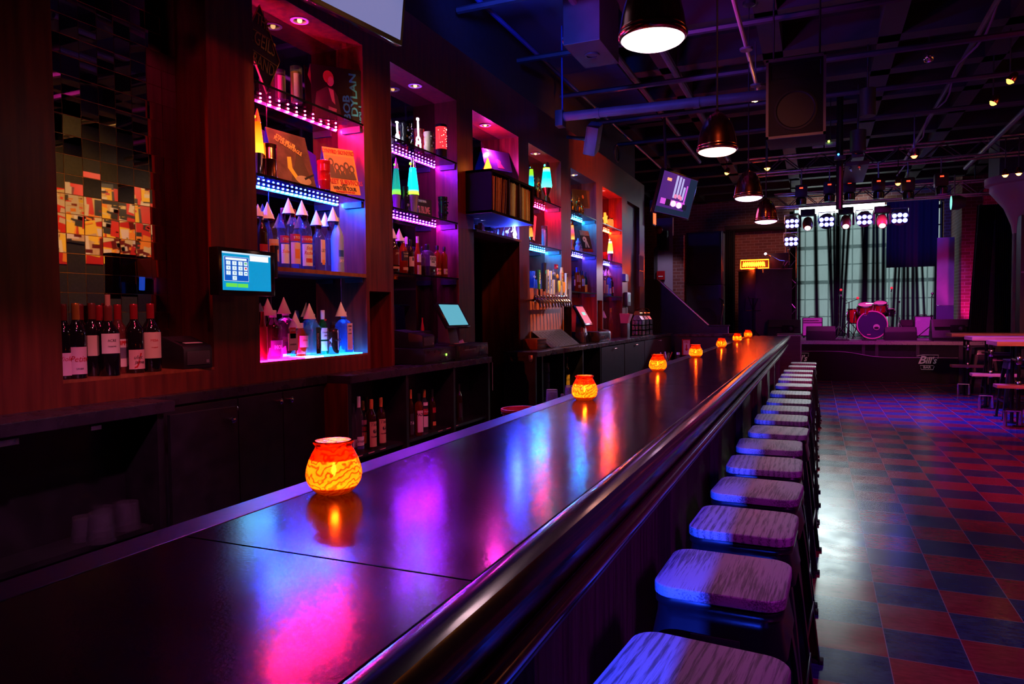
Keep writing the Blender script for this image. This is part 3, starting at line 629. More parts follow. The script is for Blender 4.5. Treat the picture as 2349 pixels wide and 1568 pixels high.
# wine niche
wz=SILL; G='wine bottles on the mirror tile ledge'
def wine(px,top,x,wpx,label,cap,lab,txts,glass='glass wine',liq=None): return bottle(px,top,x,wz,wpx,'wine',glass,label,cap=cap,capf=(.40,.18),lab=lab,txts=txts,name='wine_bottle',grp=G,liq=liq,phi=-.35,py=800)
wine(147,697,-2.66,40,'dark wine bottle with pink label at the extreme left, half hidden by the pillar','cap maroon',[('label pink',.05,.35,1.9)],[('Violet','text red',.27,.09,{'sh':.3})])
wine(176,695,-2.64,41,'dark wine bottle with gold capsule and curved pink label in pink script','cap gold',[('label pink',.06,.42,1.9)],[('Petite','text red',.26,.11,{'sh':.3}),('SIRAH','text dark',.13,.035)])
wine(186,697,-2.73,38,'dark wine bottle with maroon capsule behind the gold capped wine','cap maroon',[],[])
wine(213,695,-2.69,40,'dark wine bottle with cream label left of the corked wine bottle','cap maroon',[('label cream',.28,.56,1.6)],[])
wine(230,700,-2.745,38,'dark wine bottle hidden between cream labelled and corked wine bottles','cap red',[],[])
t=wine(250,700,-2.635,46,'dark wine bottle with cork standing out of its top and big white label','cap maroon',[('label white',.32,.60,1.9)],[('ACRE','text dark',.50,.05),('reserve','text dark',.42,.04)])
h_=U(250,700,x=-2.635).z-wz; MB().cyl(0,0,h_-.002,.0105,U(246,674,x=-2.635).z-wz-h_).build('cork_stopper','cork',t)
wine(272,698,-2.70,40,'rose wine bottle with blue and white label between the dark wines','cap red',[('label white',.10,.50,1.9),('label blue',.22,.38,1.9)],[('KIPP','text red',.44,.08,{'b':.001})],glass='glass rose',liq=('glass rose',.55))
wine(309,697,-2.66,41,'dark wine bottle with low pink label and looping pink and black script','cap red',[('label pink',.06,.34,1.9)],[('J','text red',.20,.24,{'sh':.3,'sx':.9}),('uliet','text dark',.23,.075,{'sh':.25}),('   james','text dark',.16,.07,{'sh':.25})])
wine(347,696,-2.655,42,'dark wine bottle with tall cream label at the right, beside the receipt printer','cap red',[('label cream',.20,.58,2.0)],[('MESA','text red',.46,.05),('vineyard','text red',.36,.03)])
# receipt printer on the wine ledge
def printer(loc,rz,w,d,h,label):
    t=thing('receipt_printer',loc,label,'receipt printer',None,rz)
    MB().extY([(-d/2,0),(d/2,0),(d/2,h*.62),(d/2-.01,h*.72),(-d/2+.03,h),(-d/2,h)],-w/2,w/2).build('housing','black',t,bev=.004)
    MB().b(d/2,-w*.4,h*.12,d/2+.004,w*.4,h*.55).build('front_cover','dark grey',t,bev=.002)
    MB().b(-.02,-w*.38,h*.86,.03,w*.38,h*.875,M4.Translation((0,0,0))@M4.Rotation(.12,4,'Y')).build('paper_slot','rubber',t,smooth=0)
    MB().b(.0,-w*.3,h*.84,.05,w*.3,h*.85,M4.Rotation(.13,4,'Y')).build('paper','paper',t,smooth=0)
    MB().c(d/2+.005,w*.3,h*.22,.003,.014,.014).build('button','grey',t,smooth=0)
    return t
q=U(435,840,x=-2.69); printer((-2.69,q.y-.02,wz),-.15,.145,.19,.145,'black receipt printer on the mirror tile ledge beside the wine bottles')
# niche 1, sill
zb=SILL+.0065; X1=-2.68
def cb(px,apex,base,cx_,x,z,wpx,prof,glass,label,clabel,**kw):
    bz=cone(cx_,apex,base,x,clabel,kw.pop('cw',None)); kw.setdefault('cap','cap white')
    return bottle(px,base,x,z,wpx,prof,glass,label,topz=bz+.028,**kw)
cb(603,694,714,597,-2.65,zb,20,'slim','liquor red','bright red liquor bottle at the left edge of the lit niche sill','paper cone at the left edge of the lit sill, half cut by the pillar',cap='red',lab=[('label red',.1,.62,2.4)],py=770)
cb(627,684,723,614.5,-2.70,zb,40,'spirit','glass brown','black brown liqueur bottle with round purple label second from left on the lit sill','magenta lit paper cone over the black brown liqueur bottle',lab=[('purple',.06,.38,1.8)],txts=[('MOL','text white',.24,.1,{'b':.002})],py=770)
cb(656,681,719,651.5,-2.645,zb,40,'stout','glass clear','square clear whiskey bottle with white and red labels glowing pink on the lit sill','tall pink lit paper cone over the square clear whiskey bottle',sq=.9,lab=[('label white',.16,.5,.9),('label red',.40,.62,.55)],txts=[('JIM BEAM','text white',.56,.05,{'sx':.7}),('BOURBON','text dark',.28,.045,{'sx':.8})],py=770)
cb(690,715,752,677.5,-2.69,zb,34,'flask','glass amber','round amber cognac flask bottle with round pink label on the lit sill','low pink lit paper cone over the round amber flask',liq=('glass amber',.55),lab=[('label pink',.28,.62,1.6)],txts=[('EXTRA','text red',.48,.06)],py=780)
cb(717,695,731,710,-2.65,zb,32,'bell','glass teal','green clear tequila bottle with vertical white lettering in the lit sill middle','grey lit paper cone over the green clear tequila bottle',sq=1,lab=[('label green',.06,.68,.45)],txts=[('HORNITOS','text white',.36,.085,{'vert':1,'sx':.85,'dy':-.002})],py=770)
bottle(741,711,-2.70,zb,20,'spirit','glass green','green gin bottle with white label and pale cap on the lit sill','cap white',(.46,.14),lab=[('label white',.08,.30,2.2),('label white',.34,.6,2.2),('red',.76,.80,.6)],txts=[('London','text dark',.50,.06,{'sh':.3}),('DRY','text dark',.42,.05)],py=770)
bottle(764,738,-2.66,zb,29,'stout','glass brown','short black gin bottle with pale blue diamond label on the lit sill','black',(.36,.1),lab=[],txts=[],py=780)
t=bpy.data.objects['liquor_bottle.%03d'%6] if False else None
q=U(764,780,x=-2.66); r_=S(29,q)/2
par=[o for o in bpy.data.objects if o.get('label','').startswith('short black gin')][0]
o=MB().prism([(0,.062),(.03,0),(0,-.062),(-.045,0)],0,.001).build('label',mat('label cyan',(.6,.75,.8),.7),par,smooth=0,T=M4.Translation((r_+.001,0,.085))@WX((0,0,0)))
for v in o.data.vertices: v.co.x-= (r_-math.sqrt(max(0,r_*r_-v.co.y**2))) if abs(v.co.y)<r_ else r_*.8
txt('HENDR',.02,'text dark',o,M4.Translation((r_+.0015,0,.085))@WX((0,0,0)),sx=.8,bend=None)
cb(789,692,725,782.6,-2.665,zb,33,'stout','glass blue','square pale blue gin bottle at the right end of the lit sill','grey lit paper cone over the pale blue gin bottle',sq=.95,lab=[('label white',.08,.72,.6)],txts=[('BOMBAY','text dark',.65,.05,{'sx':.75}),('SAPPHIRE','text dark',.47,.045,{'sx':.7}),('GIN','blue',.56,.06)],py=770)
# niche 1, board shelf
z3=1.726
cb(601,468,496,592,-2.66,z3,26,'spirit','glass brown','dark bottle cut by the pillar at the left end of the board shelf','paper cone cut by the pillar at the left end of the board shelf',lab=[('label red',.1,.4,2)],txts=[('BEEF','text white',.25,.07)],py=560)
cb(623,463,502,614,-2.655,z3,32,'vodka','glass clear','clear gin bottle with orange and red label left on the board shelf','leftmost whole paper cone on the board shelf, over the clear gin bottle',cap='cap red',lab=[('label pink',.1,.52,1.9),('label orange',.26,.44,1.5)],txts=[('BEEF','text dark',.36,.09,{'b':.002})],py=560)
bottle(650,477,-2.69,z3,26,'vodka','glass clear','clear vodka bottle with bare red cap and no paper cone on the board shelf','cap red',(.40,.17),lab=[('label red',.42,.54,2.4),('label white',.08,.40,2.0)],txts=[('STOLI','text white',.48,.06),('Salted','orange',.28,.08,{'sh':.3})],py=560)
cb(674,454,490,662,-2.655,z3,29,'vodka','glass clear','clear vodka bottle with orange fruit label on the board shelf','tallest paper cone on the board shelf, over the orange fruit vodka',cap='cap red',lab=[('label red',.46,.58,2.4),('label pink',.08,.44,2.2),('orange',.17,.33,.9)],txts=[('STOLI','text white',.52,.06)],py=560)
cb(701,459,494,692.6,-2.655,z3,30,'vodka','glass clear','clear raspberry vodka bottle with berries around script label on the board shelf','paper cone over the raspberry vodka bottle',cap='cap red',lab=[('label red',.45,.57,2.5),('label white',.06,.43,2.3),('text red',.12,.19,1.2)],txts=[('STOLICHNAYA','text white',.51,.055,{'sx':.75}),('Stoli','text red',.36,.085,{'sh':.3}),('Razberi','text red',.28,.085,{'sh':.3,'sx':.8})],py=560)
cb(732,482,517,726,-2.66,z3,30,'spirit','glass clear','clear rum bottle with narrow script label right of the raspberry vodka','paper cone over the clear rum bottle with narrow script label',cap='cap orange',lab=[('label pink',.16,.62,.9),('label orange',.12,.22,.5)],txts=[('LILY','text dark',.4,.09,{'sh':.3,'sx':.6})],py=560)
cb(757,487,520,746,-2.70,z3,26,'spirit','glass clear','clear bottle with black panel label left of the frosted blue bottle','paper cone over the bottle with black panel label',lab=[('label black',.14,.66,2.0),('label pink',.04,.12,1.0)],py=560,cap='cap red')
cb(774,474,508,764,-2.645,z3,29,'vodka','frost blue','frosted blue vodka bottle at the right end of the board shelf','rightmost paper cone on the board shelf, over the frosted blue bottle',cap='frost blue',lab=[('blue',.28,.4,1.0)],txts=[('SKY','text white',.2,.07)],py=560)
# niche 2 whiskey shelf
z4=1.756; 
cb(903,524,547,902,-2.66,z4,26,'spirit','glass brown','whiskey bottle with red brown label at the left end of the glass whiskey shelf','paper cone cut by the pillar on the glass whiskey shelf',lab=[('maroon',.2,.6,2.4),('label tan',.1,.16,2)],txts=[('JAM','cream',.5,.08)],py=600)
cb(925,524,553,916,-2.67,z4,22,'spirit','glass amber','amber whiskey bottle with black label under a paper cone','only whole paper cone on the glass whiskey shelf',liq=('glass amber',.36),lab=[('label black',.36,.62,2.3),('label tan',.10,.18,1.6)],txts=[('TULLAMORE','cream',.56,.06,{'sx':.6}),('DEW','cream',.48,.08)],py=600)
bottle(942,549,-2.645,z4,16,'spirit','glass brown','brown whiskey bottle with pink label and black oval mark','black',(.42,.22),lab=[('label pink',.22,.5,2.4),('label black',.38,.48,.6)],py=600)
bottle(933,543,-2.75,z4,16,'spirit','glass brown','pale capped bottle behind the brown whiskey bottle','cap white',(.42,.12),py=600)
bottle(958,542,-2.69,z4,16,'slim','glass amber','tall white necked whiskey bottle left of the square one','cap white',(.40,.32),lab=[('label white',.34,.54,1.8),('label tan',.02,.26,1.8)],liq=('glass amber',.4),py=600)
bottle(980,560,-2.66,z4,30,'stout','glass clear','wide square whiskey bottle with big pale label and dark stopper','black',(.38,.14),sq=1,lab=[('label white',.30,.62,.93)],txts=[('KNOB','text dark',.53,.17,{'sx':.75,'b':.0006}),('CREEK','text dark',.43,.07,{'sx':1.1,'b':.0004}),('9','text dark',.36,.08,{'dy':.03})],liq=('glass brown',.3),py=600)
bottle(1003,563,-2.69,z4,17,'stout','glass amber','amber bourbon bottle with orange label, left one of the pair','black',(.44,.08),liq=('glass amber',.55),lab=[('label orange',.08,.28,2.0)],txts=[('BULLEIT','text dark',.2,.05)],py=600)
bottle(1019,566,-2.66,z4,15,'stout','glass amber','amber bourbon bottle with tan label, right one of the pair','black',(.44,.08),liq=('glass amber',.75),lab=[('label tan',.1,.28,2.0)],txts=[('RYE','text dark',.2,.05)],py=600)
bottle(968,566,-2.77,z4,12,'spirit','glass brown','small dark bottle behind the wide square whiskey bottle','black',(.42,.12),py=600)
# niche 5 / 6 shelves
z5=1.731
for px,top,x,w_,pf,gl,lb,kw in ((1317,622,-2.68,9,'spirit','glass clear','clear whiskey bottle with white neck at the shelf left above the tilted red screen',dict(lab=[('label white',.3,.6,2)])),
  (1324,613,-2.65,14,'stout','glass amber','tall whiskey bottle with tan shield label above the tilted red screen',dict(lab=[('label tan',.4,.68,2.2),('label cream',.16,.28,1.4)],liq=('glass amber',.4))),
  (1336,621,-2.66,12,'spirit','glass amber','whiskey bottle with big cream label above the tilted red screen',dict(lab=[('label cream',.3,.62,2.2)],liq=('glass amber',.35))),
  (1330,620,-2.75,12,'spirit','glass brown','dark bottle behind the shield label whiskey',dict()),
  (1343,624,-2.72,9,'spirit','glass green','green bottle with yellow label at the right of the far whiskey shelf',dict(lab=[('yellow',.05,.4,2.4)]))):
    bottle(px,top,x,z5,w_,pf,gl,lb,'blue' if px==1324 else 'black',(.42,.16),py=650,**kw)
z6=1.712
cb(1391,616,632,1390.5,-2.65,z6,9,'spirit','glass clear','clear bottle with white label under the left cone of the far niche','left paper cone in the far orange niche',lab=[('label white',.1,.5,2.2)],py=650)
cb(1397,617,632,1396.5,-2.66,z6,10,'stout','glass blue','dark blue bottle with white label under the right cone of the far niche','right paper cone in the far orange niche',lab=[('label white',.1,.35,2.0)],py=650)
bottle(1385,620,-2.66,z6,8,'spirit','glass clear','clear bottle at the left end of the far niche shelf','cap white',lab=[('label pink',.1,.6,2.2)],py=650)
bottle(1403,636,-2.70,z6,9,'stout','glass brown','dark squat bottle with red label at the right of the far niche shelf','black',lab=[('label red',.2,.5,1.8)],py=660)
bottle(1401,706,-2.63,CT,11,'slim','glass rose','tall slim clear bottle standing on the counter under the far niche','cap orange',lab=[],py=740)
bottle(1388,722,-2.70,CT,9,'spirit','glass clear','clear bottle under a cone on the counter behind the small black printer','cap white',py=745)
cone(1385,712,728,-2.70,'paper cone on the counter behind the small black printer')
# bottles in the open bays
zS_=zS
for px,top,x,w_,pf,gl,cp,lb,kw in ((811,925,-2.50,16,'spirit','glass clear','glass clear','clear bottle cut by the left post of the first open bay',dict(lab=[('label white',.12,.28,2.2)])),
  (823,909,-2.47,22,'spirit','glass clear','label white','clear tequila bottle with white low label in the first open bay',dict(lab=[('label white',.14,.30,2.2),('label blue',.08,.13,2.2)],txts=[('Jimador','text dark',.22,.08,{'sh':.2})])),
  (833,919,-2.55,18,'spirit','glass clear','cap orange','white labelled triple liqueur bottle behind the tequila in the first open bay',dict(lab=[('label white',.5,.6,2.2),('label red',.36,.46,2.2),('label orange',.1,.34,2.2)],txts=[('Triple','text white',.3,.07)])),
  (852,915,-2.47,22,'spirit','glass brown','cap orange','left tan labelled vodka bottle in the first open bay',dict(lab=[('label tan',.06,.56,2.3)],txts=[('Titos','text dark',.5,.10,{'sh':.2}),('Handmade','text dark',.26,.05,{'sx':.8}),('o','text dark',.38,.16,{'b':.003})])),
  (874,911,-2.49,21,'spirit','glass brown','cap orange','right tan labelled vodka bottle in the first open bay',dict(lab=[('label tan',.06,.56,2.3)],txts=[('Titos','text dark',.5,.10,{'sh':.2}),('Handmade','text dark',.26,.05,{'sx':.8}),('o','text dark',.38,.16,{'b':.003})])),
  (841,909,-2.57,18,'spirit','glass brown','cap maroon','dark bottle at the back of the first open bay',dict()),
  (943,893,-2.47,12,'spirit','glass brown','cap orange','black labelled whiskey bottle at the left of the middle open bay',dict(lab=[('label black',.06,.5,2.2)],txts=[('No','text white',.3,.1)])),
  (961,902,-2.46,19,'stout','glass amber','black','amber whiskey bottle with white lettered label in the middle open bay',dict(lab=[('label pink',.08,.6,2.3)],txts=[('PADDY','text dark',.5,.1,{'b':.0006})],liq=('glass amber',.7))),
  (974,893,-2.52,16,'spirit','glass clear','cap orange','clear schnapps bottle with red and white bands in the middle open bay',dict(lab=[('label white',.62,.7,2.2),('label red',.4,.54,2.2),('label white',.1,.36,2.2)],txts=[('Peach','text white',.47,.07)])),
  (992,892,-2.50,16,'spirit','glass brown','black','black bottle at the right of the middle open bay',dict(lab=[('label red',.42,.55,1.4),('label orange',.1,.2,1.4)])),
  (1054,880,-2.50,14,'spirit','glass brown','black','dark bottle beside the left post of the third open bay',dict(lab=[('label black',.1,.5,2)]))):
    bottle(px,top,x,zS_,w_,pf,gl,lb,cp,(.42,.12),py=960,grp='bottles in the open bays under the register',**kw)
# yellow labelled whiskey in the far counter bay and stacked tumblers there
zz=.641
bottle(1300,818,-2.42,zz,14,'spirit','glass brown','dark bottle with bright yellow label in the bay under the beer taps','black',(.42,.1),lab=[('yellow',.12,.5,2.3)],txts=[('JUSTO','text dark',.36,.08)],py=850,topz=U(1300,818,x=-2.42).z)
bottle(1294,826,-2.46,zz,12,'spirit','glass brown','dark bottle left of the yellow labelled one under the beer taps','black',(.42,.1),lab=[('label cream',.1,.4,2)],py=850,topz=U(1294,826,x=-2.46).z)
def tumbler(loc,r,h,label,grp,name='tumbler',m='glass clear',up=False,cat='glass',par=False):
    pr=[(r,0),(r*.985,.0),(r*.82,h*.96),(r*.80,h),(.001,h),(.001,h-.012),(r*.76,h-.012),(r*.93,.001),(r,0)]
    if up: pr=[(a,h-q) for a,q in pr]
    t=thing(name,loc,label,cat,grp)
    MB().lathe(pr,22,caps=False).build('cup_wall',m,t,smooth=50)
    zb_=.42*h
    MB().lathe([(r*.915,zb_-.002),(r*.93,zb_),(r*.915,zb_+.002)] if not up else [(r*.9,h*.6-.002),(r*.915,h*.6),(r*.9,h*.6+.002)],22,caps=False).build('rim_ring',m,t)
    return t
k=0
for px,py,x,w_ in ((230,1180,-2.42,62),(292,1160,-2.47,56),(188,1190,-2.50,50),(235,1140,-2.55,48),(275,1135,-2.56,46)):
    c=U(px,py-30,x=x); r_=S(w_,c)/2
    tumbler((x,c.y,.641),r_,r_*2.2,['upside down tumbler at the front of the dark left cubby','upside down tumbler at the right of the dark left cubby, lit brightest','upside down tumbler at the left of the dark left cubby','upside down tumbler at the back left of the dark left cubby','upside down tumbler at the back right of the dark left cubby'][k],'tumblers in the left cubby'); k+=1
c=U(178,1090,x=-2.50)
for j in range(3): tumbler((-2.50,c.y,.641+.106*(j+1)-.106+.1),.036-.002*j,.095,'tumbler in the tall stack in the dark left cubby, %s from below'%ORD[j],'stacked tumblers in the left cubby') if 0 else None
for j in range(4):
    c=U(1252,880,x=-2.36); tumbler((-2.36-.0,c.y+.02,.641+.092*j),.035,.09,'pint glass in the stack at the left bay under the beer taps, %s from below'%ORD[j],'stacked glasses under the beer taps')
# plastic cup stacks standing behind the bar (on the underbar shelf)
UB=thing('underbar_shelf',(0,0,0),'steel shelf behind the bar holding ice bucket and plastic cup stacks','shelf')
MB().b(-1.50,2.2,.84,-1.125,9.5,.86).build('shelf_top','steel',UB,smooth=0)
for y in (2.3,4.6,7.0,9.4): MB().b(-1.49,y,0,-1.46,y+.03,.84).build('leg','steel',UB,smooth=0); MB().b(-1.16,y,0,-1.13,y+.03,.84).build('leg','steel',UB,smooth=0)
def cups(px,top,x,w_,n,lab):
    c=U(px,top,x=x); r_=S(w_,c)/2; h=c.z-.86; d=.012
    b0=max(.05,h-d*(n-1))
    for j in range(n): tumbler((x,c.y,.86+j*d),r_*(1-.0*j),b0,'clear plastic cup in the %s, %s from below'%(lab,ORD[j]),lab,'plastic_cup','plastic cup',False,'plastic cup')
cups(1266,893,-1.32,31,6,'cup stack nearest the ice bucket'); cups(1308,884,-1.30,28,5,'cup stack behind the second candle'); cups(1290,903,-1.2,10,4,'small cup stack')
q=U(1196,936,x=-1.32); t=thing('ice_bucket',(-1.32,q.y,.861),'round red and white plastic bucket behind the bar','bucket')
r_=S(92,q)/2; h=q.z-.861
MB().lathe([(r_*.78,0),(r_*.96,h-.012),(r_*1.03,h-.012),(r_*1.03,h),(r_*.95,h),(r_*.76,.006),(.001,.006)],32).build('bucket_wall','red',t)
MB().lathe([(.001,h*.6),(r_*.88,h*.62)],24,caps=False).build('ice','white',t)
MB().tube([(r_*1.0*math.cos(a),r_*1.0*math.sin(a),h-.02+.016*math.sin(a)) for a in [PI*i/12+.3 for i in range(13)]],.004).build('handle','chrome',t)
# ------------------------------------------------------------------ things on the niche shelves
def qf(TL,TR,BL):
    r=TR-TL; u=TL-BL; M=frame(r,u,BL); return M,r.length,u.length
def panel(name,px4,xs,label,cat,m,group=None,th=.004,flap=None):
    """flat sleeve / card from its four corners (TL,TR,BR,BL) each on its own depth plane"""
    P=[U(*p,x=x) for p,x in zip(px4,xs)]
    P[2]=P[1]+P[3]-P[0]; M,wd,hg=qf(P[0],P[1],P[3]); t=thing(name,P[3],label,cat,group); Mi=M4.Translation(-P[3])
    n=M.to_3x3()@V((0,0,1)); Q=[p-P[3] for p in P]
    MB().add([q+n*th for q in Q]+[q for q in Q],[(0,1,2,3),(7,6,5,4),(0,4,5,1),(1,5,6,2),(2,6,7,3),(3,7,4,0)]).build('front_cover',m,t,smooth=0)
    if flap:
        B=[Q[0],Q[1],Q[2]-n*0+V((-.10,.0,0)),Q[3]+V((-.10,0,0))]
        MB().quad(*[b-n*.002 for b in B]).build('back_cover',flap,t,smooth=0,keep=True)
    return t,Mi@M@M4.Translation((0,0,th+.0006)),wd,hg
def rect(mb,x0,y0,x1,y1,z=0): mb.quad((x0,y0,z),(x1,y0,z),(x1,y1,z),(x0,y1,z))
def blob(cx,cy,rx,ry,n=14,a0=0): return [(cx+rx*math.cos(2*PI*i/n+a0),cy+ry*math.sin(2*PI*i/n+a0)) for i in range(n)]
def flat(M,polys,mats,parent,name='print'):
    mb=MB()
    for k,(mi,p) in enumerate(polys): mb.mat(mi).add([(x,y,.0003+.00025*k) for x,y in p],[tuple(range(len(p)))])
    return mb.build(name,mats,parent,smooth=0,T=M,keep=True)
zt=2.656
# diamond sign
X_=-2.70; PT=[(595,12),(641,141),(612,214),(562,84)]; P=[U(*p,x=X_) for p in PT]; c=sum(P,V())/4
t=thing('diamond_sign',(X_,P[2].y,P[2].z),'dark diamond shaped sign with gold lettering on the top shelf left','sign'); L_=V((X_,P[2].y,P[2].z))
MB().add([p-L_ for p in P]+[p-L_+V((-.008,0,0)) for p in P],[(0,1,2,3),(7,6,5,4),(0,4,5,1),(1,5,6,2),(2,6,7,3),(3,7,4,0)]).build('board','brown',t,smooth=0)
mb=MB(); mb.tube([p-L_+V((.001,0,0)) for p in P],.004,4,closed=True); mb.build('rim','text gold',t)
rd=(U(638,129,x=X_)-U(581,88,x=X_)).normalized(); ud=rd.cross(V((-1,0,0))); ud=V((1,0,0)).cross(rd)
for s_,px,py,sz in (('THE',603,52,.085),('J.GEILS',603,98,.105),('BAND',605,150,.095)):
    txt(s_,sz,'text gold',t,frame(rd,V((0,0,1)),U(px,py,x=X_+.002)-L_),sx=.62)
for a_,b_ in (((580,66),(622,92)),((574,110),(636,152))):
    MB().tube([U(*a_,x=X_+.002)-L_,U(*b_,x=X_+.002)-L_],.0018,4).build('line','text gold',t)
def jarcandle(px,top,w_,x,z,label,art,grp='tall glass prayer candles'):
    c=U(px,top+50,x=x); h=U(px,top,x=x).z-z; r=S(w_,c)/2
    t=thing('prayer_candle',(x,c.y,z),label,'candle',grp)
    MB().lathe([(r*.9,0),(r,.006),(r,h-.006),(r*1.02,h-.004),(r*1.02,h),(r*.94,h),(r*.93,.01),(.001,.01)],24).build('glass_tube','glass clear',t,smooth=50)
    MB().lathe([(.001,.011),(r*.9,.012),(r*.9,h*.86),(.001,h*.84)],20).build('wax',art[0],t)
    MB().lathe([(r*1.005,h*.05),(r*1.005,h*.8)],14,rot=-1.3,ang=2.2,caps=False).build('picture_label',art[1],t)
    fig=MB().add([(r*1.012*math.cos(a),r*1.012*math.sin(a),zz) for a,zz in ((-.7,.1*h),(.1,.1*h),(0,.5*h),(-.12,.72*h),(-.3,.76*h),(-.48,.72*h),(-.6,.5*h))],[(0,1,2,3,4,5,6)]).build('figure_print',art[2],t,smooth=0,keep=True)
jarcandle(643,162,24,-2.74,zt,'shorter dim prayer candle beside the diamond sign','maroon cream brown'.split())
jarcandle(680,155,27,-2.70,zt,'tall yellow lit prayer candle left of the dark record sleeve','yellow cream tan'.split())
t,M,wd,hg=panel('record_sleeve',[(711,146),(832,164),(834,274),(717,272)],[-2.775,-2.61,-2.61,-2.775],'dark record sleeve with blue vertical lettering and an orange haired figure','record sleeve',mat('sleeve dark',(.018,.010,.010),.3),'record sleeves on the shelves',flap='maroon')
flat(M,[(0,[(.02*wd,.03*hg),(.55*wd,.03*hg),(.5*wd,.45*hg),(.42*wd,.6*hg),(.3*wd,.62*hg),(.1*wd,.5*hg)]),(1,[(.33*wd,.6*hg),(.42*wd,.57*hg),(.44*wd,.3*hg),(.38*wd,.36*hg)]),(1,blob(.37*wd,.74*hg,.07*wd,.11*hg)),(2,blob(.34*wd,.80*hg,.10*wd,.12*hg)),(1,blob(.385*wd,.73*hg,.055*wd,.085*hg)),(1,[(.3*wd,.2*hg),(.45*wd,.16*hg),(.46*wd,.22*hg),(.31*wd,.26*hg)])],['brown',mat('print skin',(.75,.38,.2),.6),mat('print orange',(.6,.12,.04),.6)],t)
R90=M4.Rotation(PI/2,4,'Z')
for s_,x_,y_,sz,m in (('BOB',.66,.26,.064,'text teal'),('DYLAN',.81,.52,.064,'text teal'),('VOL.1',.93,.17,.034,'text teal')): txt(s_,sz,m,t,M@M4.Translation((x_*wd,y_*hg,.001))@R90,sx=1.25,bold=.0016)
z2=2.191
# rocket lamp at the left edge
def lava(px,top,w_,x,z,label,kind,cols,base='brass',cap='brass',es=4,bot=None):
    c=U(px,top+50,x=x); h=U(px,top,x=x).z-z; r=S(w_,c)/2
    t=thing('lava_lamp',(x,c.y,z),label,'lava lamp','lava lamps on the shelves')
    if kind=='rocket':   # flared base, tapering to a pointed cap
        zb=.33*h; MB().lathe([(r*.7,0),(r*.66,.02*h),(r*.80,.18*h),(r*.96,zb),(.001,zb)],28).build('base',base,t,smooth=60)
        g=MB().lathe([(r*1.0,zb),(r*.94,zb+.12*h),(r*.78,.60*h),(r*.55,.80*h),(.001,.80*h)],28); tip=[(r*.56,.80*h),(r*.3,.92*h),(r*.06,h),(.001,h)]
    else:                # hourglass base
        zb=.38*h; MB().lathe([(r*.85,0),(r*.86,.01*h),(r*.40,.19*h),(r*.40,.20*h),(r*.93,zb),(.001,zb)],28).build('base',base,t,smooth=30)
        g=MB().lathe([(r*.93,zb),(r*1.0,zb+.06*h),(r*.62,.87*h),(.001,.87*h)],28); tip=[(r*.62,.87*h),(r*.42,h),(.001,h)]
    m,nt,b,o=nm('lava liquid %d'%px); N=nt.nodes.new; L=nt.links.new
    tc=N('ShaderNodeTexCoord'); sp=N('ShaderNodeSeparateXYZ'); L(tc.outputs['Object'],sp.inputs[0]); mr=N('ShaderNodeMapRange'); mr.inputs[1].default_value=zb; mr.inputs[2].default_value=.86*h; L(sp.outputs[2],mr.inputs[0])
    cr=N('ShaderNodeValToRGB'); L(mr.outputs[0],cr.inputs[0]); e=cr.color_ramp.elements
    e[0].color=(*cols[0],1); e[0].position=.0; e[1].color=(*cols[-1],1); e[1].position=1
    for q,cc in cols[1:-1]: n_=e.new(q); n_.color=(*cc,1)
    b.inputs['Base Color'].default_value=(.02,.02,.02,1); b.inputs['Roughness'].default_value=.08
    L(cr.outputs[0],b.inputs['Emission Color']); b.inputs['Emission Strength'].default_value=es
    g.build('glass_bottle',m,t,smooth=60)
    MB().lathe(tip,24).build('cap',cap,t,smooth=60)
    for j in range(3): MB().sph(r*.35*math.cos(2.1*j),r*.5*math.sin(2.1*j)-.0,zb+(.2+.17*j)*h,r*(.34-.06*j),10,6,sz=1.2).build('wax_blob',emat('wax %d %d'%(px,j),cols[0],es*.8),t)
    return t
lava(591,249,26,-2.655,z2,'tall orange glowing cone lamp cut by the pillar at the left of the sleeve shelf','rocket',[(1,.5,.03),(.3,(1,.28,.01)),(.8,(1,.08,.0)),(.8,.03,0)],'chrome','orange',3)
def tin(name,px,top,w_,x,z,label,m,rings,cat):
    c=U(px,top+40,x=x); h=U(px,top,x=x).z-z; r=S(w_,c)/2
    t=thing(name,(x,c.y,z),label,cat)
    pr=[(.001,0),(r*.94,0),(r,.004)]
    for q in rings: pr+=[(r,q*h-.004),(r*1.04,q*h),(r,q*h+.004)]
    pr+=[(r,h-.003),(r*.96,h),(.001,h)] 
    MB().lathe(pr,28).build('body',m,t,smooth=30); MB().lathe([(r*1.03,h*.9),(r*1.03,h+.003),(r*.9,h+.006),(.001,h+.006)],28).build('lid',m,t,smooth=40)
tin('drinking_glass_tin',616,334,38,-2.645,z2,'dark mirrored round tin in front of the brown record sleeve','copper',(.55,),'tin')
t,M,wd,hg=panel('record_sleeve',[(608,291),(698,317),(716,426),(636,412)],[-2.775,-2.715,-2.655,-2.70],'brown record sleeve leaning, with diagonal lettering and a guitar player print','record sleeve',mat('sleeve brown',(.10,.035,.03),.4,c2=(.22,.09,.07),nscale=14),'record sleeves on the shelves',flap='label blue')
flat(M,[(0,[(.35*wd,.05*hg),(.5*wd,.0),(.95*wd,.0),(.8*wd,.35*hg),(.62*wd,.75*hg),(.5*wd,.4*hg)]),(1,[(.32*wd,.5*hg),(.42*wd,.52*hg),(.42*wd,.3*hg),(.55*wd,.14*hg),(.5*wd,.06*hg),(.3*wd,.28*hg)]),(2,blob(.68*wd,.1*hg,.2*wd,.09*hg)),(3,[(.7*wd,.15*hg),(.72*wd,.11*hg),(.98*wd,.24*hg),(.98*wd,.28*hg)])],['brown','yellow','tan','black'],t)
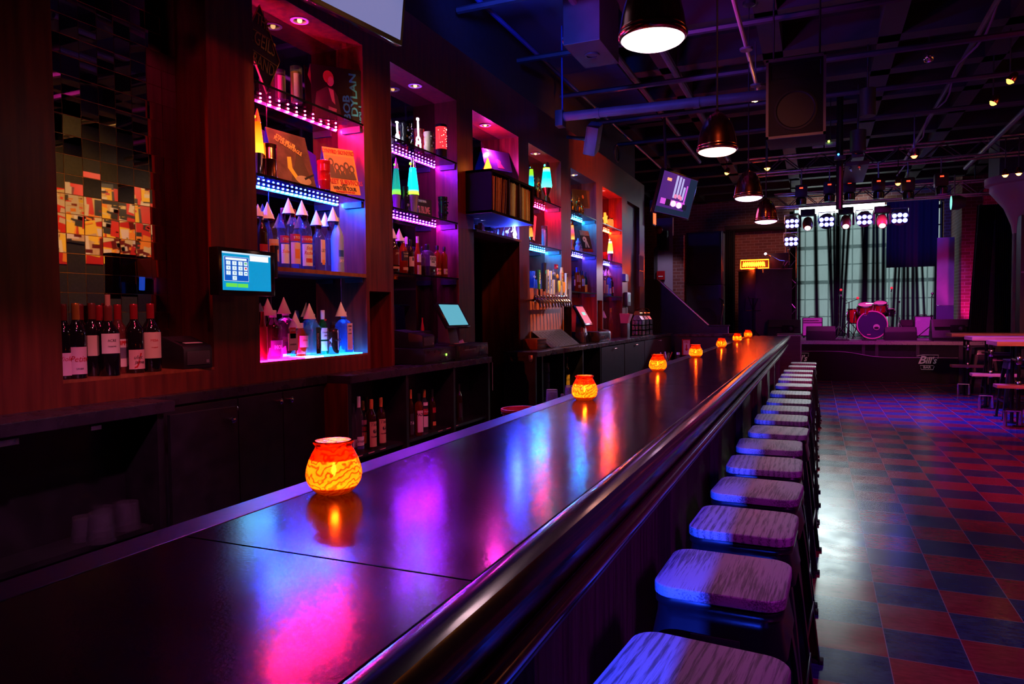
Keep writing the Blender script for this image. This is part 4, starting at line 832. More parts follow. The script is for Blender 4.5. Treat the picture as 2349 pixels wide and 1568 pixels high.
for s_,x_,y_ in (('STEVE MILLER',.33,.80),('FLY LIKE AN EAGLE',.38,.72)): txt(s_,.034,'text gold',t,M@M4.Translation((x_*wd,y_*hg,.002))@M4.Rotation(-.35,4,'Z'),sx=.62,bold=.0008)
t,M,wd,hg=panel('record_sleeve',[(738,336),(808,346),(826,449),(757,442)],[-2.735,-2.655,-2.612,-2.665],'orange concert record sleeve with a band photo and lettering, beside the red tin','record sleeve','label orange','record sleeves on the shelves',flap='label blue')
band=[(0,[(.05*wd,.32*hg),(.95*wd,.30*hg),(.95*wd,.82*hg),(.05*wd,.82*hg)])]
for j,(x_,y_) in enumerate(((.2,.68),(.36,.58),(.52,.55),(.68,.62),(.84,.56))): band+=[(1,blob(x_*wd,y_*hg,.09*wd,.09*hg)),(2,blob(x_*wd,(y_-.005)*hg,.045*wd,.05*hg)),(1,[((x_-.1)*wd,.33*hg),((x_+.1)*wd,.33*hg),((x_+.06)*wd,(y_-.08)*hg),((x_-.06)*wd,(y_-.08)*hg)])]
flat(M,band,[mat('print warm',(.7,.25,.08),.6),'brown','skin'],t)
for s_,y_,sz,m in (('LYNYRD SKYNYRD',.91,.036,'text red'),('STREET SURVIVORS',.25,.042,'text red'),('1977',.17,.028,'text dark'),('WINTER TOUR',.11,.032,'text dark'),('see newspapers for show dates',.045,.014,'text red')): txt(s_,sz,m,t,M@M4.Translation((.5*wd,y_*hg,.002)),sx=.72,bold=.0006)
tin('metal_tin',743,371,29,-2.625,z2,'small shiny red ribbed tin in front of the orange concert sleeve','red gloss',(.33,.66),'tin')
# niche 2 top shelf
z2a=2.658
def guitar(px,top,bot,w_,x,z,label):
    c=U(px,bot,x=x); h=U(px,top,x=x).z-z; r=S(w_,c)/2
    t=thing('guitar_light',(x,c.y,z),label,'light','glowing white guitar lights'); e=emat('guitar glow %d'%px,(.8,.85,1),14)
    bw=r; pts=[]
    for i in range(25):
        a=2*PI*i/24; q=bw*(1 if math.sin(a)<0 else .78)*(1-.18*abs(math.cos(a*1))**.5*(1 if abs(math.sin(a))<.3 else 0)); pts.append((0,q*math.cos(a),.24*h+.19*h*math.sin(a)))
    MB().tube(pts,.0055,6,closed=True).build('body_outline',e,t)
    MB().lathe([(.004,-.002),(bw*.35,0),(.004,.002)],14,M4.Translation((0,0,.25*h))@M4.Rotation(PI/2,4,'Y')).build('sound_hole',e,t)
    MB().tube([(0,0,.42*h),(0,-.004,.93*h)],.0065,6).build('neck',e,t); MB().c(0,-.005,.96*h,.012,.022,.07*h).build('headstock',e,t,bev=.002)
    MB().b(-.02,-bw*.8,0,.02,bw*.8,.02).build('base','black',t,bev=.003)
guitar(912,279,318,16,-2.68,z2a,'white glowing guitar shaped light at the left of the top shelf')
guitar(960,271,335,22,-2.665,z2a,'white glowing guitar shaped light right of the dark tiki mug')
def tiki(px,top,w_,x,z,label,m,m2,grp='carved tiki mugs'):
    c=U(px,top+40,x=x); h=U(px,top,x=x).z-z; r=S(w_,c)/2
    t=thing('tiki_mug',(x,c.y,z),label,'mug',grp)
    MB().lathe([(.001,0),(r*.82,0),(r*.86,.06*h),(r*.80,.10*h),(r*.95,.2*h),(r*.98,.34*h),(r*.86,.42*h),(r*.92,.55*h),(r*.95,.72*h),(r*.86,.78*h),(r*1.0,.86*h),(r*1.0,h),(r*.88,h),(r*.85,.1*h),(.001,.09*h)],24).build('mug_body',m,t,smooth=50)
    for s_ in (-1,1):
        MB().sph(r*.80,s_*r*.38,.64*h,r*.26,10,6).build('eye',m2,t); MB().b(r*.72,s_*r*.12,.74*h,r*1.05,s_*r*.7,.79*h).build('brow',m,t,bev=.002)
    MB().extY([(r*.75,.60*h),(r*1.2,.46*h),(r*.8,.43*h)],-r*.16,r*.16).build('nose',m,t); MB().b(r*.7,-r*.5,.26*h,r*1.06,r*.5,.36*h).build('mouth',m2,t,bev=.003)
tiki(931,283,28,-2.66,z2a,'dark glossy tiki mug between the two guitar lights','black gloss','grey')
tiki(984,304,24,-2.635,z2a,'tan carved tiki mug left of the red glitter lamp','tan','brown')
c=U(962,330,x=-2.72); tumbler((-2.72,c.y,z2a),S(24,c)/2,U(962,297,x=-2.72).z-z2a,'red glass cup behind the right guitar light','cups on the top shelf','glass_cup','glass rose',True,'cup')
def glitter(px,top,w_,x,z,label):
    c=U(px,top+40,x=x); h=U(px,top,x=x).z-z; r=S(w_,c)/2
    t=thing('glitter_lamp',(x,c.y,z),label,'lamp')
    MB().lathe([(.001,0),(r*1.02,0),(r*1.02,.24*h),(.001,.24*h)],26).build('base','black',t,smooth=40)
    MB().lathe([(r*.96,.24*h),(r*.96,.92*h),(.001,.92*h)],26).build('glass_tube',mat('glitter red',(.3,.01,.02),.1,em=(1,.02,.03),es=2.2),t,smooth=40)
    MB().lathe([(r*1.0,.91*h),(r*1.0,.985*h),(r*.9,h),(.001,h)],26).build('cap','black',t,smooth=40)
    MB().lathe([(r*.5,.24*h),(r*.42,.32*h),(r*.2,.42*h),(.001,.44*h)],16).build('wax_mound',emat('mound',(1,.35,.1),3),t) 
    rn=random.Random(3); mb=MB()
    for i in range(26):
        a=rn.uniform(-1.6,1.2); mb.c(r*.965*math.cos(a),r*.965*math.sin(a),rn.uniform(.3,.9)*h,.004,.004,.004)
    tag(mb.build('glitter',emat('glitter',(1,.3,.2),8),t,smooth=0),None,None,kind='stuff')
glitter(1012,286,26,-2.625,z2a,'red glitter lamp with black base and cap at the right of the top shelf')
# niche 2 middle shelf
lava(909,362,20,-2.74,z2,'blue and green lava lamp cut by the pillar','rocket',[(.2,1,.02),(.12,(.15,1,.08)),(.18,(.0,.22,.16)),(.0,.12,.14)],'purple','pink',2.2)
lava(947,359,27,-2.665,z2,'tall bright blue lava lamp glowing green at its base','rocket',[(.3,1,.02),(.10,(.25,1,.05)),(.16,(.0,.50,.65)),(.0,.55,1)],mat('lamp silver',(.5,.45,.5),.3,.7),'chrome',3.6)
tiki(931,428,14,-2.70,z2,'small dark figurine mug between the two blue lava lamps','black gloss','grey')
P=[U(958,455,x=-2.72),U(988,461,x=-2.72)]; t,M,wd,hg=panel('license_plate',[(957,454),(989,460),(990,503),(958,503)],[-2.73,-2.73,-2.715,-2.715],'dark license plate with pink lettering leaning behind the lava lamp','license plate','label black')
txt('CALIFORNIA',.026,'text white',t,M@M4.Translation((.45*wd,.86*hg,.001)),sx=.8); txt('SUBLIME',.075,'pink',t,M@M4.Translation((.5*wd,.45*hg,.001)),sx=.62,bold=.001)
tiki(1016,452,22,-2.64,z2,'black beaded tiki mug at the right end of the lava lamp shelf','black gloss','black gloss')
# record box (niche 3)
y0=U(1068,440,x=XW).y; xf=U(1128,435,y=y0).x; y1=U(1224,470,x=xf).y; zb_=U(1128,486,x=xf).z; zt_=U(1128,386,x=xf).z
RB=thing('record_box',(XW,(y0+y1)/2,zb_),'dark open fronted record box full of vinyl jutting out above the doorway','record box')
hy=(y1-y0)/2; xd=xf-XW; Hh=zt_-zb_; X0=-.19; ym=(y0+y1)/2
yb1=U(1166,450,x=xf-.02).y-ym; yb2=U(1190,460,x=xf-.02).y-ym
mb=MB().b(X0,-hy,0,xd,hy,.02).b(X0,-hy,Hh-.02,xd,hy,Hh).b(X0,-hy,0,xd,-hy+.018,Hh).b(X0,hy-.018,0,xd,hy,Hh).b(X0,-hy,0,X0+.015,hy,Hh)
mb.build('case',mat('box dark',(.014,.012,.012),.8,spec=.1),RB,smooth=0); MB().b(X0,-hy,-.003,xd,hy,-.0005).build('lit_underside',mat('box under',(.25,.22,.22),.6),RB,smooth=0)  # paler bottom sheet puts the brightness of the blue-lit underside into its colour
for i_,yy in enumerate((yb1,yb2)): MB().b(X0,yy-.007,.02,xd-.008,yy+.007,Hh-.02).build('divider',mat('box divider %d'%i_,(.06,.025,.02),.45),RB,smooth=0)
SP=['tan','brown','maroon','cream','label tan','label red','paper','label black','orange','tan','label cream']
rn=random.Random(5); n_=0
for a_,b_,nm_,lean in ((-hy+.025,yb1-.012,'left',.14),(yb1+.012,yb2-.012,'middle',.10),(yb2+.012,hy-.022,'right',.02)):
    y=a_+.004; k=0; wdt=b_-a_; cnt=int((wdt-.03)/.0145)
    for k in range(cnt):
        y=a_+.004+(wdt-.034*(1 if lean>.05 else .35))*k/max(1,cnt)
        thk=rn.uniform(.005,.010); h=rn.uniform(.300,.312); m=SP[(k*7+n_)%len(SP)] if rn.random()>.3 else 'tan'
        T=M4.Rotation(-lean*(.5+.5*k/cnt)*rn.uniform(.6,1),4,'X')
        o=MB().b(-h,0,0,0,thk,h,T).build('record',m,smooth=0); h=min(h,Hh-.045)
        sc_=min(1,(Hh-.05)/.315); o.scale=(sc_,1,sc_); o.location=(xf-.012-rn.uniform(0,.018),ym+y,zb_+.022)
        tag(o,'vinyl record sleeve spine, %s from the left in the %s bay of the record box'%(ORD[k] if k<20 else 'last',nm_),'record','vinyl records in the record box'); n_+=1
t,M,wd,hg=panel('record_sleeve',[(1104,340),(1166,352),(1184,396),(1112,386)],[-2.76,-2.70,-2.62,-2.68],'blue violet record sleeve lying propped on top of the record box','record sleeve',mat('sleeve violet',(.13,.10,.38),.35),'record sleeves on the shelves')
txt('Stone Ages' if 0 else 'Elton John',.03,'text white',t,M@M4.Translation((.35*wd,.86*hg,.001)),sx=.7); flat(M,[(0,blob(.62*wd,.4*hg,.1*wd,.1*hg)),(0,[(.5*wd,.1*hg),(.75*wd,.1*hg),(.66*wd,.4*hg),(.58*wd,.4*hg)])],['pink'],t)
q=U(1119,384,x=xf-.12); q.z=zt_+.001
t=thing('flame_lamp',(q.x,q.y,zt_+.001),'small glowing orange flame lamp on top of the record box','lamp')
MB().lathe([(.001,0),(.035,0),(.03,.012),(.001,.014)],18).build('base','black',t)
MB().lathe([(.026,.013),(.036,.03),(.028,.06),(.017,.09),(.010,.115),(.001,.135)],14).build('flame_shade',mat('flame shade',(.5,.1,.02),.3,em=(1,.20,.02),es=5,bump=.8,nscale=40),t,smooth=60)
lamp('niche_magenta_fill','POINT',(-2.70,(NI[3][0]+NI[3][1])/2+.1,zt_+.32),(.85,.03,.5),14,.02)  # magenta fill added in the middle of the niche, separate from the flame lamp
# toy band shelf (figures left out): miniature instruments
MB().b(-2.795,5.266,2.15,-2.575,6.231,2.17).build('niche_shelf',mat('shelf lilac',(.30,.24,.24),.5),None,smooth=0); ns=bpy.data.objects['niche_shelf']; tag(ns,'thin wooden shelf above the doorway carrying toy instruments','shelf')
zz=2.171
def toy(px,lab,name,fn,x=-2.63,cat='toy'):
    c=U(px,520,x=x); t=thing(name,(x,c.y,zz),lab,cat,'toy instruments'); fn(t)
def drumkit_toy(t):
    MB().cyl(0,0,0,.028,.05,18,M4.Translation((0,0,.028))@M4.Rotation(PI/2,4,'Y')@M4.Translation((0,0,-.02))).build('bass_drum','pink',t)
    for y_,z_ in ((-.04,.05),(.03,.075)): MB().cyl(-.01,y_,z_-.03,.02,.03,14).build('tom','pink',t)
    for y_ in (-.06,.065): MB().tube([(0,y_,0),(0,y_,.1)],.0015,5).lathe([(.001,.1),(.028,.102),(.001,.106)],14,M4.Translation((0,y_,0))).build('cymbal','chrome',t)
toy(1101,'tiny pink toy drum kit at the left of the thin shelf','toy_drum_kit',drumkit_toy)
toy(1124,'tiny blue toy piano on the thin shelf','toy_piano',lambda t:(MB().prism([(-.035,-.05),(.03,-.05),(.03,.05),(.0,.055),(-.03,.03)],.03,.055).build('case','blue',t),MB().prism([(.03,-.05),(.045,-.05),(.045,.05),(.03,.05)],.036,.042).build('keys','white',t),[MB().cyl(a_,b_,0,.004,.03,6).build('leg','black',t) for a_,b_ in ((-.02,-.04),(.02,-.04),(.02,.04))]))
def toyguitar(m):
    def f(t):
        T=M4.Rotation(-.6,4,'X'); mb=MB().prism([(p[0],p[1]) for p in blob(0,.0,.02,.016)]+[],-.004,.004,WX((0,0,.022))); mb.prism(blob(0,0,.015,.012),-.004,.004,WX((0,.01,.045))); mb.build('body',m,t)
        MB().tube([(0,.01,.045),(0,.05,.105)],.003,5).build('neck','tan',t); MB().b(-.02,-.012,0,.012,.012,.006).build('stand','black',t)
    return f
toy(1141,'tiny dark red toy guitar standing on the thin shelf','toy_guitar',toyguitar('red'))
toy(1153,'tiny pink toy guitar standing on the thin shelf','toy_guitar',toyguitar('pink'))
toy(1163,'tiny blue toy horn stand on the thin shelf','toy_horn',lambda t:(MB().tube([(0,0,0),(0,0,.05)],.003,6).build('stand','blue',t),MB().lathe([(.018,0),(.006,.02),(.003,.05),(.003,.08)],12,M4.Translation((0,0,.055))@M4.Rotation(-1.0,4,'X')).build('horn',emat('horn',(.5,.6,1),1.5),t)))
q=U(1181,545,x=-2.625); t=thing('swan_lamp',(q.x,q.y,zz),'white glowing curved neck lamp at the right end of the thin shelf','lamp'); e=emat('swan glow',(.4,.45,1),9)
MB().lathe([(.001,0),(.02,0),(.02,.012),(.012,.02),(.02,.05),(.009,.09),(.004,.13)],16).build('glass_body',e,t); MB().tube([(0,0,.125)]+[(0,-.022+.022*math.cos(R(a)),.14+.022*math.sin(R(a))) for a in range(0,181,20)]+[(0,-.044,.10),(0,-.055,.075),(0,-.085,.065)],.004,8).build('neck',e,t)
lamp('swan_light','POINT',(q.x+.03,q.y-.06,zz+.06),(.02,.05,1),30,.02)
# niche 4
lava(1219,378,13,-2.72,2.646,'blue and green lava lamp half hidden behind the record box','hour',[(.0,.6,.8),(.55,(.0,.3,.55)),(.7,(.25,.8,.02)),(.3,.9,.02)],'gold','copper',1.6)
lava(1254,373,25,-2.66,2.646,'teal and lime lava lamp with gold hourglass base above the beer taps','hour',[(.1,1,.7),(.5,(.0,.65,.9)),(.78,(.0,.6,.8)),(.4,1,.02)],'brass','brass',3)
def figurine(px,top,w_,x,z,label,m,name='figurine'):
    c=U(px,top+30,x=x); h=U(px,top,x=x).z-z; r=S(w_,c)/2; t=thing(name,(x,c.y,z),label,'figurine')
    MB().lathe([(.001,0),(r,0),(r*1.0,.08*h),(r*.8,.14*h),(r*1.0,.34*h),(r*.72,.55*h),(r*.5,.62*h),(.001,.62*h)],18).build('body',m,t,smooth=60)
    MB().sph(0,0,.76*h,r*.68,14,9).build('head',m,t)
    for s_ in (-1,1):
        MB().lathe([(r*.26,0),(.001,.24*h)],8,M4.Translation((0,s_*r*.42,.88*h))).build('ear',m,t); MB().sph(r*.55,s_*r*.5,.42*h,r*.3,10,6,sz=1.6).build('arm',m,t)
figurine(1236,412,15,-2.66,2.646,'shiny gold lucky figurine beside the teal lava lamp','gold')
figurine(1226,398,10,-2.70,2.646,'dark figurine with round pale face behind the gold one','black gloss')
jarcandle(1249,518,14,-2.65,2.176,'white prayer candle with figure print above the beer taps',['white','paper','brown'])
t,M,wd,hg=panel('record_sleeve',[(1226,494),(1231,497),(1236,553),(1222,549)],[-2.74,-2.71,-2.66,-2.70],'orange patterned folded card standing left of the white prayer candle','card','label orange')
lava(1218,517,11,-2.66,2.176,'gold hourglass lamp base cut by the pillar left of the folded card','hour',[(1,.5,.1),(.5,(1,.4,.05)),(1,.3,.02)],'brass','brass',1.2)
# niche 5
t,M,wd,hg=panel('picture_frame',[(1313,433),(1351,438),(1353,491),(1314,475)],[-2.77,-2.68,-2.66,-2.75],'dark framed band picture leaning behind gold figurines','picture frame','brown')
flat(M,[(0,[(.06*wd,.05*hg),(.94*wd,.05*hg),(.94*wd,.95*hg),(.06*wd,.95*hg)]),(1,blob(.68*wd,.6*hg,.06*wd,.1*hg)),(1,blob(.4*wd,.5*hg,.06*wd,.1*hg))],['label black','skin'],t)
figurine(1325,452,17,-2.655,2.669,'gold dancing figurine in front of the framed picture','gold'); figurine(1335,466,11,-2.64,2.669,'small brass figurine right of the gold dancing one','brass'); figurine(1312,448,8,-2.70,2.669,'gold figurine cut by the pillar','gold')
lava(1312,508,13,-2.66,2.211,'orange striped lava lamp cut by the pillar above the tilted red screen','hour',[(1,.5,.1),(.3,(1,.1,.02)),(.6,(1,.05,.2)),(1,.3,.05)],'tan','copper',2)
figurine(1326,549,15,-2.66,2.211,'light blue glass figurine beside the red and black book','frost blue'); figurine(1332,562,8,-2.63,2.211,'small white and red figurine in front of the book','white')
t,M,wd,hg=panel('book',[(1326,528),(1349,530),(1360,583),(1337,577)],[-2.74,-2.68,-2.62,-2.68],'black and red book with white stripes and a portrait print','book','label black')
flat(M,[(1,[(.0,.0),(wd,.0),(wd,.14*hg),(0,.14*hg)])]+[(0,[(.05*wd,(.78+.06*i)*hg),(.95*wd,(.78+.06*i)*hg),(.95*wd,(.8+.06*i)*hg),(.05*wd,(.8+.06*i)*hg)]) for i in range(4)]+[(0,blob(.4*wd,.58*hg,.2*wd,.14*hg)),(2,blob(.36*wd,.58*hg,.05*wd,.04*hg)),(0,[(.3*wd,.2*hg),(.75*wd,.2*hg),(.6*wd,.5*hg),(.4*wd,.5*hg)]),(2,[(.45*wd,.2*hg),(.58*wd,.2*hg),(.52*wd,.42*hg)])],['white','red','black'],t)
# niche 6
q=U(1390,510,x=-2.66); t=thing('star_lamp',(-2.66,q.y,2.665),'glowing orange star shaped lamp in the far red niche','lamp')
sp_=[((.085 if i%2==0 else .04)*math.sin(PI*i/5),.1+(.085 if i%2==0 else .04)*math.cos(PI*i/5)) for i in range(10)]
MB().prism(sp_,-.015,.015,WX((0,0,0))@M4.Rotation(.3,4,'Z')).build('star',emat('star glow',(1,.22,.02),3),t,smooth=0); MB().rb(0,0,0,.06,.09,.02,.01).build('base','black',t)
t=thing('glass_jar',(-2.66,U(1400,510,x=-2.66).y,2.665),'amber lit jar with lid right of the star lamp','jar'); MB().lathe([(.001,0),(.04,0),(.045,.01),(.045,.1),(.036,.115)],20).build('glass_wall',mat('jar amber',(.6,.2,.05),.2,em=(1,.25,.04),es=1),t); MB().lathe([(.04,.115),(.04,.13),(.001,.132)],20).build('lid','brass',t)
t=lava(1400,542,13,-2.66,2.191,'glowing orange bottle lamp in the far red niche','rocket',[(1,.75,.3),(.2,(1,.35,.03)),(.7,(1,.3,.02)),(1,.8,.4)],'purple','white',6)
c=U(1387,580,x=-2.65); tumbler((-2.65,c.y,2.191),.04,.11,'pink lit glass cup left of the orange bottle lamp','cups in the far niche','glass_cup','glass rose',True,'cup')
# beer taps
zp=U(1215,660,x=-2.6).z; yR=U(1293,690,x=-2.6).y
TB=thing('tap_backboard',(-2.6,6.49,CT),'smooth red brown board behind the beer taps with a ledge on top','board')
MB().b(-.19,.0,0,0,yR-6.49,zp-CT).build('board','bright wood',TB,smooth=0)
MB().tube([(.085,U(1224,688,x=-2.515).y-6.49,U(1224,688,x=-2.515).z-CT),(.085,U(1297,688,x=-2.515).y-6.49,U(1297,688,x=-2.515).z-CT)],.013,10).build('tap_rail','chrome',TB)
hd=[(1225,None),(1232,None),(1239,None),(1246,('b',603,668,9)),(1254,('w',618,672,7)),(1261,('r',621,675,8)),(1268,('g',618,675,7)),(1274,('m',605,670,12)),(1281,('o',643,670,6)),(1286.5,('p',613,677,12)),(1291.5,('o2',646,671,5)),(1297,('k',626,677,8))]
dsc={'b':'tall black beer tap handle','w':'short cream beer tap handle','r':'white lettered beer tap handle with dark vertical letters','g':'grey carved head beer tap handle on a cream shaft','m':'beer tap handle topped by a red badge','o':'orange round beer tap handle','p':'tan paddle beer tap handle with a red mark','o2':'amber beer tap handle behind the paddle','k':'black and yellow cream edged beer tap handle'}
for i,(px,hdl) in enumerate(hd):
    c=U(px,688,x=-2.515); t=thing('beer_tap',(-2.515,c.y,c.z),(dsc[hdl[0]]+' on the tap rail') if hdl else 'chrome beer tap without a handle, %s from the left'%ORD[i],'beer tap','beer taps on the board')
    MB().lathe([(.011,0),(.011,.085),(.02,.087),(.02,.085)],12,M4.Translation((-.085,0,0))@M4.Rotation(PI/2,4,'Y')).build('shank','chrome',t)
    MB().tube([(0,0,.02),(.03,0,.0),(.06,0,-.03),(.068,0,-.075)],[.013,.015,.012,.009],10).build('spout','chrome',t)
    MB().lathe([(.011,0),(.015,.01),(.011,.03),(.006,.035)],12,M4.Translation((.01,0,.015))).build('collar','chrome',t)
    if not hdl: continue
    k,tp,bt,w_=hdl; za=U(px,bt,x=-2.505).z-c.z; zb2=U(px,tp,x=-2.505).z-c.z; hw=S(w_,c)/2; L_=zb2-za; za=max(za,.045); L_=zb2-za
    hb=lambda prf,m,dp=.012,nm_='handle': MB().prism(prf,-dp,dp,WX((.01,0,za))).build(nm_,m,t,bev=.002,smooth=0)
    trap=[(-hw*.6,0),(hw*.6,0),(hw,L_),(-hw,L_)]
    if k=='b': o=MB().lathe([(.012,0),(.02,L_*.3),(.026,L_),(.001,L_)],18,M4.Translation((.01,0,za))).build('handle','black',t); MB().lathe([(.0265,L_*.62),(.027,L_*.74)],12,M4.Translation((.01,0,za)),rot=-.6,ang=1.2,caps=False).build('badge','teal',o)
    elif k in 'wr':
        o=hb(trap,'label cream' if k=='w' else 'white'); txt('RISE' if k=='r' else 'CIDER',L_*.22,'text dark',o,WX((.0225,0,za+L_*.45))@R90,sx=1.0,bold=.0006)
    elif k=='g': hb([(-hw*.5,0),(hw*.5,0),(hw*.8,L_*.6),(-hw*.8,L_*.6)],'label cream'); MB().sph(.015,0,za+L_*.8,hw*1.2,12,8,sz=1.5).build('carved_head','grey',t); [MB().lathe([(hw*.35,0),(.001,L_*.14)],8,M4.Translation((.01,s_*hw*.7,za+L_*.92))).build('ear','grey',t) for s_ in (-1,1)]
    elif k=='m':
        hb([(-hw*.3,0),(hw*.3,0),(hw*.4,L_*.8),(-hw*.4,L_*.8)],'brown'); MB().sph(.022,0,za+L_*.55,hw*.6,10,7,sz=1.8).build('eagle_print','orange',t)
        o=MB().prism([(-hw*1.0,-.022),(0,-.016),(hw*1.0,-.022),(hw*.86,0),(hw*1.0,.026),(0,.02),(-hw*1.0,.026),(-hw*.86,0)],-.012,.012,WX((.012,0,za+L_*.9))).build('badge','red gloss',t,smooth=0); txt('MILLER',.018,'text white',o,WX((.0255,0,za+L_*.9)),sx=.8)
    elif k in('o','o2'): MB().lathe([(.010,0),(.014,L_*.2),(.017,L_*.9),(.012,L_),(.001,L_)],14,M4.Translation((.01,0,za))).build('handle','yellow' if k=='o' else 'orange',t)
    elif k=='p':
        o=hb([(-hw*.3,0),(hw*.3,0),(hw*.35,L_*.35),(hw,L_*.5),(hw*1.05,L_*.8),(hw*.4,L_*.93),(hw*.35,L_),(-hw*.35,L_),(-hw*.4,L_*.93),(-hw*1.05,L_*.8),(-hw,L_*.5),(-hw*.35,L_*.35)],'tan'); txt('FLAGSHIP',.017,'text red',o,WX((.0225,0,za+L_*.78)),sx=.7); MB().prism([(-hw*.7,0),(-.005,.02),(hw*.8,.005),(hw*.2,-.004),(hw*.4,-.02),(-hw*.2,-.008)],0,.001,WX((.0222,0,za+L_*.64))).build('red_mark','red',o,smooth=0); txt('MEER',.015,'text dark',o,WX((.0225,0,za+L_*.52)),sx=.8)
        MB().prism(blob(0,0,.024,.02),-.008,.008,WX((.0,hw*.9,za+L_*.95))).build('hop_leaf','green',t,smooth=0)
    else:
        o=hb([(-hw,0),(hw,0),(hw,L_),(-hw,L_)],'label cream'); o2=MB().b(.0225,-hw*.72,za+L_*.03,.0235,hw*.72,za+L_*.97).build('face','black',o,smooth=0); txt('FIDDLEHEAD' if 0 else 'UNFILTERED',L_*.105,'yellow',o2,WX((.024,0,za+L_*.55))@R90,sx=.95,bold=.0005)
c=U(1243,688,x=-2.515); t=thing('beer_tap',(-2.545,c.y,c.z),'green and white beer tap handle behind the tall black one','beer tap','beer taps on the board')
za=U(1243,664,x=-2.545).z-c.z; L_=U(1243,620,x=-2.545).z-c.z-za; o=MB().prism([(-.016,0),(.016,0),(.022,L_),(-.022,L_)],-.01,.01,WX((0,-.0,za))).build('handle','green',t,bev=.002,smooth=0); txt('Green',L_*.26,'text white',o,WX((.0115,0,za+L_*.55))@R90,sx=.9,shear=.3,bold=.0006); MB().cyl(0,0,-.0,.011,za,10).build('collar','chrome',t)
# glasses on the tap ledge
for px,top,x,w_,lb in ((1221,622,-2.66,15,'tall pint glass with white lettering on the tap ledge'),(1231,641,-2.68,12,'shorter glass right of the tall pint glass on the tap ledge'),(1238,641,-2.70,9,'glass half hidden behind the green tap handle')):
    c=U(px,650,x=x); h=U(px,top,x=x).z-zp; r_=S(w_,c)/2; t=tumbler((x,c.y,zp+.001),r_,h,lb,'glasses on the tap ledge','pint_glass','glass blue',True)
    if w_==15: txt('Guin',.03,'text white',t,WX((0,0,h*.68)),bend=r_+.002)
q=U(1306,674,x=XW); t=thing('small_sign',(XW,q.y,q.z),'small tan tag fixed on the pillar right of the beer taps','sign'); MB().rb(0,0,0,.06,.11,.004,.008,T=WX((0,0,0))).build('plate','tan',t,smooth=0)
q=U(1300,740,x=-2.72); yy=7.47+.13; t=thing('tin_sign',(-2.735,7.615,q.z),'cream and black tin sign standing in the pillar recess right of the taps','sign')
h_=U(1300,723,x=-2.72).z-q.z; MB().rb(0,0,-.0,.2,2*h_+.0,.005,.03,T=WX((0,0,0))).build('plate','cream',t,smooth=0); MB().b(.0055,-.07,-h_+.02,.007,.065,.035).build('black_panel','black',t,smooth=0); txt('TTY',.085,'text green',t,WX((.007,.0,h_*.62)),sx=.8,bold=.001)
MB().b(-.002,-.105,-(q.z-CT),.004,.105,-h_).build('stand','black',t,smooth=0)
# slotted steel drip tray leaning
BL=U(1265,797,z=CT+.008); BR=U(1330,785,z=CT+.008); TL=U(1234,762,x=-2.57); TR=U(1300,757,x=-2.57)
t=thing('drip_tray',BL,'slotted steel drip tray panel leaning on the counter below the beer taps','drip tray'); M,wd,hg=qf(TL-BL,TR-BL,V((0,0,0)))
MB().b(0,0,-.004,wd,hg,.0,M).build('steel_sheet','steel',t,smooth=0)
mb=MB()
for i in range(9):
    for j in range(12):
        x_=wd*(.05+.9*i/9); y_=hg*(.06+.88*j/12); mb.b(x_,y_,.0003,x_+wd*.07,y_+hg*.02,.0006,M)
mb.build('slots','black',t,smooth=0)
t=thing('tray_stand',(-2.5,6.40,CT),'small striped wooden crate behind the steel drip tray','crate'); MB().b(-.09,-.13,0,.06,.12,.10).build('crate','orange wood',t,bev=.004); [MB().b(.06,-.12,.02+.03*i,.064,.11,.03+.03*i).build('slat','brown',t,smooth=0) for i in range(3)]
# straw cup
q=U(1337,786,z=CT+.001); t=thing('straw_cup',q,'clear cup of coloured straws on the counter before the second cash drawer','straw cup'); r_=S(16,q)/2
MB().lathe([(.001,0),(r_*.8,0),(r_,.12),(r_*.94,.12),(r_*.75,.004)],18,caps=False).build('cup_wall','plastic cup',t)
for i,(m,a) in enumerate((('red',-.5),('pink',-.3),('green',.35),('yellow',.5),('white',.1),('red',-.1),('yellow',.25))): MB().tube([(.006*math.cos(i*2),.006*math.sin(i*2),.004),(.05*a*.6,.09*a,.17+.012*(i%3))],.0035,6).build('straw',m,t)
# ------------------------------------------------------------------ registers and screens
def screen_ui(M,wd,hg,par,bg,es):
    o=MB().quad((0,0,0),(wd,0,0),(wd,hg,0),(0,hg,0)).build('screen',emat('screen bg',bg,es),par,smooth=0,T=M,keep=True); return o
xs=-2.435; P=[U(499,564,x=xs),U(628,574,x=xs),U(632,679,x=xs),U(502,676,x=xs)]
c0=P[3]; t=thing('touch_screen',c0,'wall mounted touch screen register showing a keypad on the left pillar','register screen')
yA_,yB_,zA_,zB_=c0.y,P[2].y,c0.z,P[0].z
MB().b(-.055,0,0,0,yB_-yA_,zB_-zA_).build('housing','black gloss',t,bev=.006)
MB().b(-.17,.12,.08,-.055,.25,.2).build('wall_arm','dark grey',t,bev=.004)
MB().b(-.03,yB_-yA_,.09,-.0,yB_-yA_+.022,.25).build('card_reader','black',t,bev=.004)
S4=[U(506.7,575,x=xs),U(619,585,x=xs),U(621.5,667,x=xs),U(510.5,664.5,x=xs)]
sw=S4[2].y-S4[3].y; sh=S4[0].z-S4[3].z; M=M4.Translation((.0012,S4[3].y-yA_,S4[3].z-zA_))@WX((0,0,0))
so=screen_ui(M,sw,sh,t,(.0,.30,.62),1.0)
def ui(polys,name,c,es=1.0,dz=.001):
    mb=MB()
    for x0,y0,x1,y1 in polys: rect(mb,x0*sw,y0*sh,x1*sw,y1*sh,dz)
    return mb.build(name,emat('ui '+name,c,es),so,smooth=0,T=M,keep=True)
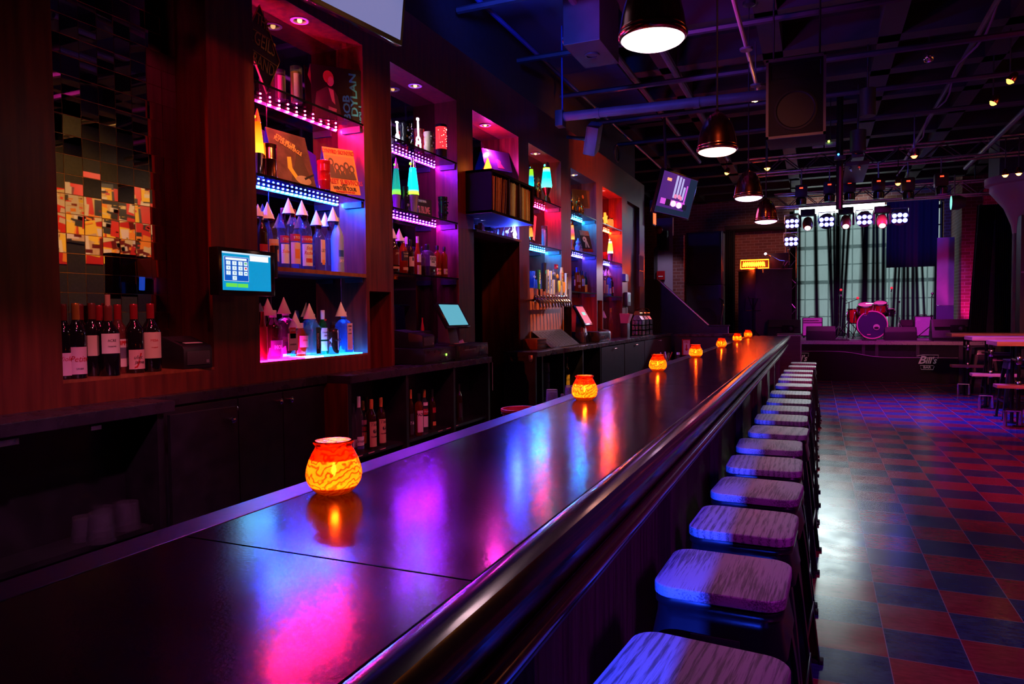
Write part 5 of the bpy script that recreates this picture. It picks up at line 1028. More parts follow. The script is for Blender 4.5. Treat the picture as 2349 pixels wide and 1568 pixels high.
ui([(0,.955,1,1)],'title_bar',(.6,.8,.95)); ui([(.03,.24,.52,.88)],'keypad_border',(.8,.85,.9)); ui([(.037,.25,.513,.872)],'keypad_panel',(.0,.09,.55),1,.0014)
ui([(.06,.79,.48,.85)],'entry_field',(.85,.9,.95),1.1,.002)
kx=[.07,.19,.31]; ky=[.66,.53,.40]
keys=[(x,y,x+.085,y+.105) for y in ky for x in kx]+[(.19,.27,.275,.375)]
ui(keys,'number_keys',(.75,.88,.95),1.05,.002); ui([(.42,y,.495,y+.105) for y in ky],'action_keys',(.8,.9,.95),1.05,.002)
for i,(x0,y0,x1,y1) in enumerate(keys): txt('1234567890'[i],.014,emat('ui digit %d'%i,(.1,.25,.4),.8),so,M@M4.Translation(((x0+x1)/2*sw,(y0+y1)/2*sh,.003)),ext=.0001)
ui([(.43,ky[0]+.04,.48,ky[0]+.08)],'check_icon',(.1,.5,.2),1,.003); ui([(.44,ky[1]+.035,.475,ky[1]+.085)],'cross_icon',(.7,.05,.1),1,.003); ui([(.44,ky[2]+.04,.475,ky[2]+.07)],'card_icon',(.05,.35,.6),1,.003)
ui([(.545,.80,.945,.95)],'info_box',(.9,.9,.95),1.1,.002); ui([(.06,.085,.28,.185),(.29,.08,.50,.18)],'green_buttons',(.15,.75,.08),1,.002)
lamp('screen_light','AREA',(xs+.03,(yA_+yB_)/2,(zA_+zB_)/2),(.1,.5,1),.6,.2,(0,(yA_+yB_)/2,1.2))
q=U(489,650,x=-2.56); 
t=thing('indicator_light',(q.x,q.y,q.z),'small blue glowing side light between pillar and touch screen','light'); MB().c(0,0,0,.03,.012,.07).build('led_tube',emat('blue side',(.02,.12,1),.5),t,bev=.004)
def register(TLp,TRp,BRp,BLp,xa,label,bg,es,inset):
    TL=U(*TLp,x=xa); xb=U(*BLp,y=TL.y).x; BL=U(*BLp,y=TL.y); TR=U(*TRp,x=xa); BR=V((BL.x,TR.y,BL.z)); TR=V((TL.x,TR.y,TL.z))
    t=thing('register_monitor',BL,label,'register screen','tilted register screens')
    M,wd,hg=qf(TL-BL,TR-BL,V((0,0,0)))
    MB().b(0,0,-.03,wd,hg,0,M).build('housing','black gloss',t,bev=.004)
    so=MB().quad((inset*wd,inset*hg,.001),((1-inset)*wd,inset*hg,.001),((1-inset)*wd,(1-inset)*hg,.001),(inset*wd,(1-inset)*hg,.001)).build('screen',emat('screen '+label[:9],bg,es),t,smooth=0,T=M,keep=True)
    z0=CT-BL.z
    MB().extY([(-.02,z0),(-.16,z0),(-.14,.16),(-.09,.10)],wd*.3,wd*.7).build('stand','dark grey',t,bev=.004)
    return t,M,wd,hg,so
t,M,wd,hg,so=register((1000,694),(1052,695),(1082,755),(1029,750),-2.565,'tilted register monitor with plain pale blue screen under the whiskey niche',(.12,.45,.58),.95,.07)
t,M,wd,hg,so=register((1317,699),(1336,699),(1364,745),(1343,745),-2.565,'tilted register monitor with red screen and small pale label',(.85,.03,.05),1.0,.08)
MB().quad((.35*wd,.48*hg,.002),(.75*wd,.48*hg,.002),(.75*wd,.64*hg,.002),(.35*wd,.64*hg,.002)).build('label_box',emat('pale label',(.3,.75,.6),1),so,smooth=0,T=M,keep=True)
lamp('red_screen_light','AREA',(-2.5,8.35,1.42),(1,.03,.05),2.2,.15,(-2.55,8.8,1.3))
def drawer(px0,px1,py,x0,x1,z,h,label,led=None,slot=True):
    ya=U(px0,py,x=x1).y; yb=U(px1,py,x=x1).y; t=thing('cash_drawer',((x0+x1)/2,(ya+yb)/2,z),label,'cash drawer','cash drawers on the back counter'); hx=(x1-x0)/2; hy=(yb-ya)/2
    MB().b(-hx,-hy,0,hx,hy,h).build('case','black',t,bev=.004); f=MB().b(hx,-hy+.008,.012,hx+.006,hy-.008,h-.014).build('drawer_front','counter black',t,bev=.002)
    if slot: MB().b(hx+.005,-hy*.65,h*.60,hx+.0075,hy*.1,h*.66).build('slot','grey',f,smooth=0)
    MB().lathe([(.001,.004),(.011,.004),(.012,0)],14,M4.Translation((hx+.007,hy*.35,h*.32))@M4.Rotation(PI/2,4,'Y')).build('lock','chrome',f)
    if led: MB().c(hx+.008,hy*.35,h*.5,.004,.012,.012).build('power_light',emat('green led',(.2,1,.05),6),f,smooth=0)
    return t,ya,yb
zc=CT+.001
t,a_,b_=drawer(972,1044,812,-2.78,-2.44,zc,.105,'black cash drawer with green power light under the receipt printer',True,False)
q=U(1010,775,x=-2.6); printer((-2.62,(a_+b_)/2-.07,zc+.107),0,.17,.26,.125,'black receipt printer on the first cash drawer beside the pale blue screen')
t,a_,b_=drawer(1052,1119,805,-2.78,-2.41,zc,.115,'black cash drawer with key lock and paper slips on top at the counter end')
t=thing('paper_slip',(-2.55,(a_+b_)/2-.02,zc+.117),'crumpled pink white paper slips on the end cash drawer','paper'); MB().b(-.06,-.12,0,.06,.10,.003,M4.Rotation(.2,4,'Z')).add([(0,0,.003),(.06,.02,.003),(.03,.05,.03)],[(0,1,2)]).build('sheet','paper',t,smooth=0)
t=thing('card_terminal',(-2.66,(a_+b_)/2+.03,zc+.117),'small dark card terminal on the end cash drawer','card terminal'); MB().rb(0,0,0,.1,.16,.035,.012).build('body','dark grey',t,bev=.004); MB().c(0,.02,.036,.06,.07,.002).build('display','black gloss',t,smooth=0)
q=U(995,826,z=zc); t=thing('napkin_stack',(q.x-.02,q.y,zc),'low stack of pinkish napkins on the counter before the printer','napkins'); [MB().c(.003*(i%3),.004*(i%2),.003+.005*i,.11,.26-.012*(i%3),.004).build('napkin','paper',t,smooth=0) for i in range(5)]
t=thing('cable_bundle',(U(940,823,z=zc).x-.1,U(940,823,z=zc).y,zc),'tangled black cables on the counter beside the napkins','cables'); rn=random.Random(2)
MB().tube([(rn.uniform(-.06,.06),rn.uniform(-.18,.18),.008+rn.uniform(0,.07)) for i in range(16)],.006,6).build('cable','rubber',t); MB().tube([(0,-.1,.02),(-.08,-.2,.06),(-.12,-.28,.3),(-.13,-.36,.44)],.005,6).build('power_cord','rubber',t)
q=U(948,756,x=-2.72); t=thing('dark_bottle_box',(-2.70,q.y,zc),'low black box with a small red topped bottle in the dark register niche','box'); MB().b(-.07,-.12,0,.07,.12,U(945,760,x=-2.65).z-zc).build('box','black',t,bev=.004); 
t=thing('small_bottle',(-2.66,q.y+.03,U(945,760,x=-2.65).z+.001),'small bottle with red glow on the black box in the register niche','bottle'); MB().lathe([(.012,0),(.014,.01),(.008,.05),(.005,.07),(.005,.085)],12).build('glass_body','liquor red',t); MB().cyl(0,0,.085,.006,.012,10).build('cap','red',t)
t,a_,b_=drawer(1374,1397,768,-2.72,-2.36,zc,.12,'black cash drawer under the red register screen')
printer((-2.60,U(1394,745,x=-2.52).y+.08,zc),0,.15,.16,.145,'small black receipt printer beside the red register screen')
# napkin holder, thermostat, papers, lantern crates
q=U(1439,741,x=-2.45); t=thing('napkin_holder',(-2.48,q.y,CT),'dark stand with pale folded napkins beside the metal lanterns','napkin holder'); h_=q.z-CT; MB().b(-.05,-.07,0,.05,.07,h_).build('stand','black',t,bev=.003); MB().add([(.05,-.06,h_),(.05,.06,h_),(-.05,.06,h_),(-.05,-.06,h_),(.09,-.09,h_+.13),(.09,.09,h_+.13),(-.06,.09,h_+.14),(-.06,-.09,h_+.14)],[(0,1,5,4),(1,2,6,5),(2,3,7,6),(3,0,4,7),(4,5,6,7)]).build('napkins','pink',t,smooth=0)
q=U(1436,686,x=XW); t=thing('thermostat',(XW,q.y,q.z),'grey thermostat box with pale display on the far pillar','thermostat'); MB().b(0,-.11,-.1,.05,.1,.1).build('body','dark grey',t,bev=.006); MB().b(.05,-.06,-.04,.053,.06,.07).build('display',mat('lcd',(.3,.4,.4),.3,em=(.3,.45,.5),es=.3),t,smooth=0); MB().tube([(.01,-.02,-.1),(.005,-.03,-.3),(.01,-.05,-(q.z-CT)+.01)],.004,6).build('cable','rubber',t)
q=U(1432,637,x=XW); t=thing('wall_bracket',(XW,q.y,q.z),'small black bracket with torn paper on the far pillar','bracket'); MB().b(0,-.12,-.05,.05,-.02,.05).build('black_box','black',t,smooth=0); MB().b(0,.0,-.05,.03,.14,.05).build('brown_plate','brown',t,smooth=0); MB().add([(.05,-.03,-.04),(.06,.02,-.05),(.05,.03,.05),(.04,-.01,.06)],[(0,1,2,3)]).build('torn_paper','paper',t,smooth=0,keep=True)
for i,(a_,b_,lb) in enumerate(((585,620,'upper sheet of paper taped on the pale end pillar'),(622,657,'lower sheet of paper taped on the pale end pillar'))):
    q=U(1471,(a_+b_)/2,x=XW); hh=abs(U(1471,a_,x=XW).z-q.z); t=thing('paper_sheet',(XW,q.y,q.z),lb,'paper','sheets of paper on the end pillar'); MB().b(.001,-.16,-hh,.004,.16,hh).build('sheet','paper',t,smooth=0); MB().b(.004,-.15,hh*.85,.0045,.15,hh*.98).build('tape',['pink','label cream'][i],t,smooth=0)
q0=U(1473,769,z=CT+.001); lx=q0.x; xl=U(1449,769,y=q0.y).x
def lantern(y,lab):
    t=thing('metal_lantern',((lx+xl)/2,y,CT+.001),lab,'lantern','metal lanterns on the back counter'); wx=(lx-xl)/2; wy=.10; h=U(1473,734,x=lx).z-CT; hr=U(1474,711,x=lx).z-CT
    MB().b(-wx,-wy,0,wx,wy,h).build('inner_panel','void',t,smooth=0)
    mb=MB()
    for zz_ in (0,.33,.66,1): mb.b(-wx-.006,-wy-.006,max(0,zz_*h-.008),wx+.006,wy+.006,zz_*h+.008)
    for i in range(4): a=-wx+2*wx*i/3; mb.b(a-.006,-wy-.006,0,a+.006,wy+.006,h)
    for i in range(3): a=-wy+2*wy*i/2; mb.b(-wx-.006,a-.006,0,wx+.006,a+.006,h)
    mb.build('cage','steel',t,smooth=0)
    MB().extY([(-wx,h),(wx,h),(wx-.05,h+(hr-h)*.5),(-wx+.05,h+(hr-h)*.5)],-wy,wy).build('roof','steel',t,smooth=0)
    MB().lathe([(.05,-wy*.9),(.05,wy*.9)],14,M4.Translation((0,0,h+(hr-h)*.6))@M4.Rotation(PI/2,4,'X'),ang=2*PI).build('vent_tube','brass',t)
    MB().tube([(.05*math.cos(R(a))*1.0,.02,hr-.02+.05*math.sin(R(a))) for a in range(0,181,20)],.004,6).build('handle','brass',t)
for i,lb in enumerate(('nearest of three caged metal lanterns on the far back counter','middle of three caged metal lanterns on the far back counter','farthest of three caged metal lanterns on the far back counter')): lantern(q0.y+.10+.26*i,lb)
# ------------------------------------------------------------------ televisions
def tv(BLp,BRp,zref_x,tilt,h,label,m,width=None):
    BR=U(*BRp,x=zref_x); BL=U(*BLp,z=BR.z); r=(BR-BL).normalized(); nrm=r.cross(V((0,0,1))); up=V((0,0,1))*math.cos(tilt)+nrm*math.sin(tilt)
    if width: BL=BR-r*width
    t=thing('television',(BL+BR)/2,label,'television'); M=frame(r,up,V((0,0,0))); wd=(BR-BL).length
    MB().b(-wd/2,0,-.05,wd/2,h,0,M).build('housing','black gloss',t,bev=.006); e=.022
    so=MB().quad((-wd/2+e,e*1.2,.001),(wd/2-e,e*1.2,.001),(wd/2-e,h-e,.001),(-wd/2+e,h-e,.001)).build('screen',m,t,smooth=0,T=M,keep=True)
    mid=M@V((0,h*.6,-.05)); MB().tube([mid,mid+V((-.12,0,.1)),V((mid.x-.15,mid.y,CZ-.3-t.location.z))],.02,8).build('mount_pole','black',t)
    return t,M,wd,so
m,nt,b,o=nm('tv pale screen'); b.inputs['Base Color'].default_value=(.03,.03,.05,1); b.inputs['Roughness'].default_value=.12; b.inputs['Emission Color'].default_value=(.15,.17,.40,1); b.inputs['Emission Strength'].default_value=1.0
tv((708,0),(923,106),-2.15,.12,.70,'large television cut off by the top of the picture with pale blue screen',m,1.2)
H_=.60
t,M,wd,so=tv((1498,488),(1579,506),-1.75,.28,H_,'tilted television showing a purple lit stage near the staircase',emat('tv stage bg',(.09,.02,.22),.9))
def tvp(polys,name,c,es,z):
    mb=MB()
    for p in polys: mb.add([((x-.5)*(wd-.05),.03+y*(H_-.055),z) for x,y in p],[tuple(range(len(p)))])
    mb.build(name,emat('tv '+name,c,es),so,smooth=0,T=M,keep=True)
bx=lambda x0,y0,x1,y1:[(x0,y0),(x1,y0),(x1,y1),(x0,y1)]
tvp([bx(.38,.42,.44,.98),bx(.47,.45,.53,.97),bx(.56,.45,.61,.95),bx(.64,.42,.70,.75)],'curtain_image',(.5,.45,.85),1,.002)
tvp([bx(.78,0,1,1),bx(0,0,1,.14)],'dark_edge',(.01,.02,.05),1,.002)
tvp([bx(.08,.22,.78,.36),bx(.72,.3,.76,.8)],'stage_floor_image',(.75,.10,.8),1,.0025)
tvp([bx(.13,.80,.25,.87)],'sign_image',(1,.25,.1),2,.003)
tvp([blob(.57,.48,.05,.06),bx(.42,.42,.5,.52),bx(.6,.4,.66,.5)],'drum_image',(.9,.25,.5),1,.0035)
tvp([blob(.45,.28,.08,.08),blob(.62,.27,.08,.08)],'table_glow_image',(1,.7,.95),1.3,.003)
tvp([bx(.22,.20,.36,.36)],'monitor_image',(.01,.01,.02),1,.004)
tvp([bx(.72,.18,.86,.32)],'monitor_image',(.01,.01,.02),1,.004)
lamp('tv_light','AREA',t.location+V((.25,-.15,.3)),(.6,.15,1),1.5,.4,t.location+V((3,-1,-.6)))
# ------------------------------------------------------------------ stage
YF=16.62; YB=19.6
struct(MB().b(-3.2,YF,0,6,21,SZ-.06).build('trim_1','black matt',smooth=0))
ST=thing('stage_platform',(0,0,0),'raised stage with pale grey deck and black skirted front','stage')
MB().b(-3.2,YF-.04,SZ-.06,5.37,YB,SZ).build('deck',mat('stage deck',(.14,.11,.14),.38,c2=(.22,.18,.22),nscale=4,rvar=.1),ST,smooth=0)
MB().b(-3.2,YF-.05,SZ-.07,5.37,YF-.03,SZ+.002).build('edge_trim','steel',ST,smooth=0)
for x in (-.9,.9,1.15,1.9,2.75,3.3): MB().b(x-.03,YF-.03,0,x+.03,YF-.001,SZ-.07).build('post','dark grey',ST,smooth=0)
MB().b(2.62,YF-.02,0,3.3,YF-.002,SZ-.08).build('side_panel',mat('skirt panel',(.05,.02,.06),.6),ST,smooth=0)
# sagging black banner with logos
mb=MB(); n=28; x0,x1=-.78,2.6; top=[]
for i in range(n+1):
    u=i/n; x=x0+(x1-x0)*u; z=.60-.10*min(1,max(0,(u-.42)*6)) if u>.3 else .60-.0*u
    z=.615-.13*(1/(1+math.exp(-(u-.48)*22)))+.03*u; top.append((x,YF-.07+.012*math.sin(9*u),z))
mb.add(top+[(x,YF-.075+.01*math.sin(14*x),.004) for x,_,_ in top],[(i,i+1,n+2+i,n+1+i) for i in range(n)])
bn=thing('stage_banner',(0,0,0),'black fabric banner sagging along the stage front with white logos','banner'); MB.build(mb,'fabric',mat('banner black',(.006,.005,.006),.8),bn,keep=True)
MB().tube(top,.008,6).build('hem',mat('hem',(.35,.28,.4),.5),bn)
def logo(cx,cz,k,par):
    y=YF-.092; T=lambda dx,dz: FY((cx+dx*k,y,cz+dz*k))
    col=mat('logo grey %.1f'%cx,(.55,.42,.45),.6,em=(.5,.35,.38),es=.12)
    txt('B',.36*k,col,par,T(-.17,.03),shear=.35,bold=.006*k,sx=1.05); txt("ill's",.30*k,col,par,T(.10,.02),shear=.3,bold=.006*k,sx=.85)
    txt('BAR',.11*k,col,par,T(0,-.20),bold=.002*k,sx=1.1)
    mb=MB(); f=lambda p: [(cx+a*k,y-.001,cz+b*k) for a,b in p]
    for p in ([(-.30,.17),(-.12,.21),(.32,.21),(.30,.09)],[(.18,-.14),(-.2,-.14),(-.17,-.27),(.17,-.27),(.20,-.16)]): mb.tube(f(p),.008*k,5)
    mb.build('logo_outline',col,par)
logo(2.06,.44,.62,bn); logo(-.36,.45,.62,bn)
# daylight window behind the curtain
W0,W1,WZ0,WZ1=-.56,2.72,SZ+.05,4.12
wd_=struct(MB().b(W0,YB+.42,WZ0,W1,YB+.44,WZ1).build('window_1',emat('daylight',(.70,.93,.92),.92),smooth=0))
mb=MB()
for i in range(13): x=W0+(W1-W0)*i/12; mb.b(x-.014,YB+.16,WZ0,x+.014,YB+.2,WZ1)
for i in range(9): z=WZ0+.02+.437*i; th=.045 if i in (3,5,7) else .014; mb.b(W0,YB+.16,z-th,W1,YB+.2,z+th)
o=struct(mb.build('window_2','black',smooth=0))
# white hot uncovered top of the window
struct(MB().b(-.44,YB+.02,3.90,1.50,YB+.05,4.12).build('window_3',emat('sky strip',(.86,1,.98),9),smooth=0))
# brick rear wall around the window
mb=MB().b(-5,YB+.45,0,W0-.12,YB+.6,CZ).b(W1+.1,YB+.45,0,6,YB+.6,CZ).b(W0-.12,YB+.45,WZ1,W1+.1,YB+.6,CZ)
struct(mb.build('wall_back','brick',smooth=0))
struct(MB().b(-2.1,YB+.2,SZ,-.62,YB+.45,3.62).build('wall_back_1','brick',smooth=0)); struct(MB().b(-2.2,YB-.6,3.6,-.6,YB+.45,3.7).build('trim_2','black matt',smooth=0))
struct(MB().b(2.96,18.6,SZ,3.36,YB+.45,CZ).build('trim_3','brick',smooth=0))
# curtain: sheer cloth hung with gathers
def sheer(k,a,op):
    m,nt,b,o=nm(k); nt.nodes.remove(b); N=nt.nodes.new; L=nt.links.new
    t=N('ShaderNodeBsdfTranslucent'); t.inputs[0].default_value=(*a,1); d=N('ShaderNodeBsdfDiffuse'); d.inputs[0].default_value=(.05,.055,.06,1); tr=N('ShaderNodeBsdfTransparent'); tr.inputs[0].default_value=(.9,.95,.95,1)
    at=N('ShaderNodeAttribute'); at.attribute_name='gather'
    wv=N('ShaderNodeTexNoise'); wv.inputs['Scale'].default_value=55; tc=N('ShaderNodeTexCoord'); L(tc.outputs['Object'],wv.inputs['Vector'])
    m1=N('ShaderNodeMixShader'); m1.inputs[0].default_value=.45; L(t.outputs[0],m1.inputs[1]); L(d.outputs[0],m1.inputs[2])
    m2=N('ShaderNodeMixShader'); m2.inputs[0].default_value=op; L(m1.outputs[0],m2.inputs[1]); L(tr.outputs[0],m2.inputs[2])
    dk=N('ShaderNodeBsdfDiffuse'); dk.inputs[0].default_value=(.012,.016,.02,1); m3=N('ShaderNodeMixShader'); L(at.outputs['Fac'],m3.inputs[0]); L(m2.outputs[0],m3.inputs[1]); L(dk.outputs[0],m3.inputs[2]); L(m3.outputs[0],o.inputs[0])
    return m
MT['sheer']=sheer('sheer cloth',(.52,.66,.66),.22)
def curtain(x0,x1,z0,z1,gath,label,seed,dense):
    rn=random.Random(seed); nx=170; nz=26; vs=[]; g=[]
    for j in range(nz+1):
        v=j/nz; z=z0+(z1-z0)*v
        for i in range(nx+1):
            u=i/nx; x=x0+(x1-x0)*u; q=0; dx=0
            for (gx,gw,tilt,bot) in gath:   # gathered folds: centre, width, lean, how far it reaches down
                c=gx+tilt*(v-1); w_=gw*(1+.5*(1-v)); d=(x-c)/w_
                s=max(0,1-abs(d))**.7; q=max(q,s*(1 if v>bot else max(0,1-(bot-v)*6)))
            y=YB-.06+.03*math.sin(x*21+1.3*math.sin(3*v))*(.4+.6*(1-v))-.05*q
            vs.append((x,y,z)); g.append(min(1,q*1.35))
    mb=MB().add(vs,[(j*(nx+1)+i,j*(nx+1)+i+1,(j+1)*(nx+1)+i+1,(j+1)*(nx+1)+i) for j in range(nz) for i in range(nx)])
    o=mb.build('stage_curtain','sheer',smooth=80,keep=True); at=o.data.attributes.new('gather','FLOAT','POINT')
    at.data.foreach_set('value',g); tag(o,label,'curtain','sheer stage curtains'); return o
fx=lambda px: U(px,640,y=YB-.06).x
wpx=S(1,(1,YB,2))
def gl(L): return [(fx(a),w*wpx,t*wpx,b) for a,w,t,b in L]
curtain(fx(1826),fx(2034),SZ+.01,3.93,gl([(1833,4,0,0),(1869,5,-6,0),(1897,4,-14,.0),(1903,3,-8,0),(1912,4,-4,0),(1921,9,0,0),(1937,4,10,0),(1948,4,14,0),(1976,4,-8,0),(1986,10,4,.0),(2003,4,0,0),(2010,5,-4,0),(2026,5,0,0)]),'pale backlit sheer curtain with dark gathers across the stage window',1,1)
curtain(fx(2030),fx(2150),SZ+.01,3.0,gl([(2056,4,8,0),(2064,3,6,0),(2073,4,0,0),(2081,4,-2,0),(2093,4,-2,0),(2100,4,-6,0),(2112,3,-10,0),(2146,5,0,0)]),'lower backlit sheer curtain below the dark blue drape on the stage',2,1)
mb=MB(); xa,xb=fx(2032),fx(2151); n=40
mb.add([(xa+(xb-xa)*i/n,YB-.13+.02*math.sin(i*1.1),z) for z in (2.52,4.18) for i in range(n+1)],[(i,i+1,n+2+i,n+1+i) for i in range(n)])
tag(mb.build('blackout_drape',mat('blackout',(.014,.016,.035),.8),smooth=60,keep=True),'dark blue blackout drape covering the upper right of the stage window','drape')
def pleat(x0,x1,y,z0,z1,label,m='black matt',n=60,amp=.04,cat='curtain',lean=0):
    mb=MB(); N_=n*3
    mb.add([(x0+(x1-x0)*i/N_+(lean*(1-j/8) if i<N_*.5 else 0),y+amp*math.sin(i*2*PI*n/8/N_*2),z0+(z1-z0)*j/8) for j in range(9) for i in range(N_+1)],[(j*(N_+1)+i,j*(N_+1)+i+1,(j+1)*(N_+1)+i+1,(j+1)*(N_+1)+i) for j in range(8) for i in range(N_)])
    o=mb.build('black_curtain',m,smooth=60,keep=True); tag(o,label,cat,'black side curtains'); return o
q0,q1=U(2250,470,y=16.9),U(2326,470,y=16.9)
pleat(U(2240,600,y=16.9).x,q1.x,16.9,SZ+.01,q0.z,'tall black pleated curtain right of the magenta brick pillar','black matt',70,.045,lean=-.14)
pleat(U(1652,600,y=18.9).x,U(1686,600,y=18.9).x,18.9,SZ+.01,3.55,'narrow black pleated curtain between loudspeaker stack and brick wall','black matt',30)
pleat(U(1812,600,y=19.35).x,U(1829,600,y=19.35).x,19.35,SZ+.01,3.7,'narrow black curtain at the left edge of the stage window','black matt',16,.03)
# purple lit panel
P0,P1=U(2150,545,y=19.0),U(2190,545,y=19.0)
t=thing('acoustic_panel',(P0.x,19.0,SZ),'tall grey panel lit violet left of the magenta brick pillar','panel'); zq=P0.z-SZ; MB().b(0,0,.75,P1.x-P0.x,.06,zq).build('upper_board',mat('panel grey',(.26,.23,.28),.6,c2=(.32,.28,.34),nscale=3),t,smooth=0); MB().b(0,.0,0,P1.x-P0.x,.06,.745).build('lower_board',mat('panel blue',(.09,.08,.18),.6),t,smooth=0)
# loudspeaker stack on the left
def cabinet(name,loc,w_,d,h,label,cat='loudspeaker',rz=0,grp=None,horn=True):
    t=thing(name,loc,label,cat,grp,rz); MB().b(-w_/2,-d/2,0,w_/2,d/2,h).build('cabinet','speaker black',t,bev=.012)
    g=MB().b(-w_/2+.03,-d/2-.008,.03,w_/2-.03,-d/2,h*.72).build('grille','grille',t,bev=.004); T=M4.Translation((0,-d/2-.009,h*.36))@M4.Rotation(PI/2,4,'X'); r=min(w_*.38,h*.3)
    MB().lathe([(r*1.05,0),(r*1.05,.006),(r,.008),(r*.9,.002),(r*.3,-.004),(.001,.004)],30,T).build('woofer','grille',g)
    if horn: MB().add([(-w_*.4,-d/2-.009,h*.77),(w_*.4,-d/2-.009,h*.77),(w_*.4,-d/2-.009,h*.95),(-w_*.4,-d/2-.009,h*.95),(-w_*.14,-d/2+.06,h*.82),(w_*.14,-d/2+.06,h*.82),(w_*.14,-d/2+.06,h*.90),(-w_*.14,-d/2+.06,h*.90)],[(0,1,5,4),(1,2,6,5),(2,3,7,6),(3,0,4,7),(4,5,6,7)]).build('horn','black gloss',t,smooth=0); MB().b(-w_*.43,-d/2-.012,h*.75,w_*.43,-d/2-.006,h*.965).build('horn_plate','black',t,smooth=0)
    return t
cabinet('loudspeaker',(-2.43,17.3,SZ),.80,.7,1.28,'lower black loudspeaker cabinet of the stack left on the stage',grp='stacked loudspeakers'); cabinet('loudspeaker',(-2.43,17.3,SZ+1.29),.80,.7,1.22,'upper black loudspeaker cabinet of the stack left on the stage',grp='stacked loudspeakers')
MB().tube([(-2.0,16.93,SZ),(-2.0,16.93,3.35)],.012,6).build('stack_pole','steel'); tag(bpy.data.objects['stack_pole'],'thin steel pole at the right edge of the loudspeaker stack','pole')
q=U(1660,690,y=16.9); MB().tube([(q.x-.06,16.9,SZ),(q.x-.05,16.9,SZ+.5),(q.x,16.9,1.62),(q.x-.02,16.9,1.76),(q.x-.10,16.9,1.80)],.018,8).build('hand_rail','chrome'); tag(bpy.data.objects['hand_rail'],'curved chrome hand rail at the stage steps left','rail')
# DJ booth (rotated box) with neon sign on top
c=U(1733,618,y=17.0); a=U(1693,618,y=17.75); b_=U(1818,618,y=17.25); 
c=V((c.x,17.0,c.z)); bz=U(1733,617,y=17.0).z; t=thing('dj_booth',(c.x,17.0,SZ),'tall plain black booth with pale edged top on the left of the stage','booth')
A_=V((a.x-c.x,.75,0)); B_=V((b_.x-c.x,.25,0)); H_b=bz-SZ
mb=MB(); mb.add([V((0,0,0)),B_,A_+B_,A_]+[v+V((0,0,H_b)) for v in (V((0,0,0)),B_,A_+B_,A_)],[(3,2,1,0),(4,5,6,7),(0,1,5,4),(1,2,6,5),(2,3,7,6),(3,0,4,7)])
mb.build('cabinet',mat('booth black',(.05,.045,.055),.5,c2=(.075,.065,.075),nscale=3),t,bev=.03,smooth=30)
MB().tube([A_+V((0,0,H_b)),V((0,0,H_b)),B_+V((0,0,H_b))],.012,6).build('top_edge',mat('booth edge',(.6,.42,.32),.4),t)
nx=[U(1699,608,y=17.2),U(1763,606,y=17.2)]; t2=thing('neon_sign',(nx[0].x,17.22,bz+.012),'glowing yellow and orange framed neon sign on the booth top','neon sign')
wn=nx[1].x-nx[0].x; hn=U(1730,597,y=17.2).z-bz; e1=emat('neon yellow',(1,.07,.0015),70); e2=emat('neon orange',(1,.035,.001),60)
MB().tube([(.0,0,.02),(0,0,hn),(wn,0,hn),(wn,0,.02),(wn*.62,0,.02)],.011,6).tube([(wn*.5,0,.02),(0,0,.02)],.011,6).build('frame_tube',e2,t2)
zz_=[(wn*.08+wn*.78*i/44,-.01,hn*(.32+.44*(i%2)+.05*math.sin(i*1.7))) for i in range(45)]
MB().tube(zz_,.013,6).build('letter_tube',e1,t2); MB().b(0,.012,0,wn,.02,hn).build('backing','black',t2,smooth=0); MB().b(wn*.45,-.03,-.01,wn*.67,.03,.0).build('foot','black',t2,smooth=0)
lamp('neon_glow','AREA',(nx[0].x+wn/2,17.05,bz+.12),(1,.12,.02),6,.4,(nx[0].x+wn/2,19.8,bz+.1))
# desk lamp, monitor and headphones on the booth
q=U(1787,617,y=17.3); t=thing('laptop',(q.x,17.35,bz+.001),'open dark laptop on the booth top','laptop'); MB().b(-.2,-.12,0,.2,.14,.018).build('keyboard_base','black',t,bev=.004); MB().b(-.2,.13,.018,.2,.145,.38).build('lid','black',t,bev=.004)
q=U(1756,582,y=17.2); t=thing('desk_lamp',(U(1795,600,y=17.2).x,17.2,bz+.001),'pale armed desk lamp with small white light on the booth','lamp'); dx=q.x-t.location.x; dz=q.z-bz
MB().lathe([(.001,0),(.05,0),(.05,.012),(.001,.014)],16).build('base','black',t); MB().tube([(0,0,.01),(.10,0,.16),(dx*.2,0,dz-.16),(dx*.9,0,dz)],.011,6).build('arm','chrome',t); MB().sph(dx,0,dz,.028,12,8).build('bulb',emat('lamp bulb',(.8,.8,1),12),t)
q=U(1804,607,y=17.15); t=thing('headphones',(q.x,17.15,bz+.001),'dark headphones standing on the booth top right','headphones'); MB().tube([(-.06,0,.06)]+[(-.065*math.cos(R(a_)),0,.09+.08*math.sin(R(a_))) for a_ in range(0,181,20)]+[(.06,0,.06)],.012,8).build('headband',mat('phones',(.12,.1,.3),.4),t); [MB().cyl(0,0,-.015,.04,.03,14,M4.Translation((s_*.06,0,.045))@M4.Rotation(PI/2,4,'Y')).build('ear_cup','black',t) for s_ in (-1,1)]
q=U(1812,600,y=17.1); t=thing('booth_microphone',(q.x,17.3,bz+.001),'slim microphone standing on the booth edge','microphone'); MB().tube([(0,0,0),(.02,0,.2),(-.03,0,.42)],.008,6).build('stem','chrome',t); MB().sph(-.03,0,.44,.03,10,7).build('head','steel',t)
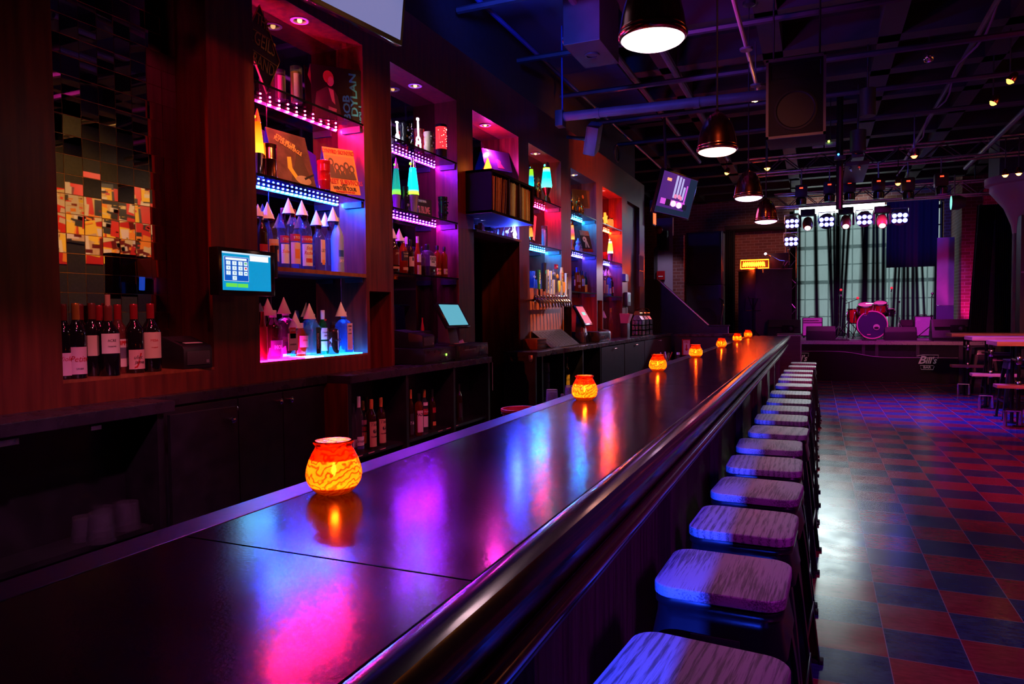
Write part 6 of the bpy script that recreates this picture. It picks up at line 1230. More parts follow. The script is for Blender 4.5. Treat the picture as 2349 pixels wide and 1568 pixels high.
# music stand
q=U(1727,765,y=16.9); t=thing('music_stand',(q.x,16.9,SZ),'thin black music stand in front of the booth','music stand'); z1_=U(1727,712,y=16.9).z-SZ; hw_=S(18,q); z2_=U(1727,684,y=16.9).z-SZ
MB().tube([(0,0,.03),(0,0,z2_)],.012,6).build('pole','pipe black',t); MB().tube([(-hw_,0,z1_),(hw_,0,z1_),(hw_*.95,.03,z2_),(-hw_*.95,.03,z2_)],.009,5,closed=True).tube([(-hw_*.6,0,z2_+.05),(0,0,z1_)],.008,5).tube([(hw_*.6,0,z2_),(0,0,z1_)],.008,5).build('desk','pipe black',t)
for a_ in range(3): MB().tube([(0,0,.25),(.25*math.cos(a_*2.1+.5),.25*math.sin(a_*2.1+.5),.01)],.01,5).build('leg','pipe black',t)
# wedge monitors
def wedge(px0,px1,pyt,y,label,flip=1,slope=.45,horn=False,z=SZ):
    a_=U(px0,760,y=y); b2=U(px1,760,y=y); h=U((px0+px1)/2,pyt,y=y).z-z; w_=b2.x-a_.x; t=thing('stage_monitor',((a_.x+b2.x)/2,y,z),label,'stage monitor','wedge monitors on the stage')
    # profile in local y,z : front (towards hall) vertical foot, slanted grille towards the back
    d=.45; pr=[(0,0),(0,h*.62),(.12,h),(.2,h),(d,h*.25),(d,0)] if not horn else [(0,.0),(-.02,h*.15),(.14,h),(.3,h),(d,h*.4),(d,0)]
    k=w_/2; n=len(pr); vs=[(-k,)+p for p in pr]+[(k,)+p for p in pr]
    MB().add(vs,[tuple(range(n)),tuple(range(2*n-1,n-1,-1))]+[(i,n+i,n+(i+1)%n,(i+1)%n) for i in range(n)]).build('cabinet','speaker black',t,bev=.015)
    MB().add([(-k*.92,.008,h*.64),(k*.92,.008,h*.64),(k*.92,.118,h*.985),(-k*.92,.118,h*.985)],[(0,1,2,3)]).build('slanted_face' if 0 else 'top_grille',mat('monitor face',(.035,.026,.02),.6),t,smooth=0,T=M4.Translation((0,-.006,.006)))
    for s_ in (-1,1): MB().c(s_*(k+.002),.16,h*.4,.006,.09,.05).build('side_handle','rubber',t,smooth=0)
    if horn: MB().b(-k*.1,-.02,h*.42,k*.62,.05,h*.74).build('horn_recess','void',t,bev=.02); MB().sph(k*.42,-.012,h*.56,.05,12,8).build('driver','dark grey',t)
    return t
wedge(1760,1836,733,16.66,'large black wedge monitor at the left end of the stage',horn=True)
wedge(1849,1917,748,17.02,'small black wedge monitor left of the drum kit at the stage edge')
wedge(2030,2104,750,17.02,'small black wedge monitor right of the drum kit at the stage edge')
wedge(2138,2232,732,17.0,'large angled black wedge monitor at the right of the stage',horn=True)
wedge(2066,2100,733,19.0,'dark wedge monitor at the back beside the purple amplifier')
# guitar amplifiers
def amp(px0,px1,pyt,y,label,m,knobs):
    a_=U(px0,760,y=y); b2=U(px1,760,y=y); h=U(px0,pyt,y=y).z-SZ; w_=b2.x-a_.x; t=thing('guitar_amplifier',((a_.x+b2.x)/2,y,SZ),label,'amplifier','guitar amplifiers on the stage')
    MB().b(-w_/2,0,.03,w_/2,.26,h).build('cabinet','black',t,bev=.012); g=MB().b(-w_/2+.02,-.008,.06,w_/2-.02,0,h*(.72 if knobs else .96)).build('grille_cloth',m,t,smooth=0)
    if knobs:
        p=MB().b(-w_/2+.02,-.008,h*.76,w_/2-.02,0,h*.97).build('control_panel',mat('amp panel',(.5,.42,.45),.4),t,smooth=0)
        for i in range(10): MB().cyl(0,0,0,.012,.02,10,M4.Translation((-w_*.4+w_*.075*i,-.008,h*.86))@M4.Rotation(PI/2,4,'X')).build('knob','black',p)
    else: txt('Jet',.08,'text white',t,FY((-w_*.3,-.012,h*.84)),shear=.4)
    MB().tube([(-.08,.13,h),(-.06,.13,h+.03),(.06,.13,h+.03),(.08,.13,h)],.01,6).build('handle','black',t)
    for s_ in (-1,1): MB().cyl(s_*w_*.42,.1,0,.02,.03,10).build('foot','rubber',t)
amp(1840,1887,728,18.6,'silver grilled guitar amplifier with a row of knobs left of the drums',mat('amp cloth',(.55,.45,.55),.7,c2=(.65,.55,.65),nscale=70),True)
amp(2097,2141,725,18.7,'violet lit guitar amplifier with plain grille right of the drums',mat('amp cloth two',(.5,.42,.6),.7,c2=(.6,.5,.7),nscale=70),False)
# drum kit
def drum(t,name,loc,r,h,rot,m,head,rim='chrome',front=None):
    T=M4.Translation(loc)@rot; o=MB().lathe([(r,-h/2),(r,h/2)],32,T,caps=False).build(name,m,t,smooth=60)
    for s_ in (-1,1):
        MB().lathe([(r*.99,s_*h/2-.012),(r*1.05,s_*h/2-.012),(r*1.05,s_*h/2+.012),(r*.97,s_*h/2+.012)],32,T,caps=False).build('hoop',rim,o,smooth=60)
        MB().lathe([(.001,s_*h/2),(r,s_*h/2)],32,T,caps=False).build('drum_head',(front if (front and s_>0) else head),o)
    for i in range(8): a_=2*PI*i/8; MB().b(r-.002,-.012,-h*.32,r+.022,.012,h*.32,T@M4.Rotation(a_,4,'Z')).build('lug','chrome',o,bev=.003)
    return o
D=thing('drum_kit',(1.14,17.75,SZ),'glossy red drum kit in the middle of the stage','drum kit')
mk('drum red',(.42,.012,.012),.15,coat=.7); mk('drum head',(.65,.5,.38),.5); mk('bass head',(.035,.02,.09),.35); mk('hoop pink',(.75,.25,.4),.3)
X90=M4.Rotation(PI/2,4,'X'); sd=S(1,(1.14,17.5,1.3))
bc=U(2001,743,y=17.5); rb_=S(31,bc)
o=drum(D,'bass_drum',(bc.x-1.14,0,rb_+.03),rb_,.42,X90,'drum red','drum head','hoop pink','bass head')
T=M4.Translation((bc.x-1.14,-.222,rb_+.03))
MB().prism(blob(0,0,.065,.065,20),0,.002,T@FY((.085,0,-.05))).build('head_port',mat('port',(.55,.5,.48),.6),o,smooth=0); MB().prism(blob(0,0,.05,.03,16),.002,.003,T@FY((.085,0,-.07))).build('port_dark','black',o,smooth=0); MB().c(-.065,-.001,-rb_*.72,.07,.003,.02,T).build('badge','pink',o,smooth=0)
for px,py,rx,tilt in ((1985,708,15.5,-.10),(2020,704,14,.08)):
    q=U(px,py,y=17.55); drum(D,'tom_drum',(q.x-1.14,-.1,q.z-SZ),S(rx,q),.19,M4.Rotation(.35,4,'X'),'drum red','drum head')
q=U(1960,727,y=17.8); drum(D,'floor_tom',(q.x-1.14,.15,q.z-SZ+.02),S(14,q),.32,M4(),'drum red','drum head')
for i in range(3): a_=i*2.1+.4; MB().tube([(q.x-1.14+.15*math.cos(a_),.15+.15*math.sin(a_),q.z-SZ),(q.x-1.14+.16*math.cos(a_),.15+.16*math.sin(a_),0)],.008,6).build('tom_leg','chrome',D)
q=U(2040,716,y=17.9); drum(D,'snare_drum',(q.x-1.14,.2,q.z-SZ),S(11,q),.14,M4.Rotation(.1,4,'X'),'black gloss','drum head')
MB().tube([(q.x-1.14,.2,q.z-SZ-.08),(q.x-1.14,.2,.0)],.01,6).build('snare_stand','chrome',D)
MB().tube([(bc.x-1.14,0,2*rb_),(bc.x-1.14,-.05,2*rb_+.22)],.014,8).tube([(bc.x-1.26,-.07,2*rb_+.2),(bc.x-1.02,-.07,2*rb_+.2)],.012,8).build('tom_mount','chrome',D)
for s_ in (-1,1): MB().tube([(bc.x-1.14+s_*rb_,-.1,rb_),(bc.x-1.14+s_*(rb_+.10),-.16,.0)],.012,6).build('spur','chrome',D)
q=U(1995,765,y=18.2); t=thing('drum_throne',(1.15,18.35,SZ),'dark round drum stool behind the drum kit','stool'); MB().lathe([(.001,.46),(.16,.46),(.17,.5),(.15,.54),(.001,.55)],20).build('seat','black',t); [MB().tube([(0,0,.3),(.22*math.cos(a_),.22*math.sin(a_),.01)],.012,6).build('leg','chrome',t) for a_ in (0,2.1,4.2)]; MB().tube([(0,0,.28),(0,0,.46)],.015,8).build('post','chrome',t)
def stand(px,base,top,y,label,kind,m='chrome',bx_=0,tip=None,spread=.24,tz=.2):
    q=U(px,base,y=y); h=U(px,top,y=y).z-SZ; t=thing({'mic':'microphone_stand','cym':'cymbal_stand'}[kind],(q.x,y,SZ),label,'stand','stands around the drum kit')
    MB().tube([(0,0,.05),(0,0,h*.55)],.014,8).build('lower_tube',m,t); MB().tube([(0,0,h*.5),(0,0,h*.97)],.009,8).build('upper_tube',m,t); MB().lathe([(.009,0),(.02,.005),(.02,.035),(.009,.04)],12,M4.Translation((0,0,h*.53))).build('clutch',m,t)
    for i in range(3): a_=i*2.094+.35; MB().tube([(0,0,tz+.1),(spread*.9*math.cos(a_),spread*.9*math.sin(a_),.05),(spread*math.cos(a_),spread*math.sin(a_),.01)],.009,6).build('leg',m,t)
    if kind=='mic':
        if bx_: MB().tube([(-bx_*.5,0,h*.93),(bx_,0,h*1.04)],.007,6).build('boom',m,t)
        mc=MB().tube([(bx_,0,h*.98 if not bx_ else h*1.03),(bx_+.01,-.02,h*1.05)],.012,8).build('microphone','black',t); MB().sph(bx_+.01,-.02,h*1.07,.03,12,8).build('wind_ball',tip or 'steel',mc)
    else: MB().lathe([(.001,h),(.03,h+.006),(.19,h-.012)],28,M4.Rotation(.05,4,'X'),caps=False).build('cymbal' if 0 else 'wing_top','chrome',t) if 0 else MB().cyl(0,0,h*.97,.02,.05,10).build('felt_top',m,t)
    return t
mk('mic red',(.6,.02,.03),.5,em=(1,.05,.08),es=.5)
stand(1924,766,672,18.3,'chrome microphone stand with red ball left of the drums','mic',tip='mic red',bx_=.03)
stand(1947,768,690,17.15,'dark tripod microphone stand with raised boom in front of the floor tom','mic','pipe black',bx_=.16,tip='mic red',spread=.36,tz=.32)
stand(1938,766,684,18.5,'black microphone stand with drooping arm beside the floor tom','mic','pipe black',bx_=-.10)
stand(2043,770,668,18.45,'chrome microphone stand with red ball right of the drums','mic',tip='mic red')
stand(2062,764,692,18.3,'chrome cymbal stand with bare top right of the drums','cym',spread=.2,tz=.28)
stand(2136,776,680,18.1,'black straight microphone stand before the violet amplifier','mic','pipe black',spread=.34,tz=.2)
t=thing('effects_pedal',(.50,16.85,SZ),'flat black pedal board on the stage edge before the drums','pedal'); MB().b(-.14,-.05,0,.14,.05,.03).build('case','black',t,bev=.004); [MB().cyl(x_,0,.03,.012,.01,10).build('switch','chrome',t) for x_ in (-.08,0,.08)]
t=thing('effects_pedal',(1.02,16.85,SZ),'second flat pedal on the stage edge under the bass drum','pedal'); MB().b(-.14,-.05,0,.14,.05,.025).build('case','black',t,bev=.004); [MB().cyl(x_,0,.025,.012,.01,10).build('switch','chrome',t) for x_ in (-.08,.08)]
t=thing('stage_cable',(0,0,SZ),'thin black cable lying across the stage front','cable'); MB().tube([(.1,17.0,.006),(.4,16.78,.006),(.75,16.9,.006),(1.2,16.8,.006),(1.9,16.9,.006),(2.2,16.75,.006)],.006,5).build('cable','rubber',t)
# podium between bar and stage
y_=14.5; a_=U(1783,766,y=y_); b2=U(1838,766,y=y_); t=thing('podium',((a_.x+b2.x)/2,y_,0),'dark wood grain podium with pale metal edge between bar end and stage','podium'); k=(b2.x-a_.x)/2
MB().b(-k,0,0,k,.4,a_.z-.02).build('body','podium wood',t,bev=.004,smooth=0); MB().b(-k-.012,-.012,a_.z-.02,k+.012,.412,a_.z).build('top','black',t,bev=.003); MB().b(k-.012,-.006,0,k+.004,.0,a_.z-.02).b(-k,-.004,a_.z-.035,k,.0,a_.z-.02).build('edge_trim','steel',t,smooth=0)
# staircase wall with sloped cap
y_=13.4; pa,pb,pc=U(1508,640,y=y_),U(1625,745,y=y_),U(1670,745,y=y_)
t=thing('stair_wall',(0,y_,0),'black stair side wall with sloping pale capped rail behind the bar end','wall')
MB().extY([(-4.9,0),(pc.x,0),(pc.x,pc.z),(pb.x,pb.z),(pa.x,pa.z),(-4.9,pa.z)],0,.12).build('side_panel','black wood',t,smooth=0)
MB().tube([(pa.x,-.01,pa.z),(pb.x,-.01,pb.z)],.022,8).build('sloped_cap',mat('cap metal',(.5,.42,.42),.35,.6),t); MB().b(pb.x,-.03,pb.z-.03,pc.x+.02,.15,pc.z).build('level_cap','black',t,bev=.004); MB().b(pc.x,-.02,.6,pc.x+.015,.0,pc.z-.03).build('end_trim','steel',t,smooth=0)
# lit wall beside the stairs: door jamb, pale wall, brick
y_=16.0; q0,q1,q2=U(1507,560,y=y_),U(1543,560,y=y_),U(1568,560,y=y_)
struct(MB().b(q0.x,y_,0,q1.x,y_+.1,3.6).mat(1).b(q1.x,y_+.02,0,q2.x,y_+.12,3.2).build('wall_stairs',[mat('stair wall',(.36,.31,.40),.5,c2=(.42,.36,.46),nscale=2),'brick'],smooth=0))
MB().b(q0.x-.06,y_-.05,0,q0.x+.02,y_,2.95).build('stair_door_jamb','steel',smooth=0); struct(bpy.data.objects['stair_door_jamb']); bpy.data.objects['stair_door_jamb'].name='trim_4'
struct(MB().b(-5,y_+.3,0,-1.9,y_+.4,CZ).b(-2.05,y_+.3,3.42,-.5,y_+.5,CZ).build('wall_stage_left','black matt',smooth=0)) if 0 else None
q=U(1524,552,y=15.9); t=thing('wall_box',(q.x,15.98,q.z),'black wall box with red dome alarm above the stairs','alarm box'); hb_=S(22,q); MB().b(-S(10,q),-.22,-hb_,S(9,q),0,hb_).build('case','black',t,bev=.006); MB().sph(-S(9,q),-.24,hb_*1.05,.09,12,8).build('alarm_dome','red gloss',t)
q=U(1514,631,y=15.8); t=thing('fire_pull_station',(q.x,15.95,q.z),'small red fire alarm pull box above the sloping rail','fire alarm'); MB().b(-.09,-.08,-.10,.09,0,.10).build('case','red gloss',t,bev=.008); MB().b(-.05,-.09,-.03,.05,-.08,-.01).build('pull_bar','white',t,smooth=0)
q=U(1487,487,x=XW+.03); t=thing('exit_sign',(-2.52,11.75,q.z),'red orange glowing sign at the far end of the back bar wall','sign'); MB().b(-.03,-.02,-.2,.02,.22,.2).build('case','black',t,smooth=0); MB().b(.02,.0,-.18,.03,.2,.18).build('face',emat('exit glow',(1,.13,.03),1.6),t,smooth=0); 
# FIRE sign
q=U(1587,788,y=12.76); t=thing('fire_sign',(q.x,12.18,q.z-.01),'red and white fire extinguisher sign behind the bar end','sign')
MB().b(-.07,-.02,-.16,.07,-.01,.11).build('plate','red',t,smooth=0); MB().b(-.045,-.022,-.15,.06,-.02,.09).build('panel','white',t,smooth=0); txt('FIRE',.055,'text red',t,FY((.008,-.023,.06)),sx=.75,bold=.001); MB().prism([(-.01,.02),(.01,.02),(.01,-.05),(.03,-.05),(0,-.09),(-.03,-.05),(-.01,-.05)],0,.001,FY((.008,-.0225,0))).build('arrow','text red',t,smooth=0)
# bottles and fruit tray behind the bar near the FIRE sign
q=U(1556,815,x=-1.25); t=thing('speed_rail_bottle',(-1.25,q.y,.861),'white capped bottle behind the bar left of the fire sign','bottle'); hh=U(1556,808,x=-1.25).z-.861; MB().lathe([(.03,0),(.035,.01),(.035,hh*.6),(.013,hh*.75),(.013,hh*.92)],14).build('glass_body','glass clear',t); MB().cyl(0,0,hh*.9,.017,hh*.1,12).build('cap','cap white',t)
t=thing('bar_caddy',(-1.28,q.y-.45,.861),'small caddy of bar tools and straws behind the bar left of the fire sign','caddy'); MB().b(-.06,-.12,0,.06,.12,.16).build('box','dark grey',t,bev=.004); [MB().tube([(.02*math.cos(i),-.1+.035*i,.1),(.05*math.cos(i*1.7),-.1+.04*i,.24)],.006,5).build('tool',['chrome','red','white'][i%3],t) for i in range(6)]
# ------------------------------------------------------------------ ceiling services
def pipe(name,pts,r,m,label,cat='pipe',grp=None,n=10):
    o0=V(pts[0]); t=MB().tube([V(p)-o0 for p in pts],r,n).build(name,m); t.location=o0; tag(t,label,cat,grp); return t
a_=U(1290,268,y=7.0); b2=U(1735,221,y=7.0)
t=thing('ceiling_pipe',a_,'fat pale pipe running across the ceiling behind the second pendant','pipe','ceiling pipes'); L_=b2.x-a_.x
MB().tube([(0,0,0),(L_+.35,0,b2.z-a_.z)],.047,16).build('pipe_tube','pipe paint',t); MB().b(-.06,-.06,-.1,.02,.06,.06).build('end_bracket','dark grey',t,bev=.004); MB().tube([(0,0,.05),(0,0,CZ-.3-a_.z)],.008,6).build('hanger','blue',t); [MB().lathe([(.053,-.02),(.053,.02)],14,M4.Translation((L_*f,0,(b2.z-a_.z)*f))@M4.Rotation(PI/2,4,'Y')).build('joint_ring','pipe paint',t) for f in (.2,.72)]
for i,(pa,z,r,lb) in enumerate((((1400,110),4.25,.035,'purple lit pipe running lengthwise under the ceiling left of the nearest pendant'),((1516,110),4.25,.04,'second lengthwise pipe under the ceiling behind the nearest pendant'),((1097,0),4.2,.022,'dark conduit running lengthwise along the blue ceiling'),((2289,0),4.3,.028,'long conduit with wrapped cable on the right side of the ceiling'),((2349,255),4.1,.04,'warm lit pipe at the right edge of the ceiling'))):
    q=U(*pa,z=z); pipe('ceiling_pipe',[(q.x,max(1.5,q.y-3 if i!=4 else q.y-1),z),(q.x,15.5 if i>2 else 13.5,z)],r,'pipe paint' if i!=2 else 'blue',lb,grp='ceiling pipes')
q=U(1683,0,z=3.9); t=pipe('ceiling_track',[(q.x,q.y-1.0,3.9),(q.x,U(1733,215,z=3.9).y+.2,3.9)],.018,mat('track pale',(.6,.45,.45),.4),'pale lighting track pipe running lengthwise above the second pendant','lighting track')
for f_ in (.55,.85): MB().lathe([(.055,-.02),(.06,0),(.02,.015)],18,M4.Translation((0,f_*(U(1733,215,z=3.9).y-q.y+1.2),-.01))).build('track_disc','pipe paint',t)
q=U(2289,0,z=4.3); pipe('wrapped_cable',[(q.x+.04*math.sin(i*.9),q.y+.35*i,4.26+.03*math.cos(i*1.1)) for i in range(-2,26)],.012,'purple','loose cable wrapped along the long right conduit','cable')
q=U(1106,0,z=4.75); MB().b(-2.95,2.5,4.42,-2.2,11,4.44).build('soffit_panel','blue ceiling',smooth=0); tag(bpy.data.objects['soffit_panel'],'flat soffit panel lit blue above the back bar header','panel')
for i in range(5): pipe('ceiling_strut',[(-2.9,5.6+1.35*i,4.12),(4.9,5.6+1.35*i,4.12)],.03,'duct','dark strut crossing the whole ceiling, %s from the camera'%ORD[i],'strut','ceiling struts',6)
# hanging vertical duct box
c=[U(1313,104,z=3.88),U(1400,146,z=3.88)]
t=thing('duct_box',((c[0].x+c[1].x)/2,(c[0].y+c[1].y)/2,3.88),'square boxed duct drop hanging from the ceiling left of the nearest pendant','duct'); wx,wy=.17,.33
MB().b(-wx,-wy,0,wx,wy,CZ-.3-3.88).build('casing','duct',t,bev=.005,smooth=0); MB().lathe([(.07,0),(.07,-.012),(.05,-.014),(.05,-.004),(.03,-.006),(.001,-.006)],20).build('vent','dark grey',t); MB().lathe([(.04,0),(.04,.16)],14,M4.Translation((-wx-.06,-.15,.12))@M4.Rotation(PI/2,4,'Y')).build('side_spout','chrome',t)
# hanging loudspeaker
c=U(1825,225,y=6.3); t=thing('hanging_loudspeaker',(c.x,6.3,2.89),'big black loudspeaker hanging from the ceiling right of the second pendant','loudspeaker'); w_=.455; h=.645
MB().b(-w_/2,0,0,w_/2,.42,h).build('cabinet','speaker black',t,bev=.012); fr=MB()
for z0,z1,x0,x1 in ((0,.02,-w_/2,w_/2),(h-.02,h,-w_/2,w_/2),(0,h,-w_/2,-w_/2+.02),(0,h,w_/2-.02,w_/2)): fr.b(x0,-.02,z0,x1,0,z1)
fr.build('front_frame',mat('spk edge',(.25,.2,.22),.35),t,smooth=0); MB().b(-w_/2+.02,-.012,.02,w_/2-.02,-.004,h*.70).build('grille','grille',t,smooth=0)
MB().lathe([(.165,0),(.165,.006),(.15,.008),(.14,.0),(.05,-.006),(.001,.0)],30,M4.Translation((0,-.013,h*.34))@M4.Rotation(PI/2,4,'X')).build('woofer',mat('woofer',(.02,.017,.02),.5),t)
MB().add([(-.19,-.006,h*.75),(.19,-.006,h*.75),(.19,-.006,h*.93),(-.19,-.006,h*.93),(-.06,.09,h*.80),(.06,.09,h*.80),(.06,.09,h*.88),(-.06,.09,h*.88)],[(0,1,5,4),(1,2,6,5),(2,3,7,6),(3,0,4,7),(4,5,6,7)]).build('horn',mat('horn black',(.03,.025,.045),.25),t,smooth=0)
for s_ in (-1,1): MB().tube([(s_*.18,.2,h),(s_*.18,.2,CZ-.3-2.89)],.008,6).build('chain','black',t)
# small wall speaker above the header
c=U(1360,318,x=-2.28); t=thing('wall_speaker',c,'small grey tilted speaker mounted above the back bar header','speaker'); MB().b(-.07,-.11,-.16,.07,.11,.16,M4.Rotation(.5,4,'X')@M4.Rotation(.3,4,'Y')).build('cabinet',mat('spk grey',(.13,.11,.15),.5),t,bev=.02); MB().tube([(-.05,0,0),(-.3,0,.05)],.02,8).build('bracket','black',t); MB().c(.075,.02,-.06,.004,.02,.012,M4.Rotation(.5,4,'X')@M4.Rotation(.3,4,'Y')).build('badge','chrome',t)
c=U(1415,352,x=-2.5); t=thing('coiled_cable',c,'coiled black cable on top of the header near the far niche','cable'); MB().tube([(.0,.13*math.cos(i*.5),.11*math.sin(i*.5)) for i in range(26)],.014,6).build('cable','rubber',t)
t=thing('ceiling_sensor',U(2130,131,z=4.2),'small chrome sprinkler dome on the dark ceiling right','sprinkler'); MB().sph(0,0,0,.06,14,9).build('dome','chrome',t); MB().tube([(0,0,.05),(0,0,.25)],.012,6).build('stem','chrome',t)
# amber spotlights on the ceiling
for i,(px,py,z,lb,lc,es,tl) in enumerate(((1733,226,3.75,'glaring orange track spotlight between the second pendant and the hanging loudspeaker',(1,.30,.04),80,-.7),(1760,386,3.85,'small orange spotlight above the farthest pendants',(1,.40,.05),14,0),(1667,397,3.85,'tiny amber spotlight right of the tilted television',(1,.5,.08),7,.3),(2097,358,4.0,'red spotlight in the middle of the ceiling',(1,.10,.03),16,.0),(2060,421,4.0,'amber twin spotlight above the stage',(1,.45,.05),10,0),(2306,402,3.6,'left yellow spotlight over the column capital',(1,.55,.06),14,0),(2337,398,3.6,'right yellow spotlight over the column capital',(1,.55,.06),16,0),(2317,186,3.9,'upper amber track spotlight near the right edge',(1,.42,.05),5,.6),(2278,236,3.9,'lower amber track spotlight near the right edge',(1,.5,.06),6,.6))):
    q=U(px,py,z=z) if py<330 else U(px,py,y=13.5 if py>395 else 11.0); r=.045 if i else .05
    t=thing('spotlight',q,lb,'spotlight','amber ceiling spotlights'); T=M4.Rotation(tl,4,'Y')
    MB().lathe([(r,0),(r*1.05,.01),(r*.9,.06),(r*.5,.10),(.001,.105)],18,T).build('can','copper',t); MB().lathe([(.001,-.004),(r*.92,0)],18,T).sph(0,0,.004,r*.8,12,8,T=T).build('bulb',emat('spot bulb %d'%i,lc,es),t); MB().tube([(0,0,.09),(0,0,min(.6,CZ-.3-q.z))],.008,6).build('stem','dark grey',t)
# stage lighting truss and fixtures
def truss(x0,x1,y,z,label,d=.28):
    t=thing('lighting_truss',(x0,y,z),label,'truss','stage lighting trusses'); L_=x1-x0; mb=MB()
    for dy,dz in ((0,0),(d,0),(0,d),(d,d)): mb.tube([(0,dy,dz),(L_,dy,dz)],.02,6)
    mb.build('chords','steel',t); mb=MB(); n=int(L_/.3)
    for i in range(n):
        for dy in (0,d): mb.tube([(L_*i/n,dy,0 if i%2 else d),(L_*(i+1)/n,dy,d if i%2 else 0)],.01,5)
    tag(mb.build('lacing','steel',t),None,None,kind='stuff')
    for f in (.08,.5,.92): MB().tube([(L_*f,d/2,d),(L_*f,d/2,CZ-.3-z)],.012,6).build('hanger','black',t)
truss(-.9,3.3,17.1,3.84,'steel lattice truss above the front of the stage'); truss(-1.2,4.4,13.9,4.02,'steel lattice truss farther from the stage under the ceiling'); 
xt=U(1815,520,y=18.5).x
t=thing('truss_tower',(xt-.12,18.45,SZ),'upright steel lattice tower at the left edge of the stage window','truss'); mb=MB()
for dx,dy in ((0,0),(.24,0),(0,.24),(.24,.24)): mb.tube([(dx,dy,0),(dx,dy,2.78)],.018,6)
mb.build('chords','steel',t); mb=MB()
for i in range(9): mb.tube([(0 if i%2 else .24,0,.3*i+.1),(.24 if i%2 else 0,0,.3*i+.4)],.009,5)
mb.build('lacing','steel',t)
def par(px,py,label,y=17.0,es=10,col=(.13,.13,1)):
    q=U(px,py,y=y); t=thing('par_light',q,label,'stage light','blue LED stage lights'); r=.165
    T=M4.Rotation(PI/2,4,'X')@M4.Rotation(.25,4,'X')
    MB().lathe([(r,0),(r*1.0,-.10),(r*.6,-.2),(.001,-.2)],24,T).build('can','black',t,smooth=40); k=0; em=emat('par %d %d'%(px,py),col,es)
    for a,b_ in ((-.10,.045),(0,.055),(.10,.045),(-.10,-.06),(0,-.065),(.10,-.06)):
        MB().lathe([(.046,0),(.042,.012),(.001,.016)],14,T@M4.Translation((a,b_,.002))).build('led_lens',em,t)
    MB().tube([(-r,0,0),(-r,0,.2),(r,0,.2),(r,0,0)],.012,6).build('yoke','steel',t)
par(1817,512,'blue LED stage light at the top of the left tower',y=18.2); par(1815,553,'blue LED stage light lower on the left tower',y=18.2)
par(1896,508,'blue LED stage light hanging left over the stage window'); par(1983,503,'blue LED stage light hanging in the middle over the stage window'); par(2064,499,'blue LED stage light hanging right before the dark drape',es=18,col=(.12,.14,1))
def moving(px,py,label,y=17.0):
    q=U(px,py,y=y); t=thing('moving_head_light',q,label,'stage light','moving head stage lights'); 
    MB().b(-.15,-.1,.16,.15,.14,.30).build('base','black',t,bev=.01); MB().b(-.17,-.05,-.08,-.13,.07,.18).build('arm','black',t,bev=.01); MB().b(.13,-.05,-.08,.17,.07,.18).build('arm','black',t,bev=.01)
    T=M4.Rotation(-.75,4,'X'); MB().lathe([(.075,-.16),(.10,-.12),(.11,0),(.085,.12),(.001,.14)],20,T).build('head',mat('head amber %d'%px,(.45,.22,.06),.4),t); MB().lathe([(.001,-.168),(.06,-.162)],16,T).build('lens',emat('mh lens %d'%px,(1,.5,.8),22),t)
moving(1853,512,'moving head light with pink lens hanging at the left over the stage'); moving(1940,508,'moving head light with pink lens hanging in the middle over the stage'); moving(2023,506,'moving head light with pink lens hanging at the right over the stage')
for i,(px,py) in enumerate(((1838,431),(1903,423),(1949,419),(2016,415),(2084,415),(2161,404))):
    q=U(px,py,y=13.75); t=thing('stage_fixture',q,'dark hanging stage fixture with a red digital display, %s from the left'%ORD[i],'stage light','dark fixtures with red displays'); MB().b(-.10,0,-.16,.10,.2,.06).build('case','black',t,bev=.02); MB().c(.0,-.004,0,.055,.006,.022).build('display',emat('red display %d'%i,(1,.03,.01),5),t,smooth=0); MB().lathe([(.07,-.17),(.09,-.2),(.085,-.3),(.001,-.3)],16).build('lens_barrel','black gloss',t); MB().tube([(0,.1,.06),(0,.1,.34)],.012,6).build('clamp','steel',t)
for px,py,c_,lb in ((1876,326,(.3,1,.05),'left pale exit box with green light on the ceiling'),(1905,324,(.5,1,.05),'right pale exit box with green light on the ceiling'),(1927,354,(.03,.2,1),'blue pilot light box on the ceiling strut'),(1967,349,(1,.05,.05),'red pilot light box under a hanging tube speaker')):
    q=U(px,py,y=10.6); t=thing('signal_box',q,lb,'signal light','signal boxes on the ceiling'); MB().b(-.07,0,-.06,.07,.1,-.01).build('case','grey' if py<330 else 'black',t,bev=.006); MB().sph(-.02,-.01,.0,.014,10,6).build('lamp',emat('sig %d'%px,c_,10),t); MB().tube([(0,.05,-.01),(0,.05,CZ-.32-q.z)],.006,5).build('rod','black',t)
for px,py,hgt,lb in ((1990,205,62,'near dark tube speaker hanging from the ceiling'),(1968,300,48,'farther dark tube speaker hanging from the ceiling')):
    q=U(px,py+hgt,y=9.0 if py<250 else 10.5); h=S(hgt,q); t=thing('tube_fixture',q,lb,'ceiling fixture','hanging tube fixtures'); r=S(17,q); MB().lathe([(r*.9,0),(r,.0),(r,h),(.001,h)],20).lathe([(.001,.02),(r*.9,.02)],20).build('can','speaker black',t,smooth=40); MB().tube([(0,0,h),(0,0,CZ-.3-q.z)],.01,6).build('rod','black',t)
t=thing('fluorescent_tube',U(1960,385,y=11.9),'pair of unlit fluorescent tubes catching violet light on the ceiling','tube light'); [MB().tube([(x_,0,0),(x_+.12,1.6,.18)],.02,8).build('tube','chrome',t) for x_ in (-.06,.06)]; MB().b(-.12,0,.04,.2,1.6,.10).build('housing','dark grey',t,smooth=0)
q=U(1926,400,y=11.0); pipe('drop_pole',[(q.x,11,U(1926,480,y=11).z),(q.x,11,CZ-.3)],.045,'pipe black','black vertical pole dropping from the ceiling before the stage','pole')
